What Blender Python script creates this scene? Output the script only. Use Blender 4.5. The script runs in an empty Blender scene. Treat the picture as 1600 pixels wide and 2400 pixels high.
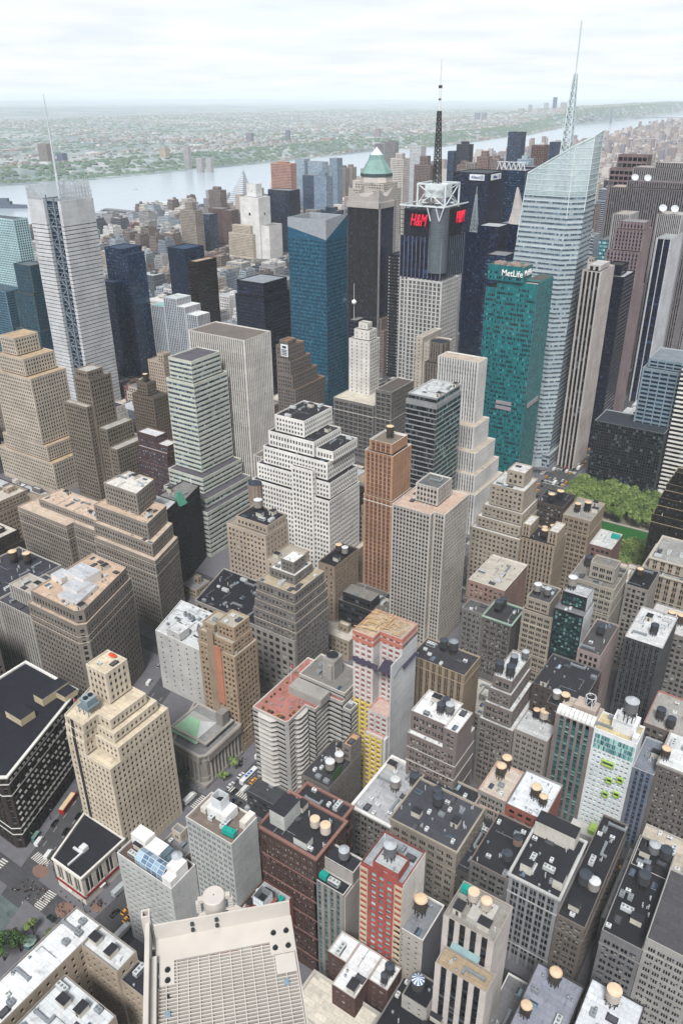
import bpy, bmesh, math, random
import numpy as np
from math import radians, sin, cos, pi, sqrt, atan2
from mathutils import Matrix, Vector
SC = bpy.context.scene
COL = SC.collection
# ------------------------------------------------------------ camera
CH = 314.14
CAM = np.array([0.0, 0.0, CH])
yaw, pit, roll, F = radians(-33.833), radians(27.667), radians(-0.324), 1852.6
fw = Vector((sin(yaw)*cos(pit), cos(yaw)*cos(pit), -sin(pit)))
r0 = Vector((cos(yaw), -sin(yaw), 0)); u0 = r0.cross(fw)
rr = r0*cos(roll)+u0*sin(roll); uu = -r0*sin(roll)+u0*cos(roll)
cd = bpy.data.cameras.new('camera'); cam = bpy.data.objects.new('camera', cd); COL.objects.link(cam)
cam.matrix_world = Matrix(((rr.x, uu.x, -fw.x, 0), (rr.y, uu.y, -fw.y, 0), (rr.z, uu.z, -fw.z, CH), (0, 0, 0, 1)))
cd.sensor_fit = 'VERTICAL'; cd.sensor_height = 36.0; cd.lens = F/2400*36.0
cd.clip_start = 0.5; cd.clip_end = 200000
SC.camera = cam
# ------------------------------------------------------------ light
SUN_EL, SUN_AZ = radians(54), radians(158)      # azimuth clockwise from +Y (uptown)
SC.view_settings.view_transform = 'Standard'; SC.view_settings.look = 'None'
SC.view_settings.exposure = 0.86; SC.view_settings.gamma = 1; SC.view_settings.use_curve_mapping = False
W = bpy.data.worlds.new('World'); SC.world = W; W.use_nodes = True
nt = W.node_tree; N = nt.nodes; L = nt.links; N.clear()
wo = N.new('ShaderNodeOutputWorld'); bg = N.new('ShaderNodeBackground')
sky = N.new('ShaderNodeTexSky'); sky.sky_type = 'NISHITA'; sky.sun_disc = False
sky.sun_elevation = SUN_EL; sky.sun_rotation = SUN_AZ; sky.altitude = 300; sky.air_density = 1; sky.dust_density = 1.2; sky.ozone_density = 1
bg.inputs['Strength'].default_value = 0.1
tc = N.new('ShaderNodeTexCoord'); sep = N.new('ShaderNodeSeparateXYZ'); L.new(tc.outputs['Generated'], sep.inputs[0])
def wm(op, a, b=None):
    m = N.new('ShaderNodeMath'); m.operation = op
    for i, v in enumerate((a, b)):
        if v is None: continue
        if isinstance(v, (int, float)): m.inputs[i].default_value = v
        else: L.new(v, m.inputs[i])
    return m.outputs[0]
zc = wm('MAXIMUM', sep.outputs['Z'], 0.0)
hz = wm('ADD', zc, 0.07)
cx_ = wm('DIVIDE', sep.outputs['X'], hz); cy_ = wm('DIVIDE', sep.outputs['Y'], hz)
cmb = N.new('ShaderNodeCombineXYZ'); L.new(cx_, cmb.inputs[0]); L.new(cy_, cmb.inputs[1])
ns = N.new('ShaderNodeTexNoise'); ns.inputs['Scale'].default_value = 0.42; ns.inputs['Detail'].default_value = 9; ns.inputs['Roughness'].default_value = 0.55
L.new(cmb.outputs[0], ns.inputs['Vector'])
cr = N.new('ShaderNodeValToRGB'); cr.color_ramp.elements[0].position = 0.40; cr.color_ramp.elements[1].position = 0.60
cr.color_ramp.elements[0].color = (0.84, 0.84, 0.84, 1); cr.color_ramp.elements[1].color = (1, 1, 1, 1)
L.new(ns.outputs['Fac'], cr.inputs[0])
ns2 = N.new('ShaderNodeTexNoise'); ns2.inputs['Scale'].default_value = 1.1; ns2.inputs['Detail'].default_value = 8
L.new(cmb.outputs[0], ns2.inputs['Vector'])
cr2 = N.new('ShaderNodeValToRGB'); cr2.color_ramp.elements[0].position = 0.3; cr2.color_ramp.elements[1].position = 0.7
cr2.color_ramp.elements[0].color = (4.75, 5.1, 5.5, 1); cr2.color_ramp.elements[1].color = (6.0, 6.05, 6.15, 1)
L.new(ns2.outputs['Fac'], cr2.inputs[0])
mx = N.new('ShaderNodeMixRGB'); L.new(cr.outputs[0], mx.inputs[0]); L.new(sky.outputs[0], mx.inputs[1]); L.new(cr2.outputs[0], mx.inputs[2])
zf = N.new('ShaderNodeMapRange'); zf.inputs['From Min'].default_value = .12; zf.inputs['From Max'].default_value = .75; zf.inputs['To Min'].default_value = 1.0; zf.inputs['To Max'].default_value = .42; L.new(zc, zf.inputs['Value'])
ms = N.new('ShaderNodeVectorMath'); ms.operation = 'SCALE'; L.new(mx.outputs[0], ms.inputs[0]); L.new(zf.outputs[0], ms.inputs['Scale']); L.new(ms.outputs[0], bg.inputs['Color']); L.new(bg.outputs[0], wo.inputs[0])
sl = bpy.data.lights.new('sun', 'SUN'); sl.energy = 2.6; sl.angle = radians(16); sl.color = (1, 0.98, 0.955)
so = bpy.data.objects.new('sun', sl); COL.objects.link(so)
sd = Vector((sin(SUN_AZ)*cos(SUN_EL), cos(SUN_AZ)*cos(SUN_EL), sin(SUN_EL)))
so.rotation_euler = (-sd).to_track_quat('-Z', 'Y').to_euler()
so.location = (0, 0, 600)
SC.cycles.max_bounces = 5; SC.cycles.diffuse_bounces = 1; SC.cycles.glossy_bounces = 2; SC.cycles.transmission_bounces = 2
SC.cycles.volume_bounces = 3; SC.cycles.transparent_max_bounces = 6
SC.cycles.use_denoising = True
# ------------------------------------------------------------ helpers
def hx(h, k=1.0):
    h = h.lstrip('#'); out = []
    for i in (0, 2, 4):
        c = int(h[i:i+2], 16)/255
        c = c/12.92 if c <= 0.04045 else ((c+0.055)/1.055)**2.4
        out.append(min(1, c*k))
    return tuple(out)
def desat(c, k):
    l = .25*c[0]+.6*c[1]+.15*c[2]
    return tuple(l+(v-l)*k for v in c)
def node(nt, t, **kw):
    n = nt.nodes.new(t)
    for k, v in kw.items(): setattr(n, k, v)
    return n
def mkgroup(name, kind):
    """colour in -> weathered colour out; kinds: wall, roof, plain"""
    g = bpy.data.node_groups.new(name, 'ShaderNodeTree')
    g.interface.new_socket('Color', in_out='INPUT', socket_type='NodeSocketColor')
    g.interface.new_socket('Color', in_out='OUTPUT', socket_type='NodeSocketColor')
    gi = node(g, 'NodeGroupInput'); go = node(g, 'NodeGroupOutput'); geo = node(g, 'ShaderNodeNewGeometry')
    def noise(scale, sv=(1, 1, 1), det=3, lo=0.3, hi=0.7, a=0.8, b=1.1):
        mp = node(g, 'ShaderNodeMapping'); mp.inputs['Scale'].default_value = sv
        g.links.new(geo.outputs['Position'], mp.inputs['Vector'])
        n = node(g, 'ShaderNodeTexNoise'); n.inputs['Scale'].default_value = scale; n.inputs['Detail'].default_value = det
        g.links.new(mp.outputs[0], n.inputs['Vector'])
        r = node(g, 'ShaderNodeMapRange'); r.inputs['From Min'].default_value = lo; r.inputs['From Max'].default_value = hi
        r.inputs['To Min'].default_value = a; r.inputs['To Max'].default_value = b
        g.links.new(n.outputs['Fac'], r.inputs['Value']); return r.outputs[0]
    def mul(a, b):
        m = node(g, 'ShaderNodeMath', operation='MULTIPLY'); g.links.new(a, m.inputs[0]); g.links.new(b, m.inputs[1]); return m.outputs[0]
    if kind == 'wall':
        v = mul(noise(0.06, a=0.84, b=1.10), noise(0.8, (1, 1, 0.08), 4, 0.35, 0.7, 1.04, 0.93))
        v = mul(v, noise(2.5, a=0.86, b=1.08, det=3)); v = mul(v, noise(0.55, (.03, .03, 1), 2, a=0.94, b=1.05)); v = mul(v, noise(0.22, det=6, lo=0.55, hi=0.72, a=1.0, b=0.84))
    elif kind == 'roof':
        v = mul(noise(0.10, a=0.86, b=1.06, det=6), noise(0.9, a=0.90, b=1.06, det=5))
        for sc_, lo_, mo_ in ((.11, .84, .7), (.34, .95, .9)):
            br = node(g, 'ShaderNodeTexBrick', offset=.37, squash=1); br.inputs['Scale'].default_value = sc_; br.inputs['Mortar Size'].default_value = .008; br.inputs['Bias'].default_value = .1
            for k_, q in (('Color1', lo_), ('Color2', 1.04), ('Mortar', mo_)): br.inputs[k_].default_value = (q, q, q, 1)
            mp = node(g, 'ShaderNodeMapping'); mp.inputs['Rotation'].default_value = (0, 0, .0 if sc_ < .2 else 1.5708); g.links.new(geo.outputs['Position'], mp.inputs['Vector']); g.links.new(mp.outputs[0], br.inputs['Vector'])
            v = mul(v, br.outputs['Color'])
        v = mul(v, noise(0.30, det=9, lo=0.58, hi=0.70, a=1.0, b=0.72))
    else:
        v = mul(noise(0.3, a=0.88, b=1.08), noise(3.0, a=0.93, b=1.05))
    hs = node(g, 'ShaderNodeVectorMath', operation='SCALE')
    g.links.new(gi.outputs[0], hs.inputs[0]); g.links.new(v, hs.inputs['Scale'])
    g.links.new(hs.outputs[0], go.inputs[0]); return g
GR = {k: mkgroup('weather_'+k, k) for k in ('wall', 'roof', 'plain')}
MATS = {}
KW = 0.92
def mat(kind, color, rough=0.85, metal=0.0, k=None, spec=0.3):
    key = (kind, color, rough, metal)
    if key in MATS: return MATS[key]
    m = bpy.data.materials.new(kind+'_'+str(color).lstrip('#')); m.use_nodes = True
    t = m.node_tree; p = t.nodes['Principled BSDF']
    c = hx(color, KW if k is None else k)
    c = tuple(min(.86, 1.12*v**1.06 if kind == 'wall' and sum(c) > .3 else 1.04*v**1.2) for v in c)
    if kind == 'wall': c = desat(c, .62)
    rgb = node(t, 'ShaderNodeRGB'); rgb.outputs[0].default_value = (*c, 1)
    g = node(t, 'ShaderNodeGroup'); g.node_tree = GR[kind if kind in GR else 'plain']
    t.links.new(rgb.outputs[0], g.inputs[0]); t.links.new(g.outputs[0], p.inputs['Base Color'])
    p.inputs['Roughness'].default_value = rough; p.inputs['Metallic'].default_value = metal
    p.inputs['Specular IOR Level'].default_value = spec
    m.diffuse_color = (*c, 1)
    MATS[key] = m; return m
def glass(name, stops, rough=0.12, spec=0.5, bump=0.0):
    """window glass: every pane picks one of the stops [(position, hex), ...]"""
    key = ('glass', name)
    if key in MATS: return MATS[key]
    m = bpy.data.materials.new('glass_'+name); m.use_nodes = True
    t = m.node_tree; p = t.nodes['Principled BSDF']
    geo = node(t, 'ShaderNodeNewGeometry'); oi = node(t, 'ShaderNodeObjectInfo')
    ad = node(t, 'ShaderNodeMath', operation='ADD'); fr = node(t, 'ShaderNodeMath', operation='FRACT')
    t.links.new(geo.outputs['Random Per Island'], ad.inputs[0]); t.links.new(oi.outputs['Random'], ad.inputs[1]); t.links.new(ad.outputs[0], fr.inputs[0])
    r = node(t, 'ShaderNodeValToRGB'); r.color_ramp.interpolation = 'LINEAR'
    while len(r.color_ramp.elements) < len(stops): r.color_ramp.elements.new(0.5)
    for e, (pos, h) in zip(r.color_ramp.elements, stops): e.position = pos; e.color = (*hx(h), 1)
    t.links.new(fr.outputs[0], r.inputs[0]); t.links.new(r.outputs[0], p.inputs['Base Color'])
    p.inputs['Roughness'].default_value = rough*.5; p.inputs['Specular IOR Level'].default_value = .5 if name in ('old', 'dark', 'salmon') else .95
    if name not in ('old', 'dark', 'salmon'):
        nz = node(t, 'ShaderNodeTexNoise'); nz.inputs['Scale'].default_value = .22; t.links.new(geo.outputs['Position'], nz.inputs['Vector'])
        bu = node(t, 'ShaderNodeBump'); bu.inputs['Strength'].default_value = .35; bu.inputs['Distance'].default_value = 1.2; t.links.new(nz.outputs['Fac'], bu.inputs['Height']); t.links.new(bu.outputs[0], p.inputs['Normal'])
    MATS[key] = m; return m
GL = {
 'old': glass('old', [(0, '#090b0e'), (.4, '#101317'), (.66, '#1d2126'), (.8, '#343a40'), (.86, '#7d807f'), (1, '#a9a8a3')], .15),
 'dark': glass('dark', [(0, '#07090c'), (.6, '#12161b'), (.85, '#262d34'), (1, '#59626a')], .12),
 'blue': glass('blue', [(0, '#16263c'), (.6, '#203550'), (.92, '#2b4767'), (1, '#56738d')], .1),
 'navy': glass('navy', [(0, '#0c1426'), (.7, '#121d36'), (.95, '#1a2948'), (1, '#34496b')], .1),
 'teal': glass('teal', [(0, '#07292f'), (.4, '#0a343a'), (.55, '#14555c'), (.9, '#1d7075'), (1, '#349092')], .12),
 'tealsp': glass('tealsp', [(0, '#0c5a62'), (.6, '#10656c'), (1, '#167277')], .2),
 'salmon': glass('salmon', [(0, '#7d4a46'), (.6, '#97605a'), (1, '#b9857b')], .5),
 'tst': glass('tst', [(0, '#153748'), (.6, '#194358'), (.95, '#205468'), (1, '#356c80')], .1),
 'tstsp': glass('tstsp', [(0, '#1b4d66'), (.6, '#225a74'), (1, '#2f6d85')], .15),
 'ice': glass('ice', [(0, '#26313e'), (.5, '#3b4b5b'), (.85, '#5f7586'), (1, '#9db1bc')], .1),
 'icesp': glass('icesp', [(0, '#9aa6ac'), (.6, '#a6b1b6'), (1, '#b1bbbf')], .2),
 'green': glass('green', [(0, '#0d2427'), (.5, '#1e474b'), (.8, '#396c6f'), (1, '#86a8a4')], .12),
 'aqua': glass('aqua', [(0, '#2b4e57'), (.5, '#5f9496'), (.8, '#8fc0bc'), (1, '#b5d9d2')], .12),
 'brown': glass('brown', [(0, '#15100f'), (.6, '#1e1615'), (1, '#3a2a28')], .12),
 'sky': glass('sky', [(0, '#4d6a86'), (.5, '#6d8aa3'), (1, '#9db6c6')], .12),
}
class MB:
    """collects quads; every quad keeps its own corners"""
    def __init__(s): s.marks = []; s.v = []; s.m = []; s.n = 0; s.tv = []; s.tf = []; s.tm = []; s.tn = 0
    def q(s, arr, mi=0):
        a = np.asarray(arr, dtype=np.float64).reshape(-1, 4, 3)
        if len(a): s.v.append(a); s.m.append(np.full(len(a), mi, np.int32)); s.n += len(a)
    def poly(s, pts, mi=0):
        s.tv.append(np.asarray(pts, float).reshape(-1, 3)); s.tf.append(len(pts)); s.tm.append(mi)
    def prism(s, pts, z0, z1, mi=0, top=True, bottom=False, mt=None):
        p = [tuple(a[:2]) for a in pts]; n = len(p); s.marks.append((len(s.v), len(s.tv)))
        for i in range(n):
            a, b = p[i], p[(i+1) % n]
            s.q([(a[0], a[1], z0), (b[0], b[1], z0), (b[0], b[1], z1), (a[0], a[1], z1)], mi)
        if top: s.poly([(a[0], a[1], z1) for a in p], mi if mt is None else mt)
        if bottom: s.poly([(a[0], a[1], z0) for a in reversed(p)], mi)
    def box(s, x0, x1, y0, y1, z0, z1, mi=0, mt=None, bottom=False):
        s.prism([(x0, y0), (x1, y0), (x1, y1), (x0, y1)], z0, z1, mi, True, bottom, mt)
    def cyl(s, cx, cy, r0, r1, z0, z1, n=16, mi=0, top=True, mt=None):
        a = np.linspace(0, 2*pi, n+1)
        for i in range(n):
            c0, s0, c1, s1 = cos(a[i]), sin(a[i]), cos(a[i+1]), sin(a[i+1])
            if r1 > 1e-6: s.q([(cx+r0*c0, cy+r0*s0, z0), (cx+r0*c1, cy+r0*s1, z0), (cx+r1*c1, cy+r1*s1, z1), (cx+r1*c0, cy+r1*s0, z1)], mi)
            else: s.poly([(cx+r0*c0, cy+r0*s0, z0), (cx+r0*c1, cy+r0*s1, z0), (cx, cy, z1)], mi)
        if top and r1 > 1e-6: s.poly([(cx+r1*cos(t), cy+r1*sin(t), z1) for t in a[:-1]], mi if mt is None else mt)
    def beam(s, a, b, w, mi=0, n=4):
        a = Vector(a); b = Vector(b); d = (b-a)
        if d.length < 1e-6: return
        d.normalize(); up = Vector((0, 0, 1)) if abs(d.z) < .95 else Vector((1, 0, 0))
        x = d.cross(up).normalized(); y = d.cross(x)
        ring = [(x*cos(2*pi*(i+.5)/n)+y*sin(2*pi*(i+.5)/n))*(w*.7071) for i in range(n)]
        for i in range(n):
            j = (i+1) % n
            s.q([a+ring[j], a+ring[i], b+ring[i], b+ring[j]], mi)
        s.poly([b+r for r in reversed(ring)], mi); s.poly([a+r for r in ring], mi)
    def build(s, name, mats, parent=None, loc=(0, 0, 0), smooth=False):
        me = bpy.data.meshes.new(name)
        o = bpy.data.objects.new(name, me)
        if isinstance(mats, bpy.types.Material): mats = [mats]
        for m in mats: me.materials.append(m)
        V = np.concatenate([a.reshape(-1, 3) for a in s.v]) if s.v else np.zeros((0, 3))
        nq = len(V)//4
        if s.tv: V = np.concatenate([V]+s.tv)
        tot = np.concatenate([np.full(nq, 4, np.int32), np.array(s.tf, np.int32)]) if s.tf else np.full(nq, 4, np.int32)
        V = V-np.array(loc)
        me.vertices.add(len(V)); me.vertices.foreach_set('co', V.astype(np.float32).ravel())
        me.loops.add(len(V)); me.loops.foreach_set('vertex_index', np.arange(len(V), dtype=np.int32))
        me.polygons.add(len(tot))
        st = np.concatenate([[0], np.cumsum(tot)[:-1]]).astype(np.int32) if len(tot) else np.zeros(0, np.int32)
        me.polygons.foreach_set('loop_start', st)
        mi = np.concatenate(s.m+[np.array(s.tm, np.int32)]) if (s.m or s.tm) else np.zeros(0, np.int32)
        me.polygons.foreach_set('material_index', mi.astype(np.int32))
        if smooth: me.polygons.foreach_set('use_smooth', np.ones(len(tot), bool))
        me.update(calc_edges=True)
        COL.objects.link(o)
        if parent is not None: o.parent = parent
        else: o.location = loc
        return o
def tag(o, label=None, cat=None, group=None, kind=None):
    if label: o['label'] = label
    if cat: o['category'] = cat
    if group: o['group'] = group
    if kind: o['kind'] = kind
    return o
def empty(name, loc, label, cat, group=None):
    o = bpy.data.objects.new(name, None); COL.objects.link(o); o.location = loc; o.empty_display_size = 1
    return tag(o, label, cat, group)
def dup(root, loc, rz, label=None, group=None):
    r = root.copy(); COL.objects.link(r); r.location = loc; r.rotation_euler = (0, 0, rz)
    if label: r['label'] = label
    if group: r['group'] = group
    for ch in list(root.children):
        c = ch.copy(); COL.objects.link(c); c.parent = r
        for g in ch.children:
            d = g.copy(); COL.objects.link(d); d.parent = c
    return r
# ------------------------------------------------------------ facades
def St(kind='punch', bw=3.2, fh=3.5, wf=.5, hf=.55, d=.3, ds=0, k=1, m=1.0, tb=1.6, bb=4.0, sp=None, fr='#8d8a84', gl='old', pd=0, rail=True, trim=None):
    if kind == 'punch' and .38 < wf < .6: wf = min(.62, wf*1.2); hf = min(.66, hf*1.12)
    return dict(kind=kind, bw=bw, fh=fh, wf=wf, hf=hf, d=d, ds=ds, k=k, m=m, tb=tb, bb=bb, sp=sp, fr=fr, gl=gl, pd=pd, rail=rail)
def P(bw=3.2, fh=3.5, wf=.5, hf=.55, **k): return St('punch', bw, fh, wf, hf, **k)
def K(bw=3.0, fh=3.6, wf=.6, hf=.6, **k):
    k.setdefault('ds', .22); k.setdefault('d', .42); return St('pier', bw, fh, wf, hf, **k)
def R(fh=3.7, hf=.5, bw=1.6, **k):
    k.setdefault('d', .35); k.setdefault('pd', .25); k.setdefault('rail', False); return St('ribbon', bw, fh, .93, hf, **k)
def C(bw=1.6, fh=3.8, hf=.5, **k):
    k.setdefault('d', .1); k.setdefault('ds', .1); k.setdefault('rail', False); k.setdefault('m', .2); k.setdefault('bb', .3); k.setdefault('tb', .8); return St('curtain', bw, fh, .93, hf, **k)
NB = None
def facade(wb, winlist, p0, p1, z0, z1, st, mi_wall, mi_sp):
    """wall quads into wb; window rectangles appended to winlist"""
    p0 = np.array([*p0, 0.]); p1 = np.array([*p1, 0.]); Lf = np.linalg.norm(p1-p0); t = (p1-p0)/Lf; n = np.array([t[1], -t[0], 0]); H = z1-z0
    def W(s, z, d): 
        s, z, d = np.broadcast_arrays(s, z, d)
        return p0+t*s[..., None]+np.array([0, 0, 1.])*z[..., None]-n*d[..., None]
    def Q(s0, s1, a, b, d, mi):
        s0, s1, a, b, d = [np.ravel(x).astype(float) for x in np.broadcast_arrays(s0, s1, a, b, d)]
        wb.q(np.stack([W(s0, a, d), W(s1, a, d), W(s1, b, d), W(s0, b, d)], 1), mi)
    if st is None or Lf < 2.2 or H < 3.2:
        wb.q([W(np.array(0.), np.array(z0), np.array(0.)), W(np.array(Lf), np.array(z0), np.array(0.)), W(np.array(Lf), np.array(z1), np.array(0.)), W(np.array(0.), np.array(z1), np.array(0.))], mi_wall); return
    m = min(st['m'], Lf*.15); bb = st['bb'] if z0 < 3 else .4; tb = st['tb']
    if bb+tb > H*.6: bb = .3; tb = min(tb, 1.0)
    nx = max(1, round((Lf-2*m)/st['bw'])); bw = (Lf-2*m)/nx
    nz = max(1, round((H-bb-tb)/st['fh'])); fh = (H-bb-tb)/nz
    k = st['k']; ww = bw*st['wf']; gap = .22 if k > 1 else 0; w1 = (ww-gap*(k-1))/k
    S0 = (m+np.arange(nx)[:, None]*bw+(bw-ww)/2+np.arange(k)[None]*(w1+gap)).ravel(); S1 = S0+w1
    Z0 = z0+bb+np.arange(nz)*fh+fh*(1-st['hf'])*.45; Z1 = Z0+fh*st['hf']
    d, ds, pd = st['d'], st['ds'], st['pd']
    zz = np.zeros(1)
    if st['kind'] == 'ribbon':
        e = np.concatenate([[z0], Z1]); f = np.concatenate([Z0, [z1]])
        Q(zz, zz+Lf, e, f, 0, mi_wall)                                  # spandrel bands
        wb.q(np.stack([W(zz, Z0, 0*Z0), W(zz+Lf, Z0, 0*Z0), W(zz+Lf, Z0, 0*Z0+d), W(zz, Z0, 0*Z0+d)], 1), mi_wall)   # sills
        a = np.concatenate([[0], S1]); b = np.concatenate([S0, [Lf]])
        A, ZA = np.meshgrid(a, Z0); B_, ZB = np.meshgrid(b, Z1); Q(A, B_, ZA, ZB, pd, mi_sp)
    else:
        a = np.concatenate([[0], S1]); b = np.concatenate([S0, [Lf]])
        Q(a, b, z0, z1, 0, mi_wall)                                     # piers
        e = np.concatenate([[z0], Z1]); f = np.concatenate([Z0, [z1]])
        A, E_ = np.meshgrid(S0, e); B_, F_ = np.meshgrid(S1, f)
        Q(A, B_, E_, F_, ds, mi_sp)                                     # spandrels
        A, E_ = np.meshgrid(S0, Z0); B_, F_ = np.meshgrid(S1, Z1)
        A, B_, E_, F_ = [x.ravel() for x in (A, B_, E_, F_)]
        if d-ds > .03: wb.q(np.stack([W(A, E_, 0*A+ds), W(B_, E_, 0*A+ds), W(B_, E_, 0*A+d), W(A, E_, 0*A+d)], 1), mi_sp)
        if d > .03:
            if ds > .03: ja, jb, j0, j1 = S0, S1, np.full(len(S0), z0), np.full(len(S0), z1)
            else: ja, jb, j0, j1 = A, B_, E_, F_
            o = np.zeros(len(ja))
            wb.q(np.stack([W(ja, j0, o), W(ja, j0, o+d), W(ja, j1, o+d), W(ja, j1, o)], 1), mi_wall)
            wb.q(np.stack([W(jb, j0, o+d), W(jb, j0, o), W(jb, j1, o), W(jb, j1, o+d)], 1), mi_wall)
    A, E_ = np.meshgrid(S0, Z0); B_, F_ = np.meshgrid(S1, Z1)
    winlist.append((p0, t, n, d, A.ravel(), B_.ravel(), E_.ravel(), F_.ravel(), st))
WINMESH = {}
def win_mesh(w, h, st, big):
    key = (round(w, 2), round(h, 2), st['fr'], st['gl'], st['rail'])
    if key in WINMESH: return WINMESH[key]
    b = MB(); win_quads(b, [(np.array([0., 0, 0]), np.array([1., 0, 0]), np.array([0, -1., 0]), 0, np.array([-w/2]), np.array([w/2]), np.array([-h/2]), np.array([h/2]), st)])
    o = b.build('window', [GL[st['gl']], mat('plain', st['fr'], .6)]); me = o.data; bpy.data.objects.remove(o)
    WINMESH[key] = me; return me
def win_quads(b, lst, frame=True):
    for p0, t, n, d, A, B_, E_, F_, st in lst:
        def W(s, z, e): return p0+t*s[:, None]+np.array([0, 0, 1.])*z[:, None]-n*(d-e)
        def Q(s0, s1, z0, z1, e, mi): b.q(np.stack([W(s0, z0, e), W(s1, z0, e), W(s1, z1, e), W(s0, z1, e)], 1), mi)
        if st['rail']:
            zm = E_+(F_-E_)*.48
            Q(A, B_, E_, zm-.03, 0, 0); Q(A, B_, zm+.03, F_, 0, 0); Q(A, B_, zm-.03, zm+.03, 0, 1)
        else: Q(A, B_, E_, F_, 0, 0)
        if frame and st['rail']:
            f = .055
            Q(A, A+f, E_, F_, .04, 1); Q(B_-f, B_, E_, F_, .04, 1); Q(A+f, B_-f, E_, E_+f*1.4, .04, 1); Q(A+f, B_-f, F_-f, F_, .04, 1)
def inset(poly, t):
    n = len(poly); out = []
    for i in range(n):
        a, b, c = [np.array(poly[j % n], float) for j in (i-1, i, i+1)]
        d1 = (b-a)/np.linalg.norm(b-a); d2 = (c-b)/np.linalg.norm(c-b)
        n1 = np.array([-d1[1], d1[0]]); n2 = np.array([-d2[1], d2[0]])
        den = 1+n1@n2
        out.append(tuple(b+(n1+n2)*t/max(den, .3)))
    return out
def rect(x0, x1, y0, y1): return [(x0, y0), (x1, y0), (x1, y1), (x0, y1)]
ROOFS = {}      # key -> list of (poly, z)
SHORT = {}
SHK = {}
NBLD = 0
def BLD(key, name, label, short, tiers, wall, S=None, E=None, roof='#8d8c8a', cope=None, cornice=None, sp=None, parapet=.9, bands=(), cat='building', indiv=None, group=None, base=None):
    """tiers: (x0,x1,y0,y1,z0,z1[,roofcolour]) or (poly,z0,z1[,roofcolour])"""
    T = []
    for t in tiers:
        if isinstance(t[0], (list, tuple)): T.append((list(t[0]), t[1], t[2], t[3] if len(t) > 3 else roof))
        else: T.append((rect(*t[:4]), t[4], t[5], t[6] if len(t) > 6 else roof))
    c = np.mean([p for p in T[0][0]], 0)
    root = empty(name, (c[0], c[1], 0), label, cat, group)
    loc = np.array([c[0], c[1], 0])
    wb = MB(); rb = MB(); pb = MB(); wins = []
    rcols = []
    dist = np.linalg.norm(np.array([*c, T[0][2]*.7])-CAM)
    for poly, z0, z1, rc in T:
        n = len(poly)
        for i in range(n):
            a, b = poly[i], poly[(i+1) % n]
            dx, dy = b[0]-a[0], b[1]-a[1]; nx, ny = dy, -dx; l = max(1e-6, sqrt(nx*nx+ny*ny)); nx /= l; ny /= l
            mid = ((a[0]+b[0])/2, (a[1]+b[1])/2)
            see = (CAM[0]-mid[0])*nx+(CAM[1]-mid[1])*ny > 0
            st = (S if abs(ny) > abs(nx)*1.05 else E) if see else None
            facade(wb, wins if see else [], a, b, z0, z1, st, 0, 1 if st is S else 2)
        rb, pb = MB(), MB(); ph = min(parapet, (z1-z0)*.3); inn = inset(poly, .32)
        for i in range(n):
            a, b, c2, d2 = poly[i], poly[(i+1) % n], inn[(i+1) % n], inn[i]
            pb.q([(*a, z1), (*b, z1), (*c2, z1), (*d2, z1)]); pb.q([(*c2, z1-ph), (*d2, z1-ph), (*d2, z1), (*c2, z1)])
        rb.poly([(*p, z1-ph) for p in inn])
        ROOFS.setdefault(key, []).append((inn, z1-ph))
        for zc_, pr, hh in ([(z1-.95, cornice, .9)] if cornice else [])+[(zb, .18, .45) for zb in bands if z0 < zb < z1-1.5]:
            out = inset(poly, -pr)
            for i in range(n):
                a, b, c2, d2 = poly[i], poly[(i+1) % n], out[(i+1) % n], out[i]
                pb.q([(*d2, zc_), (*c2, zc_), (*c2, zc_+hh), (*d2, zc_+hh)]); pb.q([(*d2, zc_+hh), (*c2, zc_+hh), (*b, zc_+hh), (*a, zc_+hh)])
                pb.q([(*a, zc_), (*b, zc_), (*c2, zc_), (*d2, zc_)])
        rb.build('roof', mat('roof', rc), root, loc); pb.build('parapet', mat('wall', cope or wall), root, loc)
    spms = []
    for st in (S, E):
        q = (st and st['sp']) or sp or wall
        spms.append(GL[q] if q in GL else mat('wall', q))
    wb.build('wall', [mat('wall', wall)]+spms, root, loc)
    # windows: the nearest hundred as parts, the rest as one part
    if wins:
        near = dist < 430 if indiv is None else indiv
        if near:
            rec = []
            for w in wins:
                p0, t, n, d, A, B_, E_, F_, st = w
                ctr = p0+t*((A+B_)/2)[:, None]+np.array([0, 0, 1.])*((E_+F_)/2)[:, None]-n*d
                dd = np.linalg.norm(ctr-CAM, axis=1)
                for i in range(len(A)): rec.append((dd[i], ctr[i], atan2(t[1], t[0]), B_[i]-A[i], F_[i]-E_[i], st, id(w), i))
            rec.sort(key=lambda r: r[0])
            first = rec[:100]; used = {(r[6], r[7]) for r in first}
            for r in first:
                o = bpy.data.objects.new('window', win_mesh(r[3], r[4], r[5], True)); COL.objects.link(o)
                o.parent = root; o.location = r[1]-loc; o.rotation_euler = (0, 0, r[2])
            rest = []
            for w in wins:
                keep = [i for i in range(len(w[4])) if (id(w), i) not in used]
                if keep: rest.append((*w[:4], w[4][keep], w[5][keep], w[6][keep], w[7][keep], w[8]))
        else: rest = wins
        if rest:
            gls = []
            for w in rest:
                g = (w[8]['gl'], w[8]['fr'])
                if g not in gls: gls.append(g)
            b = MB(); ms = []
            for gi, g in enumerate(gls):
                bb = MB(); win_quads(bb, [w for w in rest if (w[8]['gl'], w[8]['fr']) == g], dist < 330)
                for a, m in zip(bb.v, bb.m): b.v.append(a); b.m.append(m+gi*2)
                ms += [GL[g[0]], mat('plain', g[1], .6)]
            tag(b.build('windows', ms, root, loc), kind='stuff')
    SHORT[key] = short; SHK[key] = root.name
    global NBLD; NBLD += 1
    return root, loc
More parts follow.
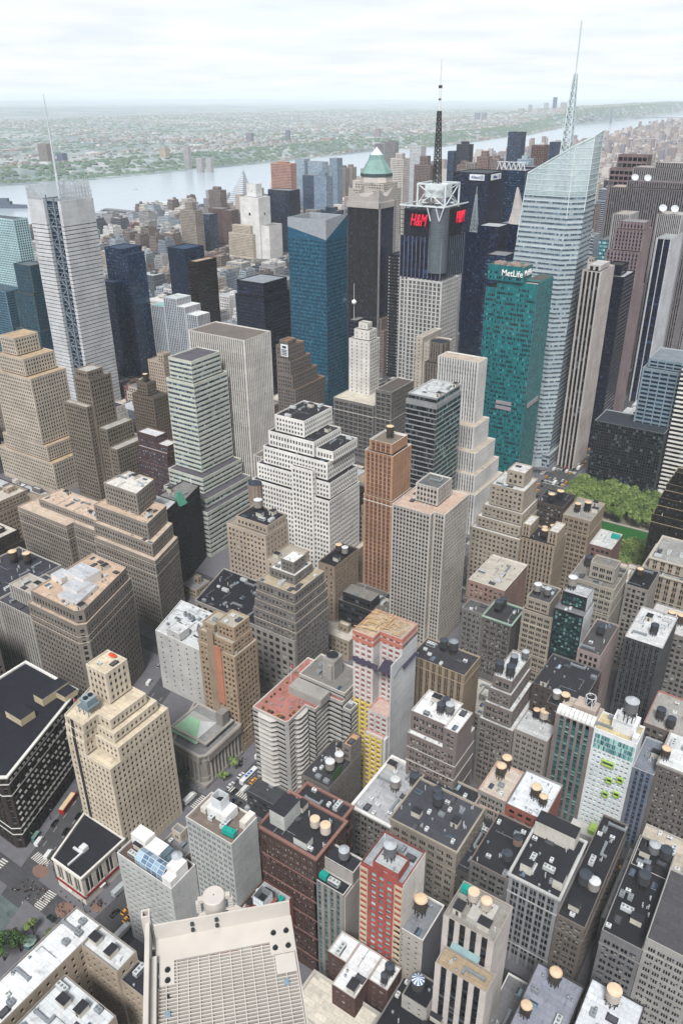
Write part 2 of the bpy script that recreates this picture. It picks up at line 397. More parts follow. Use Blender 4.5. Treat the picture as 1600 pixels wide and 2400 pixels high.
def part(name, b, m, rl, label=None):
    if name in ('roof_house', 'cooling_units', 'louvre_band', 'roof_plant', 'balconies') and len(b.marks) > 1:
        mk = b.marks+[(len(b.v), len(b.tv))]
        for (a, c), (a2, c2) in zip(mk[:-1], mk[1:]):
            q = MB(); q.v, q.m = b.v[a:a2], b.m[a:a2]; q.tv, q.tf, q.tm = b.tv[c:c2], b.tf[c:c2], b.tm[c:c2]
            if q.v or q.tv: o = q.build(name, m, rl[0], rl[1])
        return o
    o = b.build(name, m, rl[0], rl[1])
    if label: o['label'] = label
    return o
# ------------------------------------------------------------ ground, river, far shore
NEAR = [(-1850, -4000), (-1850, 1500), (-1815, 1640), (-1870, 2300), (-2000, 3300), (-2120, 4560), (-2220, 5860), (-2180, 7000), (-2620, 9060), (-3030, 12950), (-3210, 14430), (-3600, 20000), (-3900, 90000)]
FAR = [(-3150, -4000), (-3110, 2135), (-2985, 2500), (-2960, 3490), (-2955, 4230), (-3010, 4940), (-2830, 5545), (-3000, 6850), (-3010, 7565), (-3548, 10366), (-3590, 11440), (-3700, 13700), (-4300, 20000), (-6500, 90000)]
def struct(name, b, m, smooth=False): return tag(b.build(name, m, smooth=smooth), kind='structure')
def asphalt():
    m = bpy.data.materials.new('asphalt'); m.use_nodes = True; t = m.node_tree; p = t.nodes['Principled BSDF']
    g = node(t, 'ShaderNodeGroup'); g.node_tree = GR['roof']; rgb = node(t, 'ShaderNodeRGB'); rgb.outputs[0].default_value = (*hx('#454548'), 1)
    t.links.new(rgb.outputs[0], g.inputs[0]); t.links.new(g.outputs[0], p.inputs['Base Color']); p.inputs['Roughness'].default_value = .85; return m
b = MB(); b.poly([(x, y, 0) for x, y in reversed(NEAR)]+[(-1850, -4000, 0), (60000, -4000, 0), (60000, 90000, 0)][1:], 0)
struct('ground', b, asphalt())
def water():
    m = bpy.data.materials.new('water'); m.use_nodes = True; t = m.node_tree; p = t.nodes['Principled BSDF']
    p.inputs['Base Color'].default_value = (*hx('#a3b0bb'), 1); p.inputs['Roughness'].default_value = .22; p.inputs['Specular IOR Level'].default_value = .6
    ge = node(t, 'ShaderNodeNewGeometry'); mp = node(t, 'ShaderNodeMapping'); mp.inputs['Scale'].default_value = (.02, .006, .02); t.links.new(ge.outputs['Position'], mp.inputs[0])
    n = node(t, 'ShaderNodeTexNoise'); n.inputs['Scale'].default_value = 1; n.inputs['Detail'].default_value = 6; t.links.new(mp.outputs[0], n.inputs['Vector'])
    bu = node(t, 'ShaderNodeBump'); bu.inputs['Strength'].default_value = .25; bu.inputs['Distance'].default_value = 8; t.links.new(n.outputs['Fac'], bu.inputs['Height']); t.links.new(bu.outputs[0], p.inputs['Normal'])
    return m
def xf(y): return np.interp(y, [p[1] for p in FAR], [p[0] for p in FAR])
def xn(y): return np.interp(y, [p[1] for p in NEAR], [p[0] for p in NEAR])
b = MB()
ys = sorted(set([p[1] for p in FAR+NEAR]))
for a, c in zip(ys[:-1], ys[1:]): b.q([(xf(a)-60, a, -2), (xn(a)+40, a, -2), (xn(c)+40, c, -2), (xf(c)-60, c, -2)])
struct('river', b, water())
# quay wall of the near shore
b = MB()
for (x0, y0), (x1, y1) in zip(NEAR[:-1], NEAR[1:]): b.q([(x0, y0, -2.2), (x0, y0, 0.02), (x1, y1, 0.02), (x1, y1, -2.2)])
struct('quay', b, mat('plain', '#8b8880'))
# far shore terrain
def nz2(x, y, s, seed): 
    r = np.random.RandomState(seed); v = 0
    for k in range(5):
        a = r.uniform(0, 6.28); f = (1.7**k)/s; v = v+np.sin((x*np.cos(a)+y*np.sin(a))*f+r.uniform(0, 6.28))/(1.5**k)
    return v/2.2
S_ = np.concatenate([[0, 25, 60, 110, 160, 220, 300], np.geomspace(400, 75000, 85)])
Y_ = np.concatenate([np.linspace(-4000, 14000, 110), np.geomspace(14300, 88000, 70)])
SS, YY = np.meshgrid(S_, Y_); XX = xf(YY)-SS
Hr = np.interp(YY, [0, 3000, 5000, 8500, 10300, 11200, 12500, 22000, 24000], [38, 42, 48, 50, 80, 125, 160, 195, 30])
sm = lambda a, lo, hi: np.clip((a-lo)/(hi-lo), 0, 1)**2*(3-2*np.clip((a-lo)/(hi-lo), 0, 1))
ST = np.where(YY > 10500, 20, 160)
ZZ = 1.5+Hr*sm(SS, ST, ST+150)*(1-.85*sm(SS, 900, 2600))+nz2(XX, YY, 700, 3)*6*sm(SS, 200, 800)
ZZ += sm(SS, 9000, 15000)*60+np.clip(nz2(XX*.8, YY, 4200, 5)+.15, 0, 2)*95*sm(SS, 11000, 20000)+sm(SS, 26000, 40000)*150*(1+.5*nz2(XX, YY, 9000, 8))
ZZ[:, 0] = -2.2; ZZ[:, 1:] = np.maximum(ZZ[:, 1:], .6)
def terrain_h(x, y):
    i = np.clip(np.searchsorted(Y_, y), 1, len(Y_)-1); s = xf(y)-x; j = np.clip(np.searchsorted(S_, s), 1, len(S_)-1)
    fy = (y-Y_[i-1])/(Y_[i]-Y_[i-1]); fs = (s-S_[j-1])/(S_[j]-S_[j-1])
    return (ZZ[i-1, j-1]*(1-fs)+ZZ[i-1, j]*fs)*(1-fy)+(ZZ[i, j-1]*(1-fs)+ZZ[i, j]*fs)*fy
def landmat():
    m = bpy.data.materials.new('land'); m.use_nodes = True; t = m.node_tree; p = t.nodes['Principled BSDF']; p.inputs['Roughness'].default_value = .95; p.inputs['Specular IOR Level'].default_value = .1
    ge = node(t, 'ShaderNodeNewGeometry')
    def nn(s, d):
        n = node(t, 'ShaderNodeTexNoise'); n.inputs['Scale'].default_value = s; n.inputs['Detail'].default_value = d; t.links.new(ge.outputs['Position'], n.inputs['Vector']); return n.outputs['Fac']
    r = node(t, 'ShaderNodeValToRGB'); e = r.color_ramp.elements; e[0].position = .38; e[0].color = (*hx('#68757a'), 1); e[1].position = .6; e[1].color = (*hx('#a3a6a8'), 1); k = e.new(.5); k.color = (*hx('#7f8b8c'), 1)  # blue-grey land tones carry some of the distance haze in the colour
    ad = node(t, 'ShaderNodeMath', operation='MULTIPLY_ADD'); ad.inputs[1].default_value = .55; t.links.new(nn(.0012, 8), ad.inputs[0])
    m2 = node(t, 'ShaderNodeMath', operation='MULTIPLY'); m2.inputs[1].default_value = .45; t.links.new(nn(.02, 5), m2.inputs[0]); t.links.new(m2.outputs[0], ad.inputs[2])
    t.links.new(ad.outputs[0], r.inputs[0]); t.links.new(r.outputs[0], p.inputs['Base Color']); return m
b = MB()
G = np.stack([XX, YY, ZZ], -1)
b.q(np.stack([G[:-1, 1:], G[:-1, :-1], G[1:, :-1], G[1:, 1:]], 2).reshape(-1, 4, 3)[:, [0, 1, 2, 3]])
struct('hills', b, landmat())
# lagoon in the marsh far left
b = MB(); b.poly([(-8300, 5150, 0), (-7150, 5150, 0), (-6900, 5600, 0), (-7300, 6000, 0), (-8600, 6100, 0)])
for a in b.tv: a[:, 2] = 14
# ------------------------------------------------------------ streets
NF = lambda n: 127+78.6*(n-35)
def clip(poly, a, bb, c):      # keep a*x+b*y<=c
    out = []
    for i in range(len(poly)):
        p, q = poly[i], poly[(i+1) % len(poly)]; fp, fq = a*p[0]+bb*p[1]-c, a*q[0]+bb*q[1]-c
        if fp <= 0: out.append(p)
        if fp*fq < 0: s = fp/(fp-fq); out.append((p[0]+(q[0]-p[0])*s, p[1]+(q[1]-p[1])*s))
    return out
def bwx(y, e): return (-266.5 if e == 'w' else -247)-.33*(y-128)
AVX = [(-187, 93), (-461, -217), (-735, -491), (-1009, -765), (-1283, -1039), (-1557, -1313), (-1830, -1587)]
b = MB(); kerb = 4.2
BLOCKS = []
for n in range(33, 62):
    y0, y1 = NF(n), NF(n)+60.6
    for x0, x1 in AVX:
        pl = [rect(x0-kerb, x1+kerb, y0-kerb, y1+kerb)]
        if (x0 <= -217) and y0 < 1700:
            c_w = lambda o: o-.33*-128
            new = []
            for q in pl:
                l = clip(q, 1, .33, -266.5+.33*128+3.5); r = clip(q, -1, -.33, 247-.33*128+3.5)
                new += [z for z in (l, r) if len(z) > 2]
            pl = new
        for q in pl:
            BLOCKS.append(q); b.prism(q, -.01, .15)
struct('pavement', b, mat('plain', '#78777c'))
# road markings: crosswalks, stop lines, lane dashes
b = MB(); zm = .004
def zebra(x0, x1, y0, y1, along, n):
    for k in range(n):
        f0, f1 = (k+.15)/n, (k+.65)/n
        if along == 'x': b.q([(x0+(x1-x0)*f0, y0, zm), (x0+(x1-x0)*f1, y0, zm), (x0+(x1-x0)*f1, y1, zm), (x0+(x1-x0)*f0, y1, zm)])
        else: b.q([(x0, y0+(y1-y0)*f0, zm), (x1, y0+(y1-y0)*f0, zm), (x1, y0+(y1-y0)*f1, zm), (x0, y0+(y1-y0)*f1, zm)])
for n in range(35, 45):
    yn = NF(n)
    for xw, xe in ((-212, -192), (-486, -466)):
        if n == 35 and xw == -212: continue
        zebra(xw, xe, yn+4.6, yn+8.2, 'x', 16); zebra(xw, xe, yn-26.2, yn-22.6, 'x', 16)
        zebra(xw-9, xw-5.4, yn-13.6, yn-4.5, 'y', 8); zebra(xe+5.4, xe+9, yn-13.6, yn-4.5, 'y', 8)
        b.q([(xw, yn-30, zm), (xe, yn-30, zm), (xe, yn-29.5, zm), (xw, yn-29.5, zm)])
    for x in (-207.5, -202, -196.5):
        for k in range(10): y = yn+12+k*4.4; b.q([(x-.07, y, zm), (x+.07, y, zm), (x+.07, y+2, zm), (x-.07, y+2, zm)])
zebra(-206, -190, 111, 115.5, 'x', 14)
# the square: two skewed crossings over the diagonal road
def zeb2(p, q, w, n):
    p, q = np.array(p, float), np.array(q, float); d = (q-p)/n; u = d/np.linalg.norm(d); v = np.array([-u[1], u[0]])*w
    for k in range(n):
        a = p+d*(k+.15); c = p+d*(k+.65)
        b.q([(*a, zm), (*c, zm), (*(c+v), zm), (*(a+v), zm)])
zeb2((-262, 128.5), (-248, 128.5), 4.2, 12); zeb2((-235, 110), (-236, 123), 5, 14); zeb2((-268, 109.5), (-269, 122), 4, 10)
for k in range(14):
    y = 136+k*8; x = (bwx(y, 'w')+bwx(y, 'e'))/2
    for o in (-3.3, 3.3): b.q([(x+o-.08, y, zm), (x+o+.08, y, zm), (x+o-.9+.08, y+3, zm), (x+o-.9-.08, y+3, zm)])
b.q([(-246, 112, zm), (-245.6, 112, zm), (-232, 100, zm), (-232.4, 100, zm)])
struct('road_markings', b, mat('plain', '#d3d1cc'))
# plaza of the square in mixed paving
b = MB(); b.prism([(-300, 60), (-222, 60), (-224, 103), (-238, 109), (-300, 109)], -.01, .13)
struct('plaza', b, mat('roof', '#6f7a7b'))
b = MB()
for cx, cy, r in ((-226.5, 119.5, 5), (-213.5, 117, 5.5), (-252, 126.5, 4.5), (-216, 128, 3)):
    b.poly([(cx+r*cos(t), cy+r*.7*sin(t), .156) for t in np.linspace(0, 2*pi, 20, endpoint=False)])
struct('brick_paving', b, mat('plain', '#8a7369'))
# ------------------------------------------------------------ buildings near the foreground
A_ = BLD
oldP = P(2.7, 3.5, .46, .56, fr='#77746e')
r_herald = A_('herald', 'corner_building', 'tan brick corner building with white E shaped roof and light courts beside the square', 'the tan E shaped corner building',
   [(-192, -178.5, 40, 106, 0, 45, '#e4e6e8'), (-178.5, -160, 96.8, 106, 0, 45, '#d8dadb'), (-160, -146, 97.5, 106, 0, 40, '#3a3a44'), (-178.5, -150, 40, 50, 0, 44.5, '#cfd0cf'), (-174.5, -149, 50, 86.5, 0, 44.8, '#d5d9dc')],
   '#b09b7e', P(3.4, 3.6, .36, .5, fr='#4a4744'), P(3.6, 3.6, .36, .5, fr='#4a4744'), cope='#8d857b')
r_low = A_('oldlow', 'shop_building', 'low cream cornered store with tall dark windows, black roof and red fascia on the square', 'the low cream corner store',
   [([(-239, 126.5), (-220.5, 126.5), (-220.5, 151), (-247, 151)], 0, 18, '#33343c')], '#cfc6b6', P(5.6, 10.5, .62, .86, k=2, bb=5.5, tb=2, m=.8, gl='dark', fr='#5a6060', d=.5), P(5.6, 10.5, .62, .86, k=2, bb=5.5, tb=2, m=.8, gl='dark', fr='#5a6060', d=.5), cope='#d8d2c6', cornice=.5)
r_bt = A_('beiget', 'office_tower', 'cream stepped office tower with dark recess strip and orange tarp on its top', 'the cream stepped tower',
   [([(-247.5, 151), (-221, 151), (-221, 187), (-259, 187)], 0, 60), ([(-247.5, 151.05), (-236, 151.05), (-236, 157), (-221.05, 157), (-221.05, 187), (-258.8, 187)], 60, 67.6), ([(-247.3, 151.3), (-235.6, 151.3), (-235.6, 158.5), (-224.5, 158.5), (-224.5, 184), (-257, 184)], 67.6, 72.5), ([(-247, 151.6), (-235, 151.6), (-235, 160), (-227.5, 160), (-227.5, 181), (-255, 181)], 72.5, 77.5), (-248, -235.5, 167.5, 180, 77.5, 94)],
   '#cdbb9c', P(2.5, 3.3, .42, .5, fr='#55524d', gl='dark', tb=1.4), P(2.5, 3.3, .42, .5, fr='#55524d', gl='dark', tb=1.4), roof='#d9cdb8', cope='#d6c8ae', sp='#c2ad8c')
A_('macy', 'department_store', 'long dark brown brick store with white scalloped cornices on the avenue at left', 'the dark brown store with white cornices',
   [([(-330, 128.5), (-272, 128.5), (-268.5, 131), (-289, 187), (-330, 187)], 0, 46.6)], '#4b3e37', P(3.4, 3.7, .5, .6, gl='dark', fr='#c9c6c0', tb=3), P(3.2, 3.7, .56, .6, gl='dark', fr='#b9b6b0', tb=3), roof='#2f303b', cope='#d4d2cb', cornice=1.0, bands=(9, 13, 34, 41), sp='#2e2724')
r_w2 = A_('white2', 'hotel', 'pale grey hotel with small square windows and a glass conservatory on its roof', 'the pale grey hotel with a roof conservatory',
   [(-192.5, -163, 127.5, 140.5, 0, 52, '#6b5b55')], '#b8b9b6', P(3.0, 3.0, .42, .42, gl='green', fr='#d5d7d5', m=1.2, tb=2.2), None, cope='#d2d0cb')
r_g3 = A_('glass3', 'hotel', 'narrow glass fronted hotel with a blank white side wall and white roof screens', 'the glass fronted hotel with a white side wall',
   [(-165.5, -143, 141, 155.5, 0, 76, '#8b8078')], '#a4a9a5', P(2.3, 3.0, .62, .62, k=2, gl='dark', fr='#b9c0bd', tb=1.2, m=.4), None, cope='#d8d0c4')
r_r4 = A_('red4', 'brick_building', 'low red brick building with a white glass cube on a red roof house', 'the low red brick building with the glass cube',
   [(-142.8, -128.7, 128, 156.7, 0, 40.6, '#b7babc')], '#99351f', None, None, cope='#7d4034')
r_b5 = A_('brown5', 'loft_building', 'brown brick loft building with a salmon cornice and two tan water tanks', 'the brown loft with the salmon cornice',
   [(-144, -117.5, 157.3, 177, 0, 69.5, '#3a3a3f'), (-143, -121, 177, 187, 0, 66, '#3a3a3f')], '#613f32', P(3.2, 3.6, .74, .6, k=3, fr='#cfccc6', tb=3.2), P(3.2, 3.6, .5, .5, k=2, fr='#cfccc6', tb=3.2), cope='#96604f', cornice=.7, bands=(9, 22, 33, 44, 55))
r_g6 = A_('gray6', 'hotel', 'slim grey hotel with strips of glazing, a teal roof unit and a blank side wall', 'the slim grey hotel',
   [(-118.7, -105.6, 157.3, 163, 0, 57.6, '#2f3036'), (-118.2, -105, 163, 170, 0, 64, '#3c3e46')], '#8b857d', K(3.0, 3.0, .52, .6, gl='green', sp='#5c6a6c', fr='#707a7c'), None, cope='#c9c6c1')
r_r7 = A_('red7', 'hotel', 'orange red brick tower with cream corner bays and a blank white side wall', 'the orange red tower',
   [(-98.2, -81.6, 157.3, 173, 0, 81, '#aab0b4'), (-93.5, -83.5, 157.3, 165, 81, 84.5, '#c0c4c6')], '#b8351d', P(3.1, 3.05, .5, .55, k=1, gl='aqua', fr='#3d3a38', m=.6), None, cope='#8e3b2c')
r_b8 = A_('beige8', 'apartment_building', 'cream narrow apartment block with small square windows and a dark blank side wall', 'the narrow cream block with a dark side wall',
   [(-83.6, -73, 157.3, 173.5, 0, 58.5, '#8f9297')], '#aaa193', P(3.2, 3.0, .34, .45, gl='dark', fr='#d7d5d0'), None, cope='#d9d5cd')
r_w9 = A_('white9', 'office_building', 'pale stone slab with tall dark window strips and two tan tanks on top', 'the pale stone slab with dark window strips',
   [(-66.3, -48.5, 157.2, 172.5, 0, 77.7, '#a5a29c'), (-64.7, -46.6, 150, 157.2, 0, 63.3, '#b5a58e')], '#c6bab0', K(3.6, 3.3, .52, .8, gl='dark', sp='#20242a', fr='#4a5257', m=1.2, tb=4), None, cope='#a89b8d')
r_r1 = A_('r1', 'brick_building', 'dark red brick walkup with a bright white notched roof', 'the red brick walkup with the white roof',
   [(-105, -97, 146, 155.5, 0, 40.5), (-97, -87.5, 137, 155.5, 0, 40.3), (-87.5, -79.7, 145.7, 155.5, 0, 40)], '#6b463c', P(2.7, 3.1, .4, .52, fr='#b9b4ac'), P(3.2, 3.1, .3, .5, fr='#b9b4ac'), roof='#e6e8ea', cope='#b7a79b', parapet=.6)
A_('r2', 'stone_building', 'low ornate stone building with a bare cream roof and long skylight', 'the low stone building with the cream roof',
   [(-108.5, -81, 127, 142.5, 0, 30)], '#a39a8c', P(3.6, 4, .5, .6, fr='#5a564f', tb=3.4), P(3.6, 4, .4, .5), roof='#d6d0c4', cope='#b4ada1', cornice=.7)
r_r3 = A_('r3', 'brick_building', 'pale brick building with a black roof and a blue and white striped tank', 'the black roofed building with the striped tank',
   [(-79, -60, 127, 156.5, 0, 35), (-60, -46, 127, 156.5, 0, 34), (-74.6, -65, 146.8, 157, 34, 41.5)], '#aaa69d', P(3.2, 3.4, .3, .4), P(3.2, 3.4, .3, .4), roof='#2d2d34', cope='#8f8a83')
A_('strip', 'brick_building', 'narrow messy grey roofed building beside the pale stone slab', 'the narrow messy roofed building',
   [(-50.5, -40.8, 157, 186.5, 0, 22)], '#9d9a95', None, P(3, 3.4, .4, .5), roof='#7d7d80', cope='#d8d6d2')
A_('bluegray', 'loft_building', 'broad building with a plain blue grey roof carrying a stilted tan tank', 'the broad blue grey roof',
   [(-40.6, -23.5, 143, 186.5, 0, 37.5)], '#7c736b', None, P(3, 3.4, .4, .5), roof='#9c9fab', cope='#5b5552')
A_('white35', 'loft_building', 'building with a bright white roof and tan tank at the lower right edge', 'the bright white roof at lower right',
   [(-22, -4, 143, 187, 0, 44)], '#857d76', None, P(3, 3.4, .4, .5), roof='#d9dde2', cope='#4d4b50')
A_('south35', 'loft_building', 'dark roofed building with a grey membrane at the lower edge', 'the dark membrane roof at the lower edge',
   [(-45.8, -23.5, 127, 142.5, 0, 37), (-23.3, -4, 127, 142.7, 0, 36)], '#6f6862', P(3, 3.4, .4, .5), P(3, 3.4, .4, .5), roof='#77787f', cope='#c9784f')
# block of 36th street
r_bal = A_('balc', 'apartment_building', 'curved white balcony apartment block with a salmon paved roof terrace', 'the balcony block with the salmon terrace',
   [([(-197, 217.2), (-178, 217.2), (-176.6, 218.6), (-176.6, 232), (-171, 232), (-171, 243), (-163, 243), (-163, 262), (-197, 262)], 0, 58, '#b07f76'), (-190, -163, 245, 264, 58, 62, '#8d8a86'), (-162.9, -158.2, 243.2, 249.4, 0, 55, '#77767a')],
   '#aaa69f', R(2.95, .62, 2.4, gl='dark', sp='#2e3238', fr='#585d63', tb=1.5, d=.6, pd=.5), R(2.95, .62, 2.4, gl='dark', sp='#2e3238', fr='#585d63', tb=1.5, d=.6, pd=.5), roof='#8d8a86', cope='#d5cdc0')
A_('balclow', 'shop_building', 'small two storey annex at the foot of the balcony block on the avenue', 'the small annex', [(-195, -176, 206, 216.8, 0, 14)], '#4c4f55', P(3, 4, .6, .5), P(3, 4, .6, .5), roof='#55575d', cope='#6d6f72')
r_bg = A_('brngrn', 'brick_building', 'grey brown brick block with a green roof screen and two white tanks', 'the grey brown block with the green screen',
   [(-160.4, -145.3, 205.7, 232, 0, 44.8, '#4b4b50'), (-150.5, -145.8, 224, 233, 44.8, 54, '#c7a280')], '#7d736b', P(3.6, 3.5, .55, .52, k=2, fr='#a5a29d'), P(3.0, 3.5, .3, .4), cope='#6d655e')
A_('bigdkL', 'loft_building', 'grey stone loft with a white cornice and cluttered white roof', 'the grey loft with the white cornice',
   [(-133, -114.4, 205.6, 240, 0, 41.9, '#b5b6b9')], '#77706a', P(3.1, 3.7, .74, .6, k=2, fr='#4f4c49', tb=2.4), None, cope='#dcdad6', cornice=1.0)
r_bd = A_('bigdkR', 'loft_building', 'broad tan stone loft with a wide dark grey tar roof and black tanks', 'the broad loft with the dark tar roof',
   [(-114.2, -83.2, 205.6, 232, 0, 46.2, '#55565e'), (-114, -88, 232, 240, 0, 45.5, '#3c3d42')], '#948978', P(3.9, 3.8, .66, .62, k=3, fr='#3e3d3c', tb=3), P(4, 3.8, .3, .4), cope='#a29680', cornice=.4, bands=(34,))
A_('qlgray', 'loft_building', 'dark roofed grey loft between the broad tar roof and the grey stone loft', 'the dark roofed grey loft',
   [(-77.4, -61.2, 205.6, 234, 0, 45.7, '#36363c')], '#6b6865', P(3.2, 3.7, .74, .6, k=2, fr='#4c4a48'), P(4, 3.7, .3, .4), cope='#8d7467')
r_qg = A_('qgray', 'loft_building', 'blue grey stone loft with tall paired windows and a black roof with cream roof houses', 'the blue grey stone loft',
   [(-61, -41.3, 205.6, 236, 0, 49.4, '#34353c')], '#8f9195', K(3.3, 3.9, .74, .68, k=2, gl='dark', fr='#5d6165', sp='#77797d', tb=2.5), P(3.2, 3.6, .3, .4), cope='#b3b4b3', cornice=.7, bands=(39.5, 11))
A_('qbrown', 'loft_building', 'narrow brown stone loft with a dark roof and white flat tank', 'the narrow brown loft with the white tank',
   [(-41.1, -30.3, 205.6, 262, 0, 40.8, '#303138')], '#71655b', P(3.2, 3.5, .74, .6, k=2, fr='#8e8a84'), P(3.2, 3.5, .4, .5), cope='#7e7369', bands=(33,))
A_('alley', 'store_building', 'low narrow white roofed building in the gap beside the ornate gable', 'the low narrow white roof', [(-28, -24.9, 222, 262, 0, 30)], '#77726c', None, P(3, 3.5, .4, .5), roof='#b4b6ba', cope='#6f6b66')
A_('qarch', 'loft_building', 'dark roofed loft with an ornate arched stone gable', 'the loft with the arched stone gable',
   [(-24.6, -10.2, 205.6, 256, 0, 44.8, '#2d2d33')], '#77757a', P(3.3, 3.9, .74, .6, k=2, fr='#4b4b4e', tb=3.5), P(3.2, 3.6, .3, .4), cope='#8f8b86', bands=(37,))
A_('qwhite', 'loft_building', 'pale grey loft with a shallow pediment at the right edge', 'the pale grey loft with the pediment',
   [(-10, 8, 205.6, 240, 0, 52, '#5f5e63')], '#9a9792', P(3.4, 3.7, .74, .6, k=3, fr='#66686b', tb=3), None, cope='#a7a39d', bands=(45,))
A_('mterr', 'loft_building', 'white roofed loft with wooden terrace furniture at the right edge', 'the white terrace roof at the right edge',
   [(-24, -6, 240.5, 264, 0, 44, '#c6bdb0')], '#5c4640', None, P(3.2, 3.6, .3, .4), cope='#b3aca4')
# north half of that block
r_con = A_('constr', 'unfinished_tower', 'half built concrete tower with yellow sheathing below and orange netting on top', 'the half built concrete tower',
   [(-161.5, -150.5, 250, 270, 0, 97, '#cbb9a4'), (-150.5, -139, 256, 270, 0, 97, '#c4b8ab'), (-150.5, -139.4, 246, 256, 0, 58, '#d1b9b0'), (-151, -140.5, 243, 246, 0, 45.9, '#cfc8c4')],
   '#c3bcb8', P(3.1, 3.0, .66, .66, gl='salmon', fr='#8a6a66', rail=False, d=.6, m=.6), None, cope='#cf8f7d')
A_('whroof', 'loft_building', 'stepped grey brown loft with white roofs and three dark tanks', 'the stepped loft with white roofs',
   [(-123.2, -99.6, 235, 254, 0, 66), (-123.2, -106, 237.5, 254, 66, 76.7), (-106, -99.6, 235, 250, 66, 77.5)], '#7d6c66', P(3.3, 3.5, .74, .6, k=2, fr='#b7b2ab'), None, roof='#e3e4e4', cope='#bcb7b0', bands=(40, 50, 58))
A_('mred', 'brick_building', 'orange brick building with a white roof and two dark tanks with tan lids', 'the orange brick building with the white roof',
   [(-76.2, -59.5, 238, 261, 0, 48)], '#a34a32', P(3.4, 3.5, .5, .5, gl='dark', fr='#33302f'), None, roof='#dfe3e8', cope='#8c8a88')
A_('mpeach', 'loft_building', 'pale stone loft with a peach coping and a row of white roof units', 'the pale loft with the peach coping',
   [(-89.1, -76.4, 238, 258, 0, 48.6)], '#938d84', P(3.2, 3.6, .74, .6, k=3, fr='#4d4b49'), None, roof='#cfc5ba', cope='#d8a48c', bands=(40,))
A_('midtar', 'loft_building', 'low dark tar roof squeezed between taller lofts', 'the low dark tar roof', [(-98.9, -77.7, 206, 236.5, 0, 36)], '#5f5a56', P(3.2, 3.6, .5, .5), P(3.2, 3.6, .3, .4), roof='#3d3e44')
# block of 37th street
r_got = A_('gothic', 'loft_building', 'tan gothic loft with pointed crown and dark green roof edge', 'the tan gothic loft',
   [(-149, -119.2, 284, 302, 0, 65.6)], '#9d8563', K(3.4, 3.7, .5, .66, k=2, gl='dark', fr='#7d776d', sp='#6e5c46', tb=4), None, roof='#4b4a4f', cope='#b39a74', bands=(60,))
A_('stepg', 'loft_building', 'stepped grey brown loft crowned by a cluster of dark tanks', 'the stepped loft with the cluster of tanks',
   [(-110, -92, 284, 312, 0, 44), (-108.5, -94, 285.5, 312, 44, 54), (-107.5, -96, 287, 312, 54, 62), (-106.4, -96.9, 288.5, 312, 62, 69)], '#7d7068', P(3.2, 3.5, .74, .6, k=2, fr='#aba69f'), P(3, 3.5, .4, .5), roof='#d6d9da', cope='#a39a90')
A_('mgray', 'brick_building', 'low grey brick block with a white roof and tan lidded tanks', 'the low grey block with tan lidded tanks',
   [(-91.5, -75.1, 284, 300, 0, 46.2)], '#8f857c', P(2.8, 3.5, .62, .52, k=2, gl='dark', fr='#55524e'), P(3, 3.5, .3, .4), roof='#c9cbcc', cope='#a89e95')
r_mh = A_('mhotel', 'hotel', 'brown hotel with green glazing strips and a curved white glasshouse top', 'the brown hotel with green glazing strips',
   [(-74.1, -56.2, 287, 302, 0, 62)], '#7f716d', K(3.2, 3.0, .6, .78, gl='green', sp='#3e6a66', fr='#75908c', m=1.5), None, roof='#bcb3a9', cope='#cbb9ac')
r_mw = A_('mwhite', 'hotel', 'white panel hotel with scattered windows and lime green boxes', 'the white hotel with lime boxes',
   [(-56.3, -37.3, 287, 300, 0, 62.5)], '#d3d8dc', P(2.1, 3.0, .62, .42, gl='aqua', fr='#cfd6da', m=1.0, tb=2.5), None, roof='#cdbf9c', cope='#e2e5e6')
A_('mblue', 'hotel', 'slate blue hotel with narrow glazed strips', 'the slate blue hotel',
   [(-37.2, -27.9, 287, 310, 0, 49.2)], '#6f7684', K(2.4, 3.0, .6, .7, gl='blue', sp='#4a5a72', fr='#7c8796'), None, roof='#8d939c', cope='#b5bac0')
A_('mbrst', 'loft_building', 'brown loft with a white roof and tan lidded tank at the right edge', 'the brown loft with a white roof at right',
   [(-27.8, -2, 288, 312, 0, 56)], '#6d635d', P(3, 3.6, .56, .5, k=2, fr='#b6b1aa'), None, roof='#d9dbdc', cope='#9b938b', cornice=.4)
A_('mroofdark', 'loft_building', 'dark roofed brown loft with a white tank and a tan lidded tank', 'the dark roofed loft behind the green hotel',
   [(-92, -66.5, 304, 332, 0, 60), (-82, -72, 297, 303.8, 0, 58)], '#5f504a', P(3, 3.6, .4, .5), P(3, 3.6, .4, .5), roof='#3d3e44', cope='#74706c')
A_('mright', 'loft_building', 'cluttered roof with garden planters and dark tanks at right', 'the cluttered garden roof',
   [(-40, -6, 313, 340, 0, 54)], '#6b625c', P(3, 3.6, .5, .5), None, roof='#a9a6a2', cope='#b06a58')
A_('mdark', 'loft_building', 'dark grey steel fronted loft tower with a white cluttered roof', 'the dark grey loft tower',
   [(-64.7, -45.3, 362.6, 396, 0, 62.7)], '#55575b', K(3.0, 3.6, .6, .62, k=2, gl='dark', sp='#45474c', fr='#85888a'), P(3, 3.6, .4, .5), roof='#d5d6d7', cope='#a9a6a3')
A_('v11', 'loft_building', 'pinkish stone loft with round arched top windows', 'the pinkish loft with arched windows',
   [(-82, -70, 340, 372, 0, 62)], '#9c8480', P(2.6, 3.7, .5, .62, fr='#5a5350', gl='dark'), P(3, 3.6, .3, .5), roof='#5d5b5c', cope='#a8938d')
A_('v12', 'loft_building', 'grey brown loft with a mint green cornice and black roof', 'the loft with the mint green cornice',
   [(-144, -126.2, 362.6, 382, 0, 45.6)], '#6b645f', P(3.6, 3.7, .74, .6, k=3, fr='#989690'), None, roof='#4a4a4d', cope='#8fb59d', cornice=.6)
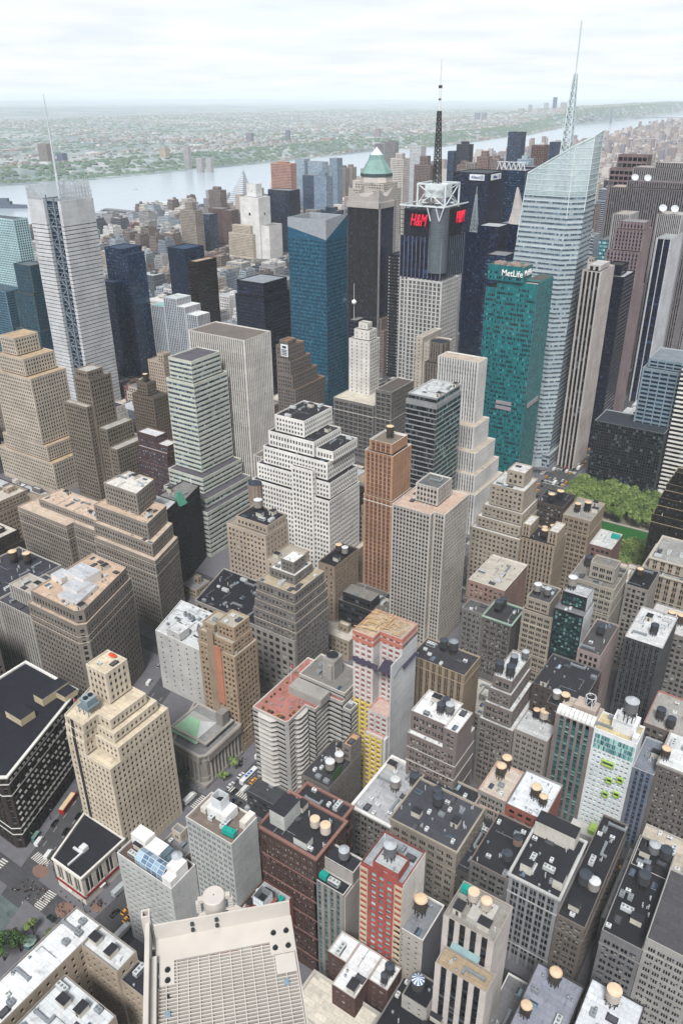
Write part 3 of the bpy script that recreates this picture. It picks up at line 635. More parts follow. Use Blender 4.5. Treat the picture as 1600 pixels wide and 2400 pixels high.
A_('v13', 'loft_building', 'grey loft with a glass skylight roof', 'the grey loft with the skylight roof',
   [(-157.5, -144.2, 362.6, 374, 0, 46)], '#77736e', P(3.2, 3.7, .6, .6, k=2, fr='#4c5354'), None, roof='#6a696a', cope='#908b86')
A_('v14', 'brick_building', 'salmon brick block with white roof plant', 'the salmon brick block',
   [(-164, -140.2, 384, 420, 0, 52)], '#9a7464', P(3, 3.6, .4, .5), P(3, 3.6, .35, .5), roof='#c3bdb4', cope='#d5cfc6')
A_('v9', 'loft_building', 'buff stepped loft with two pale tanks on a dark roof house', 'the buff stepped loft with pale tanks',
   [(-121, -103.4, 362.6, 382, 0, 59), (-119.8, -106.4, 364, 382, 59, 67)], '#9b8d78', P(3.6, 3.6, .74, .6, k=3, gl='dark', fr='#7a766f'), None, roof='#5b5c60', cope='#b8aa92', bands=(20, 30, 40, 50))
A_('v10', 'hotel', 'dark glass hotel with teal panels and a white side wall', 'the dark glass hotel with teal panels',
   [(-103.2, -87, 362.6, 380, 0, 66.5, '#8a8b8f'), (-101.5, -88, 368, 379.5, 66.5, 75, '#c2c5c8')], '#33353a', K(1.8, 3.0, .75, .8, gl='green', sp='#22262b', fr='#2c3236', m=.6), None, cope='#7b7d82')
A_('v5', 'loft_building', 'broad grey buff loft with a blank roof house', 'the broad grey buff loft',
   [(-106, -80, 392, 420, 0, 70), (-96.5, -82.5, 398, 408, 70, 80)], '#9a907f', P(3.6, 3.6, .74, .6, k=3, gl='dark', fr='#55534f'), P(3.2, 3.6, .3, .4), roof='#8e8a84', cope='#b5ab9a', bands=(52, 62))
A_('v8', 'loft_building', 'black roofed loft with round arched top storey', 'the black roofed loft with arches',
   [(-79, -66, 415, 440, 0, 62)], '#8c857c', P(2.8, 3.6, .5, .6), P(2.8, 3.6, .5, .6), roof='#26272d', cope='#8f887f')
A_('v4', 'brick_building', 'red brown block with a white roof and teal unit', 'the red brown block with the teal unit',
   [(-109.7, -95.8, 441, 464, 0, 66.9)], '#7d5a50', P(3, 3.6, .5, .5, gl='dark'), P(3, 3.6, .35, .5), roof='#cbccca', cope='#c4bdb5')
A_('v2', 'office_building', 'tan art deco tower with ribbed piers and tanks with tan lids', 'the tan ribbed tower',
   [(-156, -130.7, 441, 462, 0, 58), (-154.6, -149, 443, 458, 58, 67, '#d8d6d2'), (-137, -130.7, 443, 458, 58, 67, '#d8d6d2')], '#a58f74', K(2.6, 3.5, .5, .6, gl='dark', sp='#8a755d', fr='#a9a49b'), P(2.6, 3.5, .3, .5), roof='#3a3b40', cope='#b8a58b')
A_('v3', 'loft_building', 'buff brick block with tan lidded tanks beside the park', 'the buff brick block beside the park',
   [(-137.5, -118.5, 471, 502, 0, 66.4)], '#998468', P(3.2, 3.6, .52, .5, k=2, gl='dark', fr='#9b978f'), P(3.2, 3.6, .3, .4), roof='#a7a49f', cope='#b09c80', bands=(40, 55))
A_('v3l', 'loft_building', 'dark brown block with two black tanks near the park', 'the dark brown block near the park',
   [(-157, -138, 471, 495, 0, 71)], '#5d5049', P(2.6, 3.6, .5, .5, fr='#b5b1aa'), P(3, 3.6, .4, .5), roof='#37373c', cope='#6f625a')
A_('v1', 'office_tower', 'tall tan brick stepped tower beside the cream apartment tower', 'the tall tan stepped tower',
   [(-188.5, -153.5, 438, 470, 0, 57), (-186.4, -155, 441, 470, 57, 64.7), (-183.5, -155.5, 443.5, 470, 64.7, 73), (-180.5, -157, 446, 470, 73, 88), (-172, -160, 452, 466, 88, 98)], '#a59580', P(3.0, 3.5, .42, .5, fr='#c9c5bd', tb=1.3), P(3.0, 3.5, .36, .5, fr='#c9c5bd', tb=1.3), roof='#d3d2d0', cope='#b5a690')
A_('v6', 'office_building', 'ornate beige stone block with tall arched windows at the right edge', 'the ornate beige stone block',
   [(-77, -40, 443, 480, 0, 58), (-74, -45, 447, 478, 58, 66)], '#a8967f', K(4.4, 4.0, .5, .62, k=2, gl='dark', sp='#8b7a66', fr='#6b655c'), P(3, 4, .4, .5), roof='#a6a6a4', cope='#bdb09c', cornice=.8, bands=(40,))
A_('vright', 'loft_building', 'white tiled roof with tan lidded tanks behind the dark grey loft', 'the white roof behind the dark grey loft',
   [(-62, -30, 398, 425, 0, 50)], '#7a736d', P(3, 3.6, .5, .5), P(3, 3.6, .4, .5), roof='#cdccca', cope='#8a857f')
A_('v7', 'gothic_tower', 'black brick gothic tower with gold crown at the right edge', 'the black and gold gothic tower',
   [(-88, -66, 505, 530, 0, 66), (-86, -68, 507, 528, 66, 78), (-83.5, -70.5, 509, 526, 78, 88), (-80.5, -73.5, 512, 522, 88, 96)], '#2b2523', P(2.4, 3.5, .42, .6, gl='dark', fr='#8a8376', tb=1.4), P(2.4, 3.5, .42, .6, gl='dark', fr='#8a8376'), roof='#2f2b29', cope='#a08a5a', bands=(60, 72, 83))
# ------------------------------------------------------------ middle distance towers
def text_mesh(name, s, size, h, origin, t_dir, m, parent=None, loc=(0, 0, 0), depth=.25, shear=0, bold=.012, width=0):
    """raised lettering standing on a vertical face; t_dir runs along the face, left to right"""
    cu = bpy.data.curves.new(name, 'FONT'); cu.body = s; cu.size = size; cu.extrude = depth/2; cu.align_x = 'CENTER'; cu.align_y = 'CENTER'; cu.shear = shear; cu.offset = bold*size
    o = bpy.data.objects.new(name, cu); COL.objects.link(o)
    dg = bpy.context.evaluated_depsgraph_get(); me = bpy.data.meshes.new_from_object(o.evaluated_get(dg)); bpy.data.objects.remove(o)
    xs = np.empty(len(me.vertices)*3); me.vertices.foreach_get('co', xs); xs = xs.reshape(-1, 3)
    if width: xs[:, 0] *= width/(xs[:, 0].max()-xs[:, 0].min())
    if h: xs[:, 1] *= h/max(1e-6, (xs[:, 1].max()-xs[:, 1].min()))
    t = np.array([t_dir[0], t_dir[1], 0.]); n = np.array([t[1], -t[0], 0]); og = np.array(origin, float)
    w = og+t*xs[:, :1]+np.array([0, 0, 1.])*xs[:, 1:2]+n*xs[:, 2:3]-np.array(loc)
    me.vertices.foreach_set('co', w.astype(np.float32).ravel()); me.update(); me.materials.clear(); me.materials.append(m)
    q = bpy.data.objects.new(name, me); COL.objects.link(q)
    if parent is not None: q.parent = parent
    return q
def emat(name, color, e):
    key = ('emit', name)
    if key in MATS: return MATS[key]
    m = bpy.data.materials.new(name); m.use_nodes = True; p = m.node_tree.nodes['Principled BSDF']
    p.inputs['Base Color'].default_value = (*hx(color), 1); p.inputs['Emission Color'].default_value = (*hx(color), 1); p.inputs['Emission Strength'].default_value = e
    MATS[key] = m; return m
def frustum(b, x0, x1, y0, y1, z0, X0, X1, Y0, Y1, z1, mi=0, mt=None):
    a = rect(x0, x1, y0, y1); c = rect(X0, X1, Y0, Y1)
    for i in range(4):
        j = (i+1) % 4
        b.q([(*a[i], z0), (*a[j], z0), (*c[j], z1), (*c[i], z1)], mi)
    b.poly([(*p, z1) for p in c], mi if mt is None else mt)
# --- block 36-38 west of the avenue
r_bank = A_('bank', 'bank', 'grey stone temple bank with a colonnade and a pale green hipped skylight', 'the temple bank',
   [([(-243, 205.7), (-224.5, 205.7), (-222.5, 208), (-222.5, 234), (-254, 234)], 0, 21, '#8b8b8d'), (-249, -226, 212, 232, 21, 23.5, '#9a9a9a')], '#8d857b', None, None, cope='#a39c92', cornice=.9, bands=(16.5, 5))
r_tan = A_('tan', 'office_tower', 'slender ochre brick tower with an orange scaffold strip', 'the ochre brick tower',
   [(-247, -222.3, 234.5, 252, 0, 65), (-247, -224, 235.5, 251, 65, 72), (-236, -224.5, 238, 250, 72, 80), (-246, -238, 238, 249, 72, 76)], '#a98a63', P(2.4, 3.3, .46, .52, fr='#6f665a', gl='old'), P(2.6, 3.3, .5, .55, fr='#6f665a'), roof='#b8b3a8', cope='#b89a72', bands=(14,))
A_('whitewall', 'loft_building', 'blank pale grey wall building with a white wedge roof full of ducts', 'the wedge building with white ducts',
   [([(-297.5, 250), (-262.5, 250), (-262.5, 281), (-307, 281)], 0, 42), (-288, -278, 250.2, 258, 42, 47)], '#bdbcb8', P(6.5, 3.6, .16, .4, gl='dark', fr='#8a8a88'), None, roof='#d3d6d8', cope='#d9d9d6')
A_('podium', 'store_building', 'low block with a wide black roof and grey skylights', 'the wide black roof',
   [([(-298, 284), (-222.5, 284), (-222.5, 296), (-262, 322), (-308, 322)], 0, 43.5)], '#8f8880', P(4.5, 5, .6, .6), P(4.5, 5, .6, .6), roof='#2d2e38', cope='#b3aca2')
A_('dstep', 'loft_building', 'grey brick stepped loft with tan upper terraces', 'the grey loft with tan terraces',
   [(-252.6, -222.2, 285.5, 317, 0, 55), (-252, -222.9, 286.2, 317, 55, 60.5, '#b9ae9c'), (-251.4, -223.6, 287, 316.8, 60.5, 66, '#b9ae9c'), (-250.8, -224.3, 287.8, 316.4, 66, 72.5), (-248, -230, 296, 313, 72.5, 78, '#dfe0df'), (-241, -232, 298, 309, 78, 85, '#e3e4e3')], '#77706a', P(2.6, 3.3, .46, .52, fr='#c3bfb8', tb=1.4), P(2.6, 3.3, .46, .52, fr='#c3bfb8', tb=1.4), roof='#b7ab98', cope='#bfae96', bands=(48, 54))
A_('itan1', 'office_building', 'blank tan walled tower with a black roofed penthouse', 'the blank tan walled tower',
   [(-303, -271.8, 322.5, 345, 0, 78), (-297, -272, 325, 344, 78, 84, '#35363f'), (-271.6, -256, 322.5, 345, 0, 62, '#b3ada4')], '#b29c83', P(3.0, 3.5, .42, .5, fr='#8d857b'), P(3.6, 3.5, .36, .5), roof='#a39d94', cope='#bda88f')
A_('itan2', 'office_building', 'tan brick block with a black roof and two small tanks', 'the tan block with the black roof',
   [(-262, -248.9, 363, 392, 0, 43)], '#9c8468', P(3.2, 3.5, .3, .6), P(3.2, 3.5, .3, .6), roof='#26272e', cope='#7c6a58')
A_('sgar', 'garage', 'dark low garage with a brown brick plant enclosure on its roof', 'the dark garage',
   [(-246, -208.8, 362.8, 388, 0, 19, '#77736f'), (-243, -221, 363.5, 374, 19, 26, '#8d8b86')], '#3c3a3c', R(4.5, .5, 3, gl='dark', sp='#3a3a3c'), None, cope='#8d8880')
A_('lowI', 'store_building', 'low white roofed shop with teal painted shutters', 'the white roofed shop', [(-186, -165, 285, 315, 0, 20)], '#55504c', P(3, 4, .6, .5, gl='teal'), P(3, 4, .6, .5, gl='teal'), roof='#c9ccce')
r_or = A_('orange', 'apartment_tower', 'slender orange brick tower with blue window strips and a water tank on its crown', 'the slender orange tower',
   [(-251, -229, 401, 426, 0, 80), (-250.6, -229.4, 401.4, 425.6, 80.4, 112), (-248.5, -231.5, 403.5, 423.5, 112, 119)], '#bb8350', K(3.4, 3.1, .6, .74, k=2, gl='navy', sp='#9d6438', fr='#3b4450', m=1.2), K(3.4, 3.1, .5, .74, k=2, gl='navy', sp='#9d6438', fr='#3b4450', m=1.2), roof='#8d8378', cope='#e3ddd3', bands=(76,), parapet=1.6)
A_('cream', 'apartment_tower', 'cream concrete apartment tower with stepped corners and a tan roof terrace', 'the cream apartment tower',
   [([(-210, 368), (-184, 368), (-184, 372.5), (-177, 372.5), (-177, 405), (-210, 405)], 0, 98, '#c9b3a5'), (-201, -186, 380, 398, 98, 109.5, '#77787a')], '#bdb2a4', P(2.2, 2.85, .74, .54, gl='dark', fr='#8c8a86', m=.7, tb=1.2), P(2.2, 2.85, .66, .54, gl='dark', fr='#8c8a86', m=.7, tb=1.2), cope='#d3cabd', sp='#98918a')
A_('bricken', 'office_tower', 'white stepped wedding cake tower with dark roof plant', 'the white wedding cake tower',
   [(-339.6, -272.6, 392, 430, 0, 72), (-337, -274, 395, 430, 72, 84), (-333, -278, 398, 432, 84, 97), (-330, -291, 401, 434, 97, 108), (-326, -301, 404, 438, 108, 120), (-290, -276, 402, 432, 97, 104), (-303, -285, 390.5, 394, 0, 92)], '#e2ded6', P(2.5, 3.6, .46, .52, gl='dark', fr='#b8b5ae', m=1.0, tb=1.6), P(2.5, 3.6, .5, .55, gl='dark', fr='#b8b5ae', tb=1.6), roof='#3b3b40', cope='#dedad3')
A_('palegreen', 'office_tower', 'pale green banded office tower with stepped top', 'the pale green banded tower',
   [(-428, -375.5, 380, 438.5, 0, 39), (-426, -381, 386, 438, 39, 46), (-425, -389, 392, 437.5, 46, 59), (-424.7, -396.8, 400, 437, 59, 130), (-422.2, -399.3, 402, 433.5, 130, 146)], '#bfc4b2', R(3.75, .5, 1.9, gl='ice', sp='#8f988c', fr='#aab2a6', bb=2), R(3.75, .5, 1.9, gl='ice', sp='#8f988c', fr='#aab2a6', bb=2), roof='#6d6a72', cope='#d0d4c4')
A_('striped', 'office_tower', 'tall slab tower of narrow white and black vertical stripes', 'the striped slab tower',
   [(-437.7, -381.5, 441, 472.7, 0, 155), (-381.3, -373, 443, 470, 0, 62)], '#d3cdc3', K(2.1, 3.7, .54, .62, gl='dark', sp='#1e1f24', d=.55, ds=.5, rail=False, tb=1), K(2.1, 3.7, .5, .62, gl='dark', sp='#3b3a3a', d=.55, ds=.5, rail=False, tb=1), roof='#837c78', cope='#d8d2c8')
A_('nelson', 'office_tower', 'buff brick setback skyscraper at the left edge', 'the buff setback skyscraper',
   [(-640, -563, 386, 428, 0, 31), (-632, -570, 388, 428, 31, 45), (-627, -576, 389, 426, 45, 105), (-620, -585, 392, 424, 105, 120), (-618, -598, 396, 420, 120, 135)], '#bdad97', P(2.6, 3.4, .42, .55, gl='dark', fr='#8a8174', m=1.1), P(2.6, 3.4, .42, .55, gl='dark', fr='#8a8174', m=1.1), roof='#c2ae93', cope='#cdb89c')
A_('d2', 'office_tower', 'thin grey brown slab tower with a blank side and cluttered white crown', 'the thin grey brown slab tower',
   [(-545, -516, 395, 401, 0, 90), (-534, -515, 401.2, 424, 0, 112), (-532, -517, 402, 418, 112, 118), (-515, -505, 403, 432, 0, 70), (-505, -496, 403, 436, 0, 54)], '#82735f', P(2.6, 3.5, .5, .55, gl='dark', fr='#8f8778'), P(2.6, 3.5, .5, .55, gl='dark', fr='#8f8778'), roof='#b9b7b2', cope='#978872')
A_('dred', 'loft_building', 'plum red brick loft with a white roof and orange end wall', 'the plum red loft',
   [(-523, -461.5, 426, 446, 0, 50), (-497, -474, 428, 440, 50, 62), (-474, -461.8, 428, 440, 50, 56, '#d3d4d4')], '#6e4a4b', P(2.6, 3.7, .5, .5, gl='ice', fr='#b3a9a6'), P(2.6, 3.7, .4, .5, gl='ice'), roof='#d5d7d9', cope='#8a6464', bands=(36,))
A_('dbrn2', 'hotel', 'dark brown brick block with rooftop sheds behind the thin slab', 'the dark brown block with sheds',
   [(-575, -546, 495, 515, 0, 62), (-570, -556, 498, 510, 62, 74)], '#75634f', P(2.7, 3.4, .46, .52, gl='dark', fr='#8c8373'), P(2.7, 3.4, .46, .52, gl='dark', fr='#8c8373'), roof='#5a5654', cope='#867359')
A_('dtan3', 'office_building', 'plain tan tower beside the pale green banded tower', 'the plain tan tower',
   [(-619, -596, 560, 585, 0, 72), (-606, -597, 562, 572, 72, 80)], '#b19c84', P(3, 3.4, .4, .5, gl='dark'), P(3, 3.4, .4, .5, gl='dark'), roof='#a79c90')
r_h7 = A_('h7', 'office_building', 'broad beige stepped loft building with white penthouse roof', 'the broad beige stepped loft',
   [([(-474, 290), (-421, 290), (-421, 296), (-393, 296), (-393, 290), (-336, 290), (-346, 320.5), (-474, 320.5)], 0, 55.5), ([(-396, 293.5), (-341, 293.5), (-350, 321), (-396, 321)], 55.5, 64.5), ([(-397, 297), (-347, 297), (-355, 322), (-397, 322)], 64.5, 76, '#cdb9a6'), ([(-391, 303), (-360.4, 303), (-367, 325), (-391, 325)], 76, 91, '#dcd9d4'), (-462, -398, 300, 320, 55.5, 61, '#d3bfae')], '#8f8376', P(2.4, 3.6, .44, .56, gl='dark', fr='#a39b90', tb=1.8), P(2.4, 3.6, .44, .56, gl='dark', fr='#a39b90', tb=1.8), roof='#cfbfaf', cope='#bfae9a', bands=(44, 52))
A_('h8', 'office_building', 'black brick office block with light window dashes and a green copper crest', 'the black brick block with the copper crest',
   [([(-392, 343), (-367, 343), (-379, 378), (-395, 378)], 0, 62), ([(-398, 326), (-362, 326), (-367, 343), (-398, 343)], 0, 67, '#c9cbcc')], '#37343a', P(2.8, 3.6, .34, .4, gl='ice', fr='#8b8b8d'), P(2.8, 3.6, .34, .4, gl='ice', fr='#8b8b8d'), roof='#8f8d8c', cope='#55535a')
r_h9 = A_('h9', 'office_building', 'massive beige corner loft building with white roof houses', 'the massive beige corner loft',
   [([(-347, 206), (-307, 206), (-303.5, 210), (-318, 255), (-350, 255)], 0, 68), ([(-345, 208), (-308.5, 208), (-305.5, 211.5), (-319, 253.5), (-348, 253.5)], 68, 75.5, '#cdb7a4')], '#83786c', P(2.5, 3.7, .46, .56, gl='dark', fr='#b0a89d', tb=2.4), P(2.5, 3.7, .46, .56, gl='dark', fr='#b0a89d', tb=2.4), roof='#cbb8a6', cope='#bba48d', bands=(56, 60))
A_('hleft', 'office_building', 'pale fluted white building with tan roof house and round tanks', 'the pale fluted building',
   [(-378, -347.4, 206.2, 240, 0, 58, '#5a5a63'), (-372, -352, 212, 226, 58, 68, '#b9b3ab'), (-420, -378.3, 206.2, 252, 0, 58, '#4b4b54')], '#a9a39b', K(2.4, 3.6, .5, .6, gl='dark', sp='#7c756e', fr='#8f8980'), P(2.6, 3.6, .4, .5), cope='#bdb6ab')
A_('jfar', 'office_building', 'grey brick block at the left edge behind the dark store', 'the grey brick block at the left edge',
   [(-420, -352, 128, 187, 0, 60)], '#7c7068', P(2.8, 3.6, .44, .5, gl='dark', fr='#9c948a'), P(2.8, 3.6, .44, .5, gl='dark', fr='#9c948a'), roof='#b5b3b0')
A_('fgl', 'office_tower', 'grey glass banded office block with open plant deck and white mast', 'the grey glass banded block',
   [(-260, -235.2, 471, 510, 0, 124), (-259, -236, 472, 509, 124, 128.5, '#c9cccc')], '#8d9092', R(3.9, .78, 1.5, gl='dark', sp='#4d5154', fr='#8d9192', bb=1, tb=3), R(3.9, .8, 1.5, gl='green', sp='#7e8582', fr='#a9aeab', bb=1, tb=3), roof='#bfc1c0', cope='#b9bcbd', parapet=2)
A_('fwh', 'office_tower', 'pale ribbed stepped tower beside the teal tower', 'the pale ribbed stepped tower',
   [(-276, -241, 550, 566, 0, 133), (-277, -236, 540, 568, 0, 84), (-278, -230, 532, 570, 0, 66), (-279, -226, 526, 572, 0, 50), (-280, -222.5, 521, 574, 0, 36)], '#c9c7c4', K(2.2, 3.6, .42, .66, gl='dark', sp='#77777a', d=.5, ds=.3, rail=False), K(2.2, 3.6, .42, .66, gl='dark', sp='#9a9a9c', d=.5, ds=.3, rail=False), roof='#c3b8aa', cope='#d6d4cf')
r_met = A_('metl', 'office_tower', 'teal green glass tower with white rooftop lettering', 'the teal glass tower',
   [(-255, -221.5, 606, 641, 0, 184.5, '#b8b4ae'), (-265, -255.1, 607.5, 641, 0, 178, '#77706c'), (-263, -233, 604.2, 622, 184.5, 196.5, '#77706c'), (-233, -221.8, 614, 640, 184.5, 186, '#6f6a66')], '#1f8183', C(1.5, 3.95, .5, gl='teal', sp='tealsp', tb=4), C(1.5, 3.95, .4, gl='teal', sp='tealsp', tb=4), cope='#2b8b8b', sp='tealsp')
loc = r_met[1]; wh = mat('plain', '#f4f4f2', .4)
text_mesh('sign_lettering', 'MetLife', 6.6, 0, (-242.3, 603.85, 190.8), (1, 0), wh, r_met[0], loc, .5, bold=.008, width=17.4)
text_mesh('sign_lettering', 'MetLife', 6.2, 0, (-232.7, 613.2, 191.2), (0, 1), wh, r_met[0], loc, .5, bold=.008, width=14)
b = MB(); b.box(-247, -233, 605.4, 605.9, 78, 81); b.box(-247, -233, 605.4, 605.9, 82.5, 85.5); part('louvre_band', b, mat('plain', '#a39da3'), r_met)
b = MB(); b.box(-221.4, -220.9, 612, 636, 81, 85); part('louvre_band', b, mat('plain', '#a9a5a8'), r_met)
A_('w1133', 'office_tower', 'dark fluted tower with white marble piers beside the icy crystalline tower', 'the fluted tower with white piers',
   [(-214, -197.5, 690, 727, 0, 183), (-211, -200, 694, 720, 183, 187, '#c9c9c9')], '#b5a9a2', K(3.6, 3.7, .62, .8, gl='dark', sp='#15161a', d=.7, ds=.6, rail=False, tb=12), K(1.7, 3.7, .5, .7, gl='dark', sp='#3a3536', d=.6, ds=.5, rail=False, tb=9), roof='#a9a9aa', cope='#cfc6be')
A_('cdark2', 'office_tower', 'black glass slab with a dark raised roof box', 'the black glass slab',
   [(-214, -194, 750, 786, 0, 169), (-212, -199, 756, 776, 169, 178, '#4d4c50')], '#1c2030', R(3.8, .55, 1.6, gl='navy', sp='#161a28', d=.08, pd=.06), R(3.8, .55, 1.6, gl='navy', sp='#202636', d=.08, pd=.06), roof='#b9bcbe')
A_('cbrn', 'office_tower', 'rose granite tower with notched grey crown', 'the rose granite tower',
   [(-246, -206, 838, 880, 0, 140), (-240, -206.5, 843, 878, 140, 176), (-236, -207, 850, 876, 176, 196), (-234, -209, 854, 874, 196, 203, '#9aa0a2')], '#8b7376', K(3.4, 3.8, .5, .55, gl='navy', sp='#6e5c60', d=.5, ds=.3, rail=False), K(2.0, 3.8, .46, .6, gl='dark', sp='#6c5f66', d=.4, ds=.3, rail=False), roof='#8d8f92', cope='#a58c8a')
A_('cstrip', 'office_tower', 'dark tower with broad white vertical ribs at the right', 'the dark tower with broad white ribs',
   [(-209, -193.5, 913, 964, 0, 181)], '#b9bcc2', K(7.5, 3.8, .86, .8, gl='navy', sp='#101626', d=.5, ds=.4, rail=False), K(3.0, 3.8, .5, .8, gl='navy', sp='#141a2c', d=.7, ds=.6, rail=False), roof='#aeb2b3')
A_('crib1', 'office_tower', 'wide brown ribbed slab with rooftop satellite dishes', 'the wide brown ribbed slab',
   [(-304, -197, 1040, 1075, 0, 217), (-285, -200, 1046, 1068, 217, 224, '#8b8185')], '#7d7479', K(2.6, 3.8, .52, .8, gl='dark', sp='#2c2a33', d=.6, ds=.5, rail=False, tb=5), K(2.6, 3.8, .52, .8, gl='dark', sp='#2c2a33', d=.6, ds=.5, rail=False), roof='#bfb3a8')
A_('crib2', 'office_tower', 'second grey ribbed slab further up the avenue with a pale roof house', 'the farther grey ribbed slab',
   [(-300, -200, 1120, 1155, 0, 234), (-275, -205, 1126, 1150, 234, 240, '#d9d8d4')], '#918b8d', K(2.6, 3.8, .5, .8, gl='dark', sp='#3a3840', d=.6, ds=.5, rail=False, tb=5), None, roof='#b5afab')
A_('criL', 'office_tower', 'narrow light ribbed tower behind the rose granite tower', 'the narrow light ribbed tower',
   [(-256, -238, 905, 940, 0, 203), (-222, -196, 955, 985, 0, 200, '#b9b5b0')], '#a5a1a3', K(2.0, 3.8, .5, .8, gl='dark', sp='#35343c', d=.6, ds=.5, rail=False), None, roof='#b3aea8')
A_('ctop', 'office_tower', 'rose brown tower with pale panelled crown behind the ribbed slabs', 'the rose brown tower with pale panels',
   [(-382, -325, 1300, 1330, 0, 218), (-374, -330, 1304, 1327, 218, 237, '#8c7473')], '#83696b', P(7, 7.6, .82, .62, gl='dark', fr='#c9bda9', rail=False), P(7, 7.6, .8, .62, gl='dark', rail=False), roof='#9b8a86')
A_('gbl', 'office_building', 'blue grey glazed office block with a blue screen wall by the park', 'the blue grey office block',
   [(-151, -100, 690, 735, 0, 108), (-148, -100, 694, 733, 108, 116, '#8f979f')], '#7291a0', P(6.8, 3.8, .86, .52, k=1, gl='navy', fr='#8aa3ae', rail=False, d=.3), None, roof='#858d95', cope='#a9b8bf', sp='#6d8c9b')
A_('ggr', 'office_building', 'dark gridded glass office block facing the park', 'the dark gridded glass block',
   [(-179.8, -120.1, 672, 706, 0, 59.5)], '#4c5358', C(2.1, 2.8, .72, gl='dark', sp='#33383d', d=.25, ds=.2), C(2.1, 2.8, .72, gl='dark', sp='#33383d', d=.25, ds=.2), roof='#454b55', cope='#a3aab0')
A_('grace', 'office_tower', 'white striped sloping tower at the right edge above the park', 'the white striped sloping tower',
   [(-118, -60, 680, 715, 0, 120)], '#d9d4cb', R(3.9, .58, 3.4, gl='dark', sp='#2a2a2e', d=.6, pd=.2), R(3.9, .58, 3.4, gl='dark', sp='#d9d4cb', d=.6, pd=0), roof='#c9c5be')
A_('parwhite', 'office_tower', 'slim white brick tower with blank front stripes', 'the slim white brick tower',
   [(-406, -382.6, 620, 638, 0, 112), (-402, -385, 623, 636, 112, 121), (-399, -389, 626, 634, 121, 127)], '#d2cdc4', K(5, 3.4, .16, .5, gl='dark', d=.3, ds=.1), P(3.2, 3.4, .42, .5, gl='dark', fr='#9b968e'), roof='#a9a59e', cope='#dad6ce')
A_('parkbase', 'office_building', 'grey loft block with white mullioned windows below the slim white tower', 'the grey block below the slim white tower',
   [(-408, -363, 596, 640, 0, 60), (-362.5, -345, 598, 640, 0, 76, '#6d6663')], '#77726e', P(5.2, 4.4, .8, .66, k=3, gl='dark', fr='#c9c6c0', tb=2.5), P(5.2, 4.4, .7, .6, k=3, gl='dark', fr='#c9c6c0'), roof='#d0cabd', cope='#d0cabd', bands=(48,))
A_('egrn', 'office_tower', 'stepped brown grey tower with a white sign board on its crown', 'the stepped tower with the sign board',
   [(-477, -455, 598, 650, 0, 58), (-477, -458, 598, 640, 58, 72), (-477, -460, 598, 632, 72, 86), (-477, -462.5, 598, 625, 86, 100), (-474, -464, 600, 614, 100, 105)], '#7a6d65', P(2.8, 3.5, .4, .5, gl='dark', fr='#9a9188'), P(2.8, 3.5, .4, .5, gl='dark', fr='#b59a78'), roof='#8b6f5c', cope='#a18b74')
b = MB(); b.box(-470.5, -461.9, 597.2, 597.7, 90, 102); sg = b.build('sign_board', mat('plain', '#e8eaec'), None); tag(sg, 'white sign board with dark lines hung on the stepped tower', 'sign board')
b = MB(); b.box(-468.5, -463.9, 596.9, 597.1, 98.5, 100.5)
for i in range(4): b.box(-469.3, -463.1, 596.9, 597.1, 91.5+i*1.6, 92.2+i*1.6)
q = b.build('lettering', mat('plain', '#3f4650'), sg)
A_('fknick', 'hotel', 'cream edged grey hotel slab with twin white roof drums', 'the cream edged hotel slab',
   [(-345, -337.8, 640, 678, 0, 118, '#b9b3a8'), (-337.6, -322, 642, 670, 0, 112, '#a39c90')], '#b5a898', P(3.5, 3.4, .2, .4, gl='dark'), P(2.8, 3.2, .4, .4, gl='green', fr='#8a8a86'), roof='#b9b3a8', cope='#d8cdbf')
A_('fbush', 'office_tower', 'dark brown gothic tower with a polygonal slate roof', 'the brown gothic polygonal tower',
   [(-322, -304, 615, 636, 0, 104), ([(-319, 618), (-307.5, 618), (-305, 622), (-305, 630), (-308, 634), (-318, 634), (-321, 630), (-321, 622)], 104, 122)], '#7b6c60', K(2.6, 3.8, .4, .7, gl='dark', sp='#5f5249'), K(2.6, 3.8, .4, .7, gl='dark', sp='#5f5249'), roof='#3e4350', cope='#8d7d6c')
A_('a2dk', 'office_building', 'dark teal stepped office block left of the lattice tower', 'the dark teal stepped block',
   [(-893, -848, 598, 640, 0, 60), (-889, -852, 602, 636, 60, 104), (-886, -855, 606, 630, 104, 137)], '#3b5a63', R(3.8, .62, 1.5, gl='tst', sp='#50737b', d=.1, pd=.06), R(3.8, .62, 1.5, gl='tst', sp='#50737b', d=.1, pd=.06), roof='#6d7a80')
A_('a1teal', 'apartment_tower', 'pale aqua gridded tower at the left edge', 'the pale aqua tower',
   [(-1030, -972, 677, 700, 0, 174)], '#9fcbd0', P(3.4, 3.2, .6, .62, gl='tst', fr='#a9cfd2', rail=False, tb=1.5), P(3.4, 3.2, .6, .62, gl='tst', rail=False), roof='#6d747c')
A_('a1b', 'apartment_tower', 'dark blue glass tower in front of the pale aqua tower', 'the dark blue tower at the left edge',
   [(-960, -905, 600, 625, 0, 102)], '#3f7391', R(3.2, .66, 1.6, gl='tst', sp='#6fa2b4', d=.1, pd=.06), R(3.2, .66, 1.6, gl='tst', sp='#6fa2b4', d=.1, pd=.06), roof='#5a6f7d')
A_('a3blue', 'office_tower', 'deep blue glass tower in two shades right of the lattice tower', 'the deep blue glass tower',
   [(-790, -760, 668, 700, 0, 156), (-760, -752, 668, 696, 0, 150), (-812, -768, 655, 667.7, 0, 118)], '#3a527a', C(1.6, 3.9, .6, gl='blue', sp='navy'), C(1.6, 3.9, .6, gl='blue', sp='blue'), roof='#4d5d75', sp='navy')
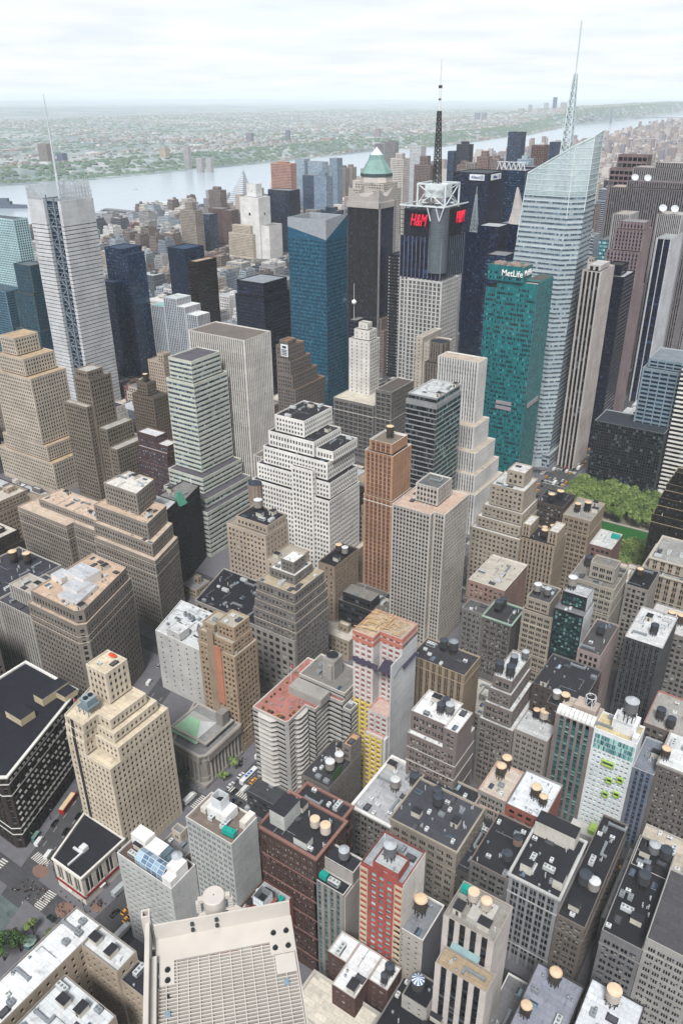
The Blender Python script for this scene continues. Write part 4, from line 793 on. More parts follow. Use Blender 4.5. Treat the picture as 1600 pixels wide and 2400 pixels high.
A_('a4', 'hotel', 'striped hotel tower in aqua, white and maroon with a stepped swooping roof', 'the aqua and maroon striped hotel',
   [(-722, -700, 690, 715, 0, 100, '#c9d0d2'), (-700, -686, 688.5, 716, 0, 92, '#dfe3e4'), (-686, -668, 690, 712, 0, 84, '#dfe3e4'), (-745, -722.3, 690, 712, 0, 88, '#9fc5c7')], '#b9b9c2', K(3.0, 3.1, .56, .56, gl='navy', sp='#4c8d97', fr='#c9d3d6', rail=False), K(2.6, 3.1, .5, .56, gl='navy', sp='#8f93a8', rail=False), roof='#d3d8da', cope='#dfe4e5')
A_('a5', 'apartment_tower', 'dark chocolate slab tower with a slanted roof', 'the dark chocolate tower',
   [(-757, -742, 774, 812, 0, 127)], '#31211f', R(3.2, .6, 1.6, gl='brown', sp='#2a1d1b', d=.08, pd=.05), R(3.2, .6, 1.6, gl='brown', sp='#2a1d1b', d=.08, pd=.05), roof='#b3a291', cope='#4a3530')
A_('a5b', 'apartment_tower', 'blue black glass tower behind the dark chocolate tower', 'the blue black glass tower',
   [(-870, -836, 850, 890, 0, 124)], '#24374f', C(1.8, 3.2, .6, gl='navy', sp='navy'), C(1.8, 3.2, .6, gl='blue', sp='navy'), roof='#3a5570', sp='navy')
A_('b1', 'office_tower', 'dark navy glass office tower with a grey louvred crown', 'the dark navy tower with the grey crown',
   [(-606, -564.5, 690, 737, 0, 118), (-604, -566, 692, 735, 118, 133, '#9aa1a8')], '#20263a', R(3.8, .6, 1.6, gl='navy', sp='#39465c', d=.08, pd=.05), R(3.8, .6, 1.6, gl='navy', sp='#141a2c', d=.08, pd=.05), roof='#8c949c')
A_('b1c', 'office_tower', 'blank grey louvre block on the rear of the navy tower', 'the louvre block', [(-600, -570, 737.3, 760, 0, 128)], '#8a9199', None, None, roof='#9aa1a8')
# slanted glass tower by the square
r_tst = A_('tst', 'office_tower', 'blue green glass tower with a slanting grey crown', 'the blue green tower with the slanting crown',
   [(-517.8, -470.4, 677, 715.5, 0, 188)], '#275a70', C(1.6, 3.9, .52, gl='tst', sp='tstsp', tb=.3), C(1.6, 3.9, .52, gl='tst', sp='tstsp', tb=.3), roof='#8b9298', sp='tstsp', parapet=.1)
b = MB(); gy, tl = 0, 1
b.q([(-517.8, 677, 188), (-470.4, 677, 188), (-470.4, 677, 188.1), (-517.8, 677, 198)], tl); b.q([(-517.8, 677, 198), (-470.4, 677, 188.1), (-470.4, 677, 207), (-517.8, 677, 207)], gy)
b.q([(-470.4, 677, 188), (-470.4, 715.5, 188), (-470.4, 715.5, 208), (-470.4, 677, 188.1)], tl); b.q([(-470.4, 677, 188.1), (-470.4, 715.5, 208), (-470.4, 715.5, 210), (-470.4, 677, 207)], gy)
b.q([(-470.4, 715.5, 188), (-517.8, 715.5, 188), (-517.8, 715.5, 208), (-470.4, 715.5, 208)], gy); b.q([(-517.8, 715.5, 188), (-517.8, 677, 188), (-517.8, 677, 207), (-517.8, 715.5, 207)], gy)
i_ = rect(-516.8, -471.4, 678, 714.5); o_ = rect(-517.8, -470.4, 677, 715.5)
for k in range(4):
    j = (k+1) % 4; b.q([(*i_[j], 189), (*i_[k], 189), (*i_[k], 207), (*i_[j], 207)], gy); b.q([(*o_[k], 207), (*o_[j], 207), (*i_[j], 207), (*i_[k], 207)], gy)
part('crown', b, [mat('plain', '#a9aeb4'), GL['tstsp']], r_tst)
# ribbed dark tower with a winged stone crown
r_ast = A_('astor', 'office_tower', 'dark pinstriped tower with a winged pale stone crown', 'the dark pinstriped tower',
   [(-548.2, -504, 834, 869.6, 0, 199)], '#4b4c56', K(1.6, 3.7, .6, .8, gl='dark', sp='#16161d', d=.7, ds=.6, rail=False, tb=1), C(1.6, 3.7, .7, gl='navy', sp='navy'), roof='#6b6a6c')
b = MB()
frustum(b, -549, -503, 833, 870.5, 199.5, -549, -503, 833, 870.5, 206)
for x0, x1, y0, y1 in ((-549, -540, 833, 842), (-512, -503, 833, 842), (-549, -540, 861, 870.5), (-512, -503, 861, 870.5)):
    pass
b.prism([(-547, 834), (-505, 834), (-505, 869), (-547, 869)], 206, 212)
for sx, sy in ((-1, -1), (1, -1), (1, 1), (-1, 1)):
    cx, cy = -526+sx*21, 851.7+sy*17
    b.q([(cx, cy, 212), (cx-sx*18, cy, 212), (cx-sx*10, cy, 215), (cx, cy, 222)]); b.q([(cx-sx*18, cy-sy*.6, 212), (cx, cy-sy*.6, 212), (cx, cy-sy*.6, 222), (cx-sx*10, cy-sy*.6, 215)])
    b.q([(cx, cy-sy*14, 212), (cx, cy, 212), (cx, cy, 222), (cx, cy-sy*8, 215)]); b.q([(cx-sx*.6, cy, 212), (cx-sx*.6, cy-sy*14, 212), (cx-sx*.6, cy-sy*8, 215), (cx-sx*.6, cy, 222)])
part('crown', b, mat('wall', '#b3a9a2'), r_ast)
b = MB(); b.box(-504, -502.6, 833, 835.5, 0, 206); b.box(-504, -502.6, 867, 870, 0, 206); part('corner_pier', b, mat('wall', '#8d878a'), r_ast)
A_('astor2', 'office_building', 'dark banded block behind the clock tower', 'the dark banded block', [(-492, -478, 838, 870, 0, 150)], '#22222a', R(3.8, .5, 1.6, gl='dark', sp='#c9c9c9'), R(3.8, .5, 1.6, gl='dark', sp='#2a2a30'), roof='#44444a')
# clock tower
r_par = A_('paramount', 'clock_tower', 'brown brick clock tower stepping up to a small globe', 'the brown clock tower',
   [(-560, -496, 836, 866, 0, 58), (-553, -501, 838, 866, 58, 72), (-545, -508, 840, 862, 72, 88), (-538, -513, 841, 860, 88, 100), (-532, -517, 842, 856, 100, 113), (-529, -520.5, 844, 852, 113, 118)], '#8d7b72', P(2.4, 3.4, .42, .5, gl='dark', fr='#a89a90'), P(2.4, 3.4, .42, .5, gl='dark', fr='#a89a90'), roof='#8a796f', cope='#a18d80')
b = MB(); b.cyl(-524.7, 848, 2.6, 2.2, 117.9, 121, 10); part('lantern', b, mat('plain', '#8fb0a3'), r_par)
def sphere_mb(cx, cy, cz, r, nu=14, nv=9):
    b = MB(); th = np.linspace(0, 2*pi, nu+1); ph = np.linspace(-pi/2, pi/2, nv+1)
    P_ = lambda i, j: (cx+r*cos(ph[j])*cos(th[i]), cy+r*cos(ph[j])*sin(th[i]), cz+r*sin(ph[j]))
    for i in range(nu):
        for j in range(nv): b.q([P_(i, j), P_(i+1, j), P_(i+1, j+1), P_(i, j+1)])
    return b
part('globe', sphere_mb(-524.7, 848, 123.6, 2.7), mat('plain', '#4a555c', .3), r_par)
for n, (px, py, dx, dy) in (('clock_face', (-524.5, 841.7, 1, 0)), ('clock_face', (-516.7, 849, 0, 1))):
    b = MB(); t = np.array([dx, dy, 0]); nn = np.array([dy, -dx, 0.])
    cc = np.array([px, py, 106.5])
    b.poly([cc+t*4*cos(a)+np.array([0, 0, 4*sin(a)]) for a in np.linspace(0, 2*pi, 24, endpoint=False)], 0)
    c2 = cc+nn*.15; b.poly([c2+t*3.3*cos(a)+np.array([0, 0, 3.3*sin(a)]) for a in np.linspace(0, 2*pi, 24, endpoint=False)], 1)
    c3 = cc+nn*.3
    for a, l in ((1.2, 2.8), (2.6, 2.0)):
        d_ = t*cos(a)+np.array([0, 0, sin(a)]); e_ = t*-sin(a)+np.array([0, 0, cos(a)])
        b.q([c3-e_*.2, c3+d_*l-e_*.1, c3+d_*l+e_*.1, c3+e_*.2], 0)
    part(n, b, [mat('plain', '#2b2624'), mat('plain', '#b3a89c')], r_par)
# ------------------------------------------------------------ landmark towers
def loft_tower(key, name, label, short, bot, top, fh, glv, glsp, crown_from, crownm):
    c = np.mean([p[:2] for p in bot], 0); root = empty(name, (c[0], c[1], 0), label, 'building'); loc = np.array([c[0], c[1], 0])
    a, v, s = MB(), MB(), MB(); n = len(bot)
    for i in range(n):
        j = (i+1) % n
        bi, bj, ti, tj = [np.array(q, float) for q in (bot[i], bot[j], top[i], top[j])]
        def at(z):
            p = bi+(ti-bi)*min(1, z/ti[2]) if ti[2] else bi; q = bj+(tj-bj)*min(1, z/tj[2]); return p, q
        zt = min(ti[2], tj[2]); z = 6.0
        p, q = at(0); p2, q2 = at(6); s.q([p, q, q2, p2])
        while z < zt-.1:
            z1 = min(z+fh, zt); p, q = at(z); m0, m1 = at(z+(z1-z)*.5); p2, q2 = at(z1)
            L_ = np.linalg.norm(q-p); k = max(1, int(L_/1.7))
            if z >= crown_from:
                for u in range(k): s.q([p+(q-p)*u/k, p+(q-p)*(u+1)/k, p2+(q2-p2)*(u+1)/k, p2+(q2-p2)*u/k], 1)
            else:
                s.q([p, q, m0*0+m1, m0])
                for u in range(k): v.q([m0+(m1-m0)*(u+.05)/k, m0+(m1-m0)*(u+.95)/k, p2+(q2-p2)*(u+.95)/k, p2+(q2-p2)*(u+.05)/k])
                nrm = np.cross(q-p, [0, 0, 1.]); nrm /= np.linalg.norm(nrm)
                a.q([m0-nrm*-.02, m1+nrm*.02, p2*0+q2-nrm*.05, p2-nrm*.05])
            z = z1
        p, q = at(zt); p2, q2 = (ti, q) if ti[2] > tj[2] else (p, tj)
        k = 14
        e0 = ti if ti[2] > zt else p; e1 = tj if tj[2] > zt else q
        for u in range(k): s.q([p+(q-p)*u/k, p+(q-p)*(u+1)/k, e0+(e1-e0)*(u+1)/k, e0+(e1-e0)*u/k], 1)
    zc = min(t[2] for t in top)-16; fr_ = MB()
    for i in range(n):
        j = (i+1) % n; ti, tj, bi, bj = [np.array(q, float) for q in (top[i], top[j], bot[i], bot[j])]; fr_.beam(ti, tj, 1.0)
        z = crown_from
        while z < max(ti[2], tj[2])-1:
            p, q = bi+(ti-bi)*min(1, z/ti[2]), bj+(tj-bj)*min(1, z/tj[2])
            if z > min(ti[2], tj[2]):
                f = (z-min(ti[2], tj[2]))/abs(ti[2]-tj[2]); e = ti+(tj-ti)*f if ti[2] < tj[2] else tj+(ti-tj)*f
                if ti[2] < tj[2]: p = e
                else: q = e
            fr_.beam(p, q, .45); z += fh
        fr_.beam(bi+(ti-bi)*.8, ti, .6)
    fr_.build('crown_frame', mat('plain', '#d3dfe0', .4), root, loc)
    a.poly([np.array(b)[:2].tolist()+[zc] for b in top], 0)
    s.build('wall', [GL[glsp], crownm], root, loc); tag(v.build('windows', GL[glv], root, loc), kind='stuff'); a.build('roof', mat('plain', '#9aa6ac'), root, loc)
    SHORT[key] = short; return root, loc
crownm = glass('crown', [(0, '#aebfc4'), (.6, '#b9cacd'), (1, '#c3d2d4')], .15); crownm.node_tree.nodes['Principled BSDF'].inputs['Alpha'].default_value = .62
r_boa = loft_tower('boa', 'office_tower', 'pale icy faceted tower with a slanting crystal crown', 'the icy crystalline tower',
   [(-288, 676, 0), (-230, 676, 0), (-221, 684, 0), (-221, 730, 0), (-288, 730, 0)],
   [(-271, 690, 257), (-233, 690, 279), (-222, 702, 285.5), (-224, 730, 289), (-268, 730, 262)], 4.1, 'ice', 'icesp', 236, crownm)
sp_w = mat('plain', '#cfdcdf', .5)
def lattice(name, base, top, w0, w1, seg, th, m, parent=None, loc=(0, 0, 0), cap=0):
    b = MB(); base = np.array(base, float); top = np.array(top, float)
    prev = None
    for i in range(seg+1):
        f = i/seg; c = base+(top-base)*f; w = w0+(w1-w0)*f
        ring = [c+np.array([sx*w/2, sy*w/2, 0]) for sx, sy in ((-1, -1), (1, -1), (1, 1), (-1, 1))]
        if prev is not None:
            for k in range(4):
                b.beam(prev[k], ring[k], th); b.beam(prev[k], ring[(k+1) % 4], th*.6); b.beam(ring[k], ring[(k+1) % 4], th*.6)
                b.beam(prev[(k+1) % 4], ring[k], th*.6)
        prev = ring
    if cap: b.beam(top, top+np.array([0, 0, cap]), th*1.1, n=6)
    return b.build(name, m, parent, loc)
lattice('spire', (-249, 715, 256), (-248.5, 715, 330), 9, 2.2, 13, .8, sp_w, r_boa[0], r_boa[1], 37)
# low glazed shop front and canopy of the crystalline tower
A_('boalow', 'office_building', 'low glazed annex with a deep canopy at the foot of the icy tower', 'the glazed annex', [(-226, -218.3, 680, 745, 0, 14)], '#8d989c', C(2, 5, .6, gl='ice', sp='icesp'), C(2, 5, .6, gl='ice', sp='icesp'), roof='#b7bcbb')
# lattice clad tower with mast
r_nyt = A_('nyt', 'office_tower', 'tall pale grey tower clad in slatted screens with a steel braced corner and thin mast', 'the slatted grey tower with the mast',
   [(-756, -709, 553, 590, 0, 222, '#8d959b')], '#5b6772', C(2, 4.2, .5, gl='blue', sp='navy'), None, cope='#9aa3aa')
for poly in (rect(-756, -731, 548, 552.8), rect(-708.8, -704.5, 548, 590)):
    wb, wl = MB(), []
    st = R(4.1, .2, 4.2, gl='dark', sp='#5a646c', d=.8, pd=.7, tb=22, bb=4, m=.2)
    for i in range(4):
        a, c = poly[i], poly[(i+1) % 4]; facade(wb, wl, a, c, 0, 223, st if i in (0, 1) else None, 0, 1)
    wb.poly([(*p, 223) for p in poly], 0)
    part('screen', wb, [mat('wall', '#c3c6c9'), mat('wall', '#7c868d')], r_nyt); bb = MB(); win_quads(bb, wl, False); tag(part('windows', bb, [GL['dark'], GL['dark']], r_nyt), kind='stuff')
b = MB()
for k in range(12):
    z0, z1 = k*18, k*18+18
    b.beam((-730, 552, z0), (-710, 552, z1), .9); b.beam((-710, 552, z0), (-730, 552, z1), .9); b.beam((-730, 552, z1), (-709, 552, z1), .9)
for k in range(52): b.beam((-730.5, 551.5, k*4.2+4), (-709, 551.5, k*4.2+4), .5)
b.beam((-719, 551, 0), (-719, 551, 226), 1.3); b.beam((-730.5, 551.4, 0), (-730.5, 551.4, 228), 1.2); b.beam((-706, 549, 0), (-706, 549, 226), 1.4)
part('steel_bracing', b, mat('plain', '#8b97a1', .6), r_nyt)
b = MB(); rg = random.Random(4)
for i in range(26):
    x = -756+i; b.beam((x, 548.3, 222), (x, 548.3, 236+rg.uniform(-3, 3) if i < 14 else 229+rg.uniform(-2, 2)), .35)
for i in range(42):
    y = 548+i; b.beam((-704.8, y, 222), (-704.8, y, 230+(12 if 18 < i < 41 else 3)+rg.uniform(-3, 3)), .35)
    b.beam((-755, y, 222), (-755, y, 236), .35)
for i in range(46): b.beam((-755+i, 589.8, 222), (-755+i, 589.8, 236+rg.uniform(-3, 3)), .35)
for z in (226, 230, 234): b.beam((-756, 548.3, z), (-731, 548.3, z), .3); b.beam((-704.8, 549, z), (-704.8, 590, z), .3)
part('screen_fins', b, mat('plain', '#c9cfd3', .6), r_nyt)
b = MB(); b.cyl(-745, 580, 1.5, 1.0, 221, 285, 8); b.cyl(-745, 580, .8, .35, 285, 319, 8); part('mast', b, mat('plain', '#cfd6da', .5), r_nyt)
# stone gridded tower with glass shoulders, letter signs and antenna mast
r_con4 = A_('conde', 'office_tower', 'stone gridded and glass tower with red letter signs and a tall lattice antenna', 'the tower with the red letter signs',
   [(-384, -346, 690, 727, 0, 158.5, '#8d8f92'), (-395, -351, 694, 742, 0, 197, '#6f7377')], '#b9b8b5', P(4.7, 4.0, .62, .8, k=2, gl='dark', fr='#8a8d90', rail=False, d=.5, m=1.2), P(4.7, 4.0, .62, .8, k=2, gl='dark', fr='#8a8d90', rail=False, d=.5, m=1.2), cope='#c9c8c4')
b = MB(); wl = []; 
for p0, p1 in (((-395.3, 693.6), (-350.6, 693.6)), ((-350.6, 693.6), (-350.6, 742))):
    facade(b, wl, p0, p1, 158.6, 197.2, C(4.4, 4.2, .9, gl='navy', sp='#8f9aa6', m=.3), 0, 1)
part('curtain_wall', b, [mat('wall', '#8f9aa6'), GL['navy']], r_con4); bb = MB(); win_quads(bb, wl, False); tag(part('windows', bb, [GL['navy'], GL['navy']], r_con4), kind='stuff')
b = MB(); b.cyl(-357.5, 700, 9, 9, 165, 224, 24); 
for k in range(14): b.cyl(-357.5, 700, 9.25, 9.25, 187+k*2.6, 188.2+k*2.6, 24, top=True)
part('corner_drum', b, mat('plain', '#7d858d', .4, .3), r_con4)
b = MB()
for x in np.linspace(-395, -366, 6): b.beam((x, 692.5, 197), (x, 692.5, 224), .5)
for z in np.linspace(200, 224, 7): b.beam((-395, 692.5, z), (-366, 692.5, z), .5)
for y in np.linspace(709, 742, 7): b.beam((-350, y, 197), (-350, y, 224), .5)
for z in np.linspace(200, 224, 7): b.beam((-350, 709, z), (-350, 742, z), .5)
b.box(-393, -353, 696, 740, 197, 221)
part('sign_frame', b, mat('plain', '#3b4049', .7), r_con4)
b = MB()
hw = [(-381, 699), (-352, 699), (-352, 727), (-381, 727)]
for k in range(4):
    a, c = hw[k], hw[(k+1) % 4]
    b.beam((*a, 222), (*a, 243), 1.3); b.beam((*a, 243), (*c, 243), 1.2); b.beam((*a, 224), (*c, 243), .7); b.beam((*c, 224), (*a, 243), .7); b.beam((*a, 224), (*c, 224), 1.0)
for x0, y0, x1, y1 in ((-395, 691, -349, 691), (-349, 691, -349, 742), (-395, 691, -395, 742)): b.beam((x0, y0, 224.5), (x1, y1, 224.5), 1.0)
for x in (-366, -357, -349): b.beam((x, 691, 224), (x+4 if x < -350 else x-4, 691, 212), .7)
b.box(-376, -357, 704, 722, 231, 242.5)
part('rooftop_truss', b, mat('plain', '#dfe6e8', .5), r_con4)
lattice('antenna', (-368, 712, 243), (-369, 712, 303), 6.0, 2.6, 14, .62, mat('plain', '#4a4a4d', .6), r_con4[0], r_con4[1])
b = MB(); b.cyl(-369, 712, 1.2, 1.1, 303, 320, 10); b.cyl(-369, 712, 1.7, 1.7, 321, 323.5, 10, mi=1); b.cyl(-369, 712, .7, .5, 324, 344, 8); b.cyl(-369, 712, 1.15, 1.15, 311, 313, 10, mi=1)
part('antenna_tip', b, [mat('plain', '#e3e6e6', .5), mat('plain', '#55565a', .5)], r_con4)
b = MB()
for (x, y) in ((-373, 698.3), (-359, 698.3), (-351, 712)): b.cyl(x, y, .3, 2.2, 226, 227, 12); b.cyl(x, y, 2.2, 2.2, 227, 227.4, 12)
part('dish', b, mat('plain', '#e8ebeb', .5), r_con4)
red = emat('sign_red', '#e3173c', .25)
text_mesh('sign_lettering', 'H&M', 13, 10.5, (-375.5, 691.7, 211.5), (1, 0), red, r_con4[0], r_con4[1], .8, .3, 0, 17.5)
text_mesh('sign_lettering', 'H&M', 13, 10.5, (-349.2, 727, 212.5), (0, 1), red, r_con4[0], r_con4[1], .8, .3, 0, 17.5)
# dark blue tower beside it with a guyed lattice stub
r_cb = A_('cblk', 'office_tower', 'dark blue tower with scattered bright panes and a lattice mast', 'the dark blue tower with bright panes',
   [(-400, -374, 880, 911, 0, 184), (-414, -400.2, 880, 900, 0, 176)], '#141a30', C(2.2, 4, .6, gl='navy', sp='navy'), C(2.2, 4, .6, gl='navy', sp='navy'), roof='#b7bcc0', sp='navy')
lattice('lattice_mast', (-408, 888, 176), (-408, 888, 216), 7, 1.2, 9, .5, mat('plain', '#aab2b8', .5), r_cb[0], r_cb[1], 8)
# navy block with the insurance lettering
r_al = A_('allianz', 'office_tower', 'broad navy gridded block with white lettering boards near its roof', 'the broad navy block with lettering',
   [(-533, -480, 1080, 1139, 0, 222)], '#1d2a48', C(2.6, 3.9, .6, gl='navy', sp='navy', d=.3, ds=.25), C(2.6, 3.9, .6, gl='navy', sp='navy', d=.3, ds=.25), roof='#5c6066', sp='navy')
b = MB(); b.box(-508, -486, 1079.2, 1079.7, 212.5, 220); b.box(-479.7, -479.2, 1087, 1120, 212.5, 220); part('sign_board', b, mat('plain', '#e9edf1'), r_al)
bl = mat('plain', '#26508f')
text_mesh('sign_lettering', 'Allianz', 5, 0, (-499, 1079.0, 216.2), (1, 0), bl, r_al[0], r_al[1], .2); text_mesh('sign_lettering', 'Allianz', 5, 0, (-479.0, 1100, 216.2), (0, 1), bl, r_al[0], r_al[1], .2)
b = MB()
for cx, cy, t, n_ in ((-489.5, 1079.1, (1, 0, 0), (0, -1, 0)), (-479.1, 1114, (0, 1, 0), (1, 0, 0))):
    t = np.array(t, float); nn = np.array(n_, float)*.1; c_ = np.array([cx, cy, 216.2])+nn
    for k in range(20):
        a0, a1 = 2*pi*k/20, 2*pi*(k+1)/20
        q = lambda a, r: c_+t*r*cos(a)+np.array([0, 0, r*sin(a)])
        b.q([q(a0, 2.2), q(a1, 2.2), q(a1, 2.7), q(a0, 2.7)])
    for dx in (-.9, 0, .9): b.q([c_+t*(dx-.25)+np.array([0, 0, -1.3]), c_+t*(dx+.25)+np.array([0, 0, -1.3]), c_+t*(dx+.25)+np.array([0, 0, 1.3 if dx else 1.7]), c_+t*(dx-.25)+np.array([0, 0, 1.3 if dx else 1.7])])
part('emblem', b, bl, r_al)
# copper crowned brick tower
r_ww = A_('wwp', 'office_tower', 'pale brick tower with a green copper octagon roof and white glass pyramid', 'the copper crowned tower',
   [(-846, -776, 1300, 1360, 0, 168), (-841, -781, 1304, 1356, 168, 178)], '#c2b7aa', P(3.4, 3.8, .46, .62, gl='dark', rail=False), P(3.4, 3.8, .46, .62, gl='dark', rail=False), roof='#b5a99c', cope='#d3c7ba')
def ngon(cx, cy, r, n=8, o=pi/8): return [(cx+r*cos(o+2*pi*k/n), cy+r*sin(o+2*pi*k/n)) for k in range(n)]
b = MB(); cx, cy = -811, 1330
for r0_, z0, r1_, z1, mi in ((29, 178, 29, 188, 0), (30, 188, 29, 193, 1), (29, 193, 15, 215, 2), (15, 215, 12.5, 223, 2), (11.5, 223, .2, 236, 3)):
    p, q = ngon(cx, cy, r0_), ngon(cx, cy, r1_)
    for k in range(8): b.q([(*p[k], z0), (*p[(k+1) % 8], z0), (*q[(k+1) % 8], z1), (*q[k], z1)], mi)
part('roof_crown', b, [mat('wall', '#cfc6bc'), mat('wall', '#3f5b62'), mat('wall', '#6fa39b'), mat('plain', '#d5dcdc')], r_ww)
# obelisk topped dark tower
r_py = A_('pyr', 'office_tower', 'dark block carrying a tall pale stone obelisk roof', 'the block with the obelisk roof', [(-402, -366, 940, 970, 0, 179)], '#3a4356', C(2, 4, .6, gl='navy', sp='navy'), C(2, 4, .6, gl='navy', sp='navy'), roof='#8a8f98', sp='navy')
b = MB(); frustum(b, -391, -374, 946, 962, 178.5, -389, -377, 949, 960, 191); frustum(b, -389, -377, 949, 960, 191, -387, -385.2, 954, 955.6, 219); part('obelisk', b, mat('wall', '#b3aba6'), r_py)
# ------------------------------------------------------------ far towers, each its own thing
rgl = random.Random(11)
def FT(name, label, x0, x1, y, z, wall, style=None, dep=28, crown=None, roof='#8d8f92', cat='building'):
    tiers = [(x0, x1, y, y+dep, 0, z)]
    if crown: w = (x1-x0); tiers.append((x0+w*.25, x1-w*.25, y+dep*.25, y+dep*.75, z, z+crown))
    s = style or P(3.6, 3.3, .5, .55, gl='dark', rail=False, d=.3)
    return BLD('ft%d' % x0, name, label, label, tiers, wall, s, s, roof=roof, cat=cat)
gs = C(2.4, 3.6, .6, gl='blue', sp='navy'); gk = C(2.4, 3.6, .6, gl='sky', sp='icesp')
FT('apartment_tower', 'slim tan apartment tower with a small cap before the river', -1332, -1287, 1350, 97, '#a8998a', dep=26, crown=16)
FT('apartment_tower', 'brown twin slab at the foot of the white pyramid by the river', -1656, -1613, 1800, 84, '#8d7d78', crown=8)
FT('apartment_tower', 'plum brick block right of the slim tan tower', -1385, -1340, 1500, 82, '#7d5f60')
FT('apartment_tower', 'slate blue block beside the plum brick block', -1352, -1310, 1420, 80, '#56617a', gs)
FT('apartment_tower', 'grey blue stepped glass block behind the plum brick block', -1420, -1388, 1560, 70, '#5d6a80', gs)
FT('telephone_building', 'blank white windowless stepped block with a louvred crown', -1199, -1147, 1400, 126, '#d8d6d3', P(60, 60, .1, .1, gl='dark', rail=False), dep=40, crown=26, roof='#c9cccd')
A_('wh2', 'telephone_building', 'lower white windowless wing of the blank stepped block', 'the white windowless wing', [(-1150, -1125, 1405, 1450, 0, 70)], '#d6d4d0', None, None)
A_('b10tan', 'apartment_building', 'cream stepped apartment block below the blank white block', 'the cream stepped block', [(-1226, -1160, 1388, 1399, 0, 52), (-1216, -1166, 1390, 1399, 52, 69)], '#c7b59b', P(3.4, 3.3, .42, .55, gl='dark', rail=False), P(3.4, 3.3, .42, .55, gl='dark', rail=False), roof='#bfb3a1')
FT('unfinished_tower', 'salmon wrapped tower under construction near the river', -1506, -1437, 1900, 153, '#c98d76', P(4, 4, .5, .6, gl='brown', rail=False, fr='#b5664e'), crown=4, roof='#c58b60')
FT('apartment_tower', 'pale blue glass tower right of the salmon wrapped tower', -1496, -1462, 2000, 158, '#7f9ab5', gk)
FT('apartment_tower', 'wide sky blue glass slab before the river', -1458, -1405, 2010, 152, '#8fa9c0', gk)
FT('apartment_tower', 'banded rounded blue tower at the end of the glass slabs', -1402, -1376, 2040, 161, '#8298b0', R(3.3, .5, 2, gl='sky', sp='#9fb3c5'))
FT('apartment_tower', 'slender grey blue tower in front of the glass slabs', -1286, -1253, 1750, 141, '#7088a3', gs)
FT('apartment_tower', 'blue tower with white balcony bands before the brown estate', -1215, -1178, 1700, 146, '#7f94ad', R(3.3, .5, 2, gl='sky', sp='#8fa5bb'), crown=8)
FT('office_building', 'navy glass block below the salmon wrapped tower', -1200, -1140, 1500, 132, '#1d2742', C(3, 4, .6, gl='navy', sp='navy'), dep=40)
FT('apartment_building', 'grey brown slab behind the blue green tower', -1080, -1022, 1450, 92, '#8d8684', crown=10)
FT('apartment_tower', 'tan estate tower left of its twin', -1604, -1568, 2300, 112, '#9f8f84', crown=8)
FT('apartment_tower', 'tan estate tower right of its twin', -1558, -1527, 2310, 112, '#9c8c80', crown=8)
FT('apartment_tower', 'single tan estate tower further right', -1653, -1623, 2500, 100, '#a09388', crown=8)
FT('apartment_tower', 'tall grey pinstriped tower left of its taller twin', -1350, -1317, 2200, 193, '#9a9a9f', K(3, 3.4, .5, .7, gl='dark', sp='#6a6c74', rail=False))
FT('apartment_tower', 'taller grey pinstriped twin with a dark cap', -1287, -1254, 2150, 201, '#9b9ba0', K(3, 3.4, .5, .7, gl='dark', sp='#6a6c74', rail=False), crown=4)
FT('apartment_tower', 'slender white gridded tower with a brown cap', -882, -853, 1500, 206, '#cfc7be', P(3, 3.3, .5, .5, gl='dark', rail=False), crown=9, roof='#8d7468')
FT('apartment_tower', 'slender white framed tower behind the antenna', -1063, -1031, 1900, 207, '#c7c6c4', P(3, 3.3, .56, .55, gl='sky', rail=False))
FT('apartment_tower', 'brown brick stepped tower left of the antenna', -938, -898, 1700, 180, '#8a7470', crown=18)
FT('apartment_tower', 'second brown tower right of the antenna', -905, -880, 1850, 172, '#93786c', crown=8)
FT('apartment_tower', 'stepped greyish tan tower beside the navy block', -800, -760, 1650, 178, '#9b8f89', crown=14)
FT('office_tower', 'dark grey banded tower standing before the river', -983, -949, 2000, 208, '#474a58', R(3.6, .5, 2, gl='navy', sp='#5a5f70'), crown=6)
FT('apartment_tower', 'blue glass tower left of the dark banded tower', -1002, -985, 1990, 192, '#3f6388', gs)
FT('apartment_tower', 'pinkish brown tower with a small cap above the navy block', -879, -850, 1900, 188, '#9a7b72', crown=12)
FT('apartment_tower', 'grey brown tower next to the pinkish brown tower', -849, -826, 1910, 184, '#9a8580', crown=6)
FT('office_tower', 'tall blue black slab rising over the river', -804, -771, 1900, 242, '#1b2b40', gs)
FT('apartment_tower', 'slate tower beyond the icy tower', -850, -822, 2300, 204, '#55616f', gs)
FT('apartment_tower', 'red brown tower beyond the icy tower', -666, -639, 1700, 226, '#7d5a55')
FT('office_building', 'aqua glass block below the red brown tower', -653, -630, 1600, 206, '#8fb5b3', gk, crown=6)
FT('office_tower', 'grey glass tower between the navy block and the icy tower', -526, -484, 1250, 219, '#5b6377', gs, dep=36)
r_z = FT('office_building', 'block topped by white zigzag braces behind the navy block', -512, -468, 1180, 219, '#56606e', gs, dep=40)
b = MB()
for k in range(6): x = -512+k*7.3; b.beam((x, 1179.5, 219), (x+3.6, 1179.5, 230), 1); b.beam((x+3.6, 1179.5, 230), (x+7.3, 1179.5, 219), 1)
b.beam((-512, 1179.5, 230), (-468, 1179.5, 230), 1); part('roof_braces', b, mat('plain', '#e1e5e8'), r_z)
FT('apartment_building', 'brick mid rise behind the blue green tower', -1368, -1313, 1500, 80, '#7d5f58')
FT('office_building', 'black block with rooftop trusses left of the pinstriped tower', -1045, -1000, 1480, 100, '#33363f', gs, crown=6)
FT('apartment_building', 'aqua glass block right of the icy tower', -270, -246, 915, 174, '#6f9aa3', C(2, 3.8, .6, gl='aqua', sp='tstsp'), dep=40)
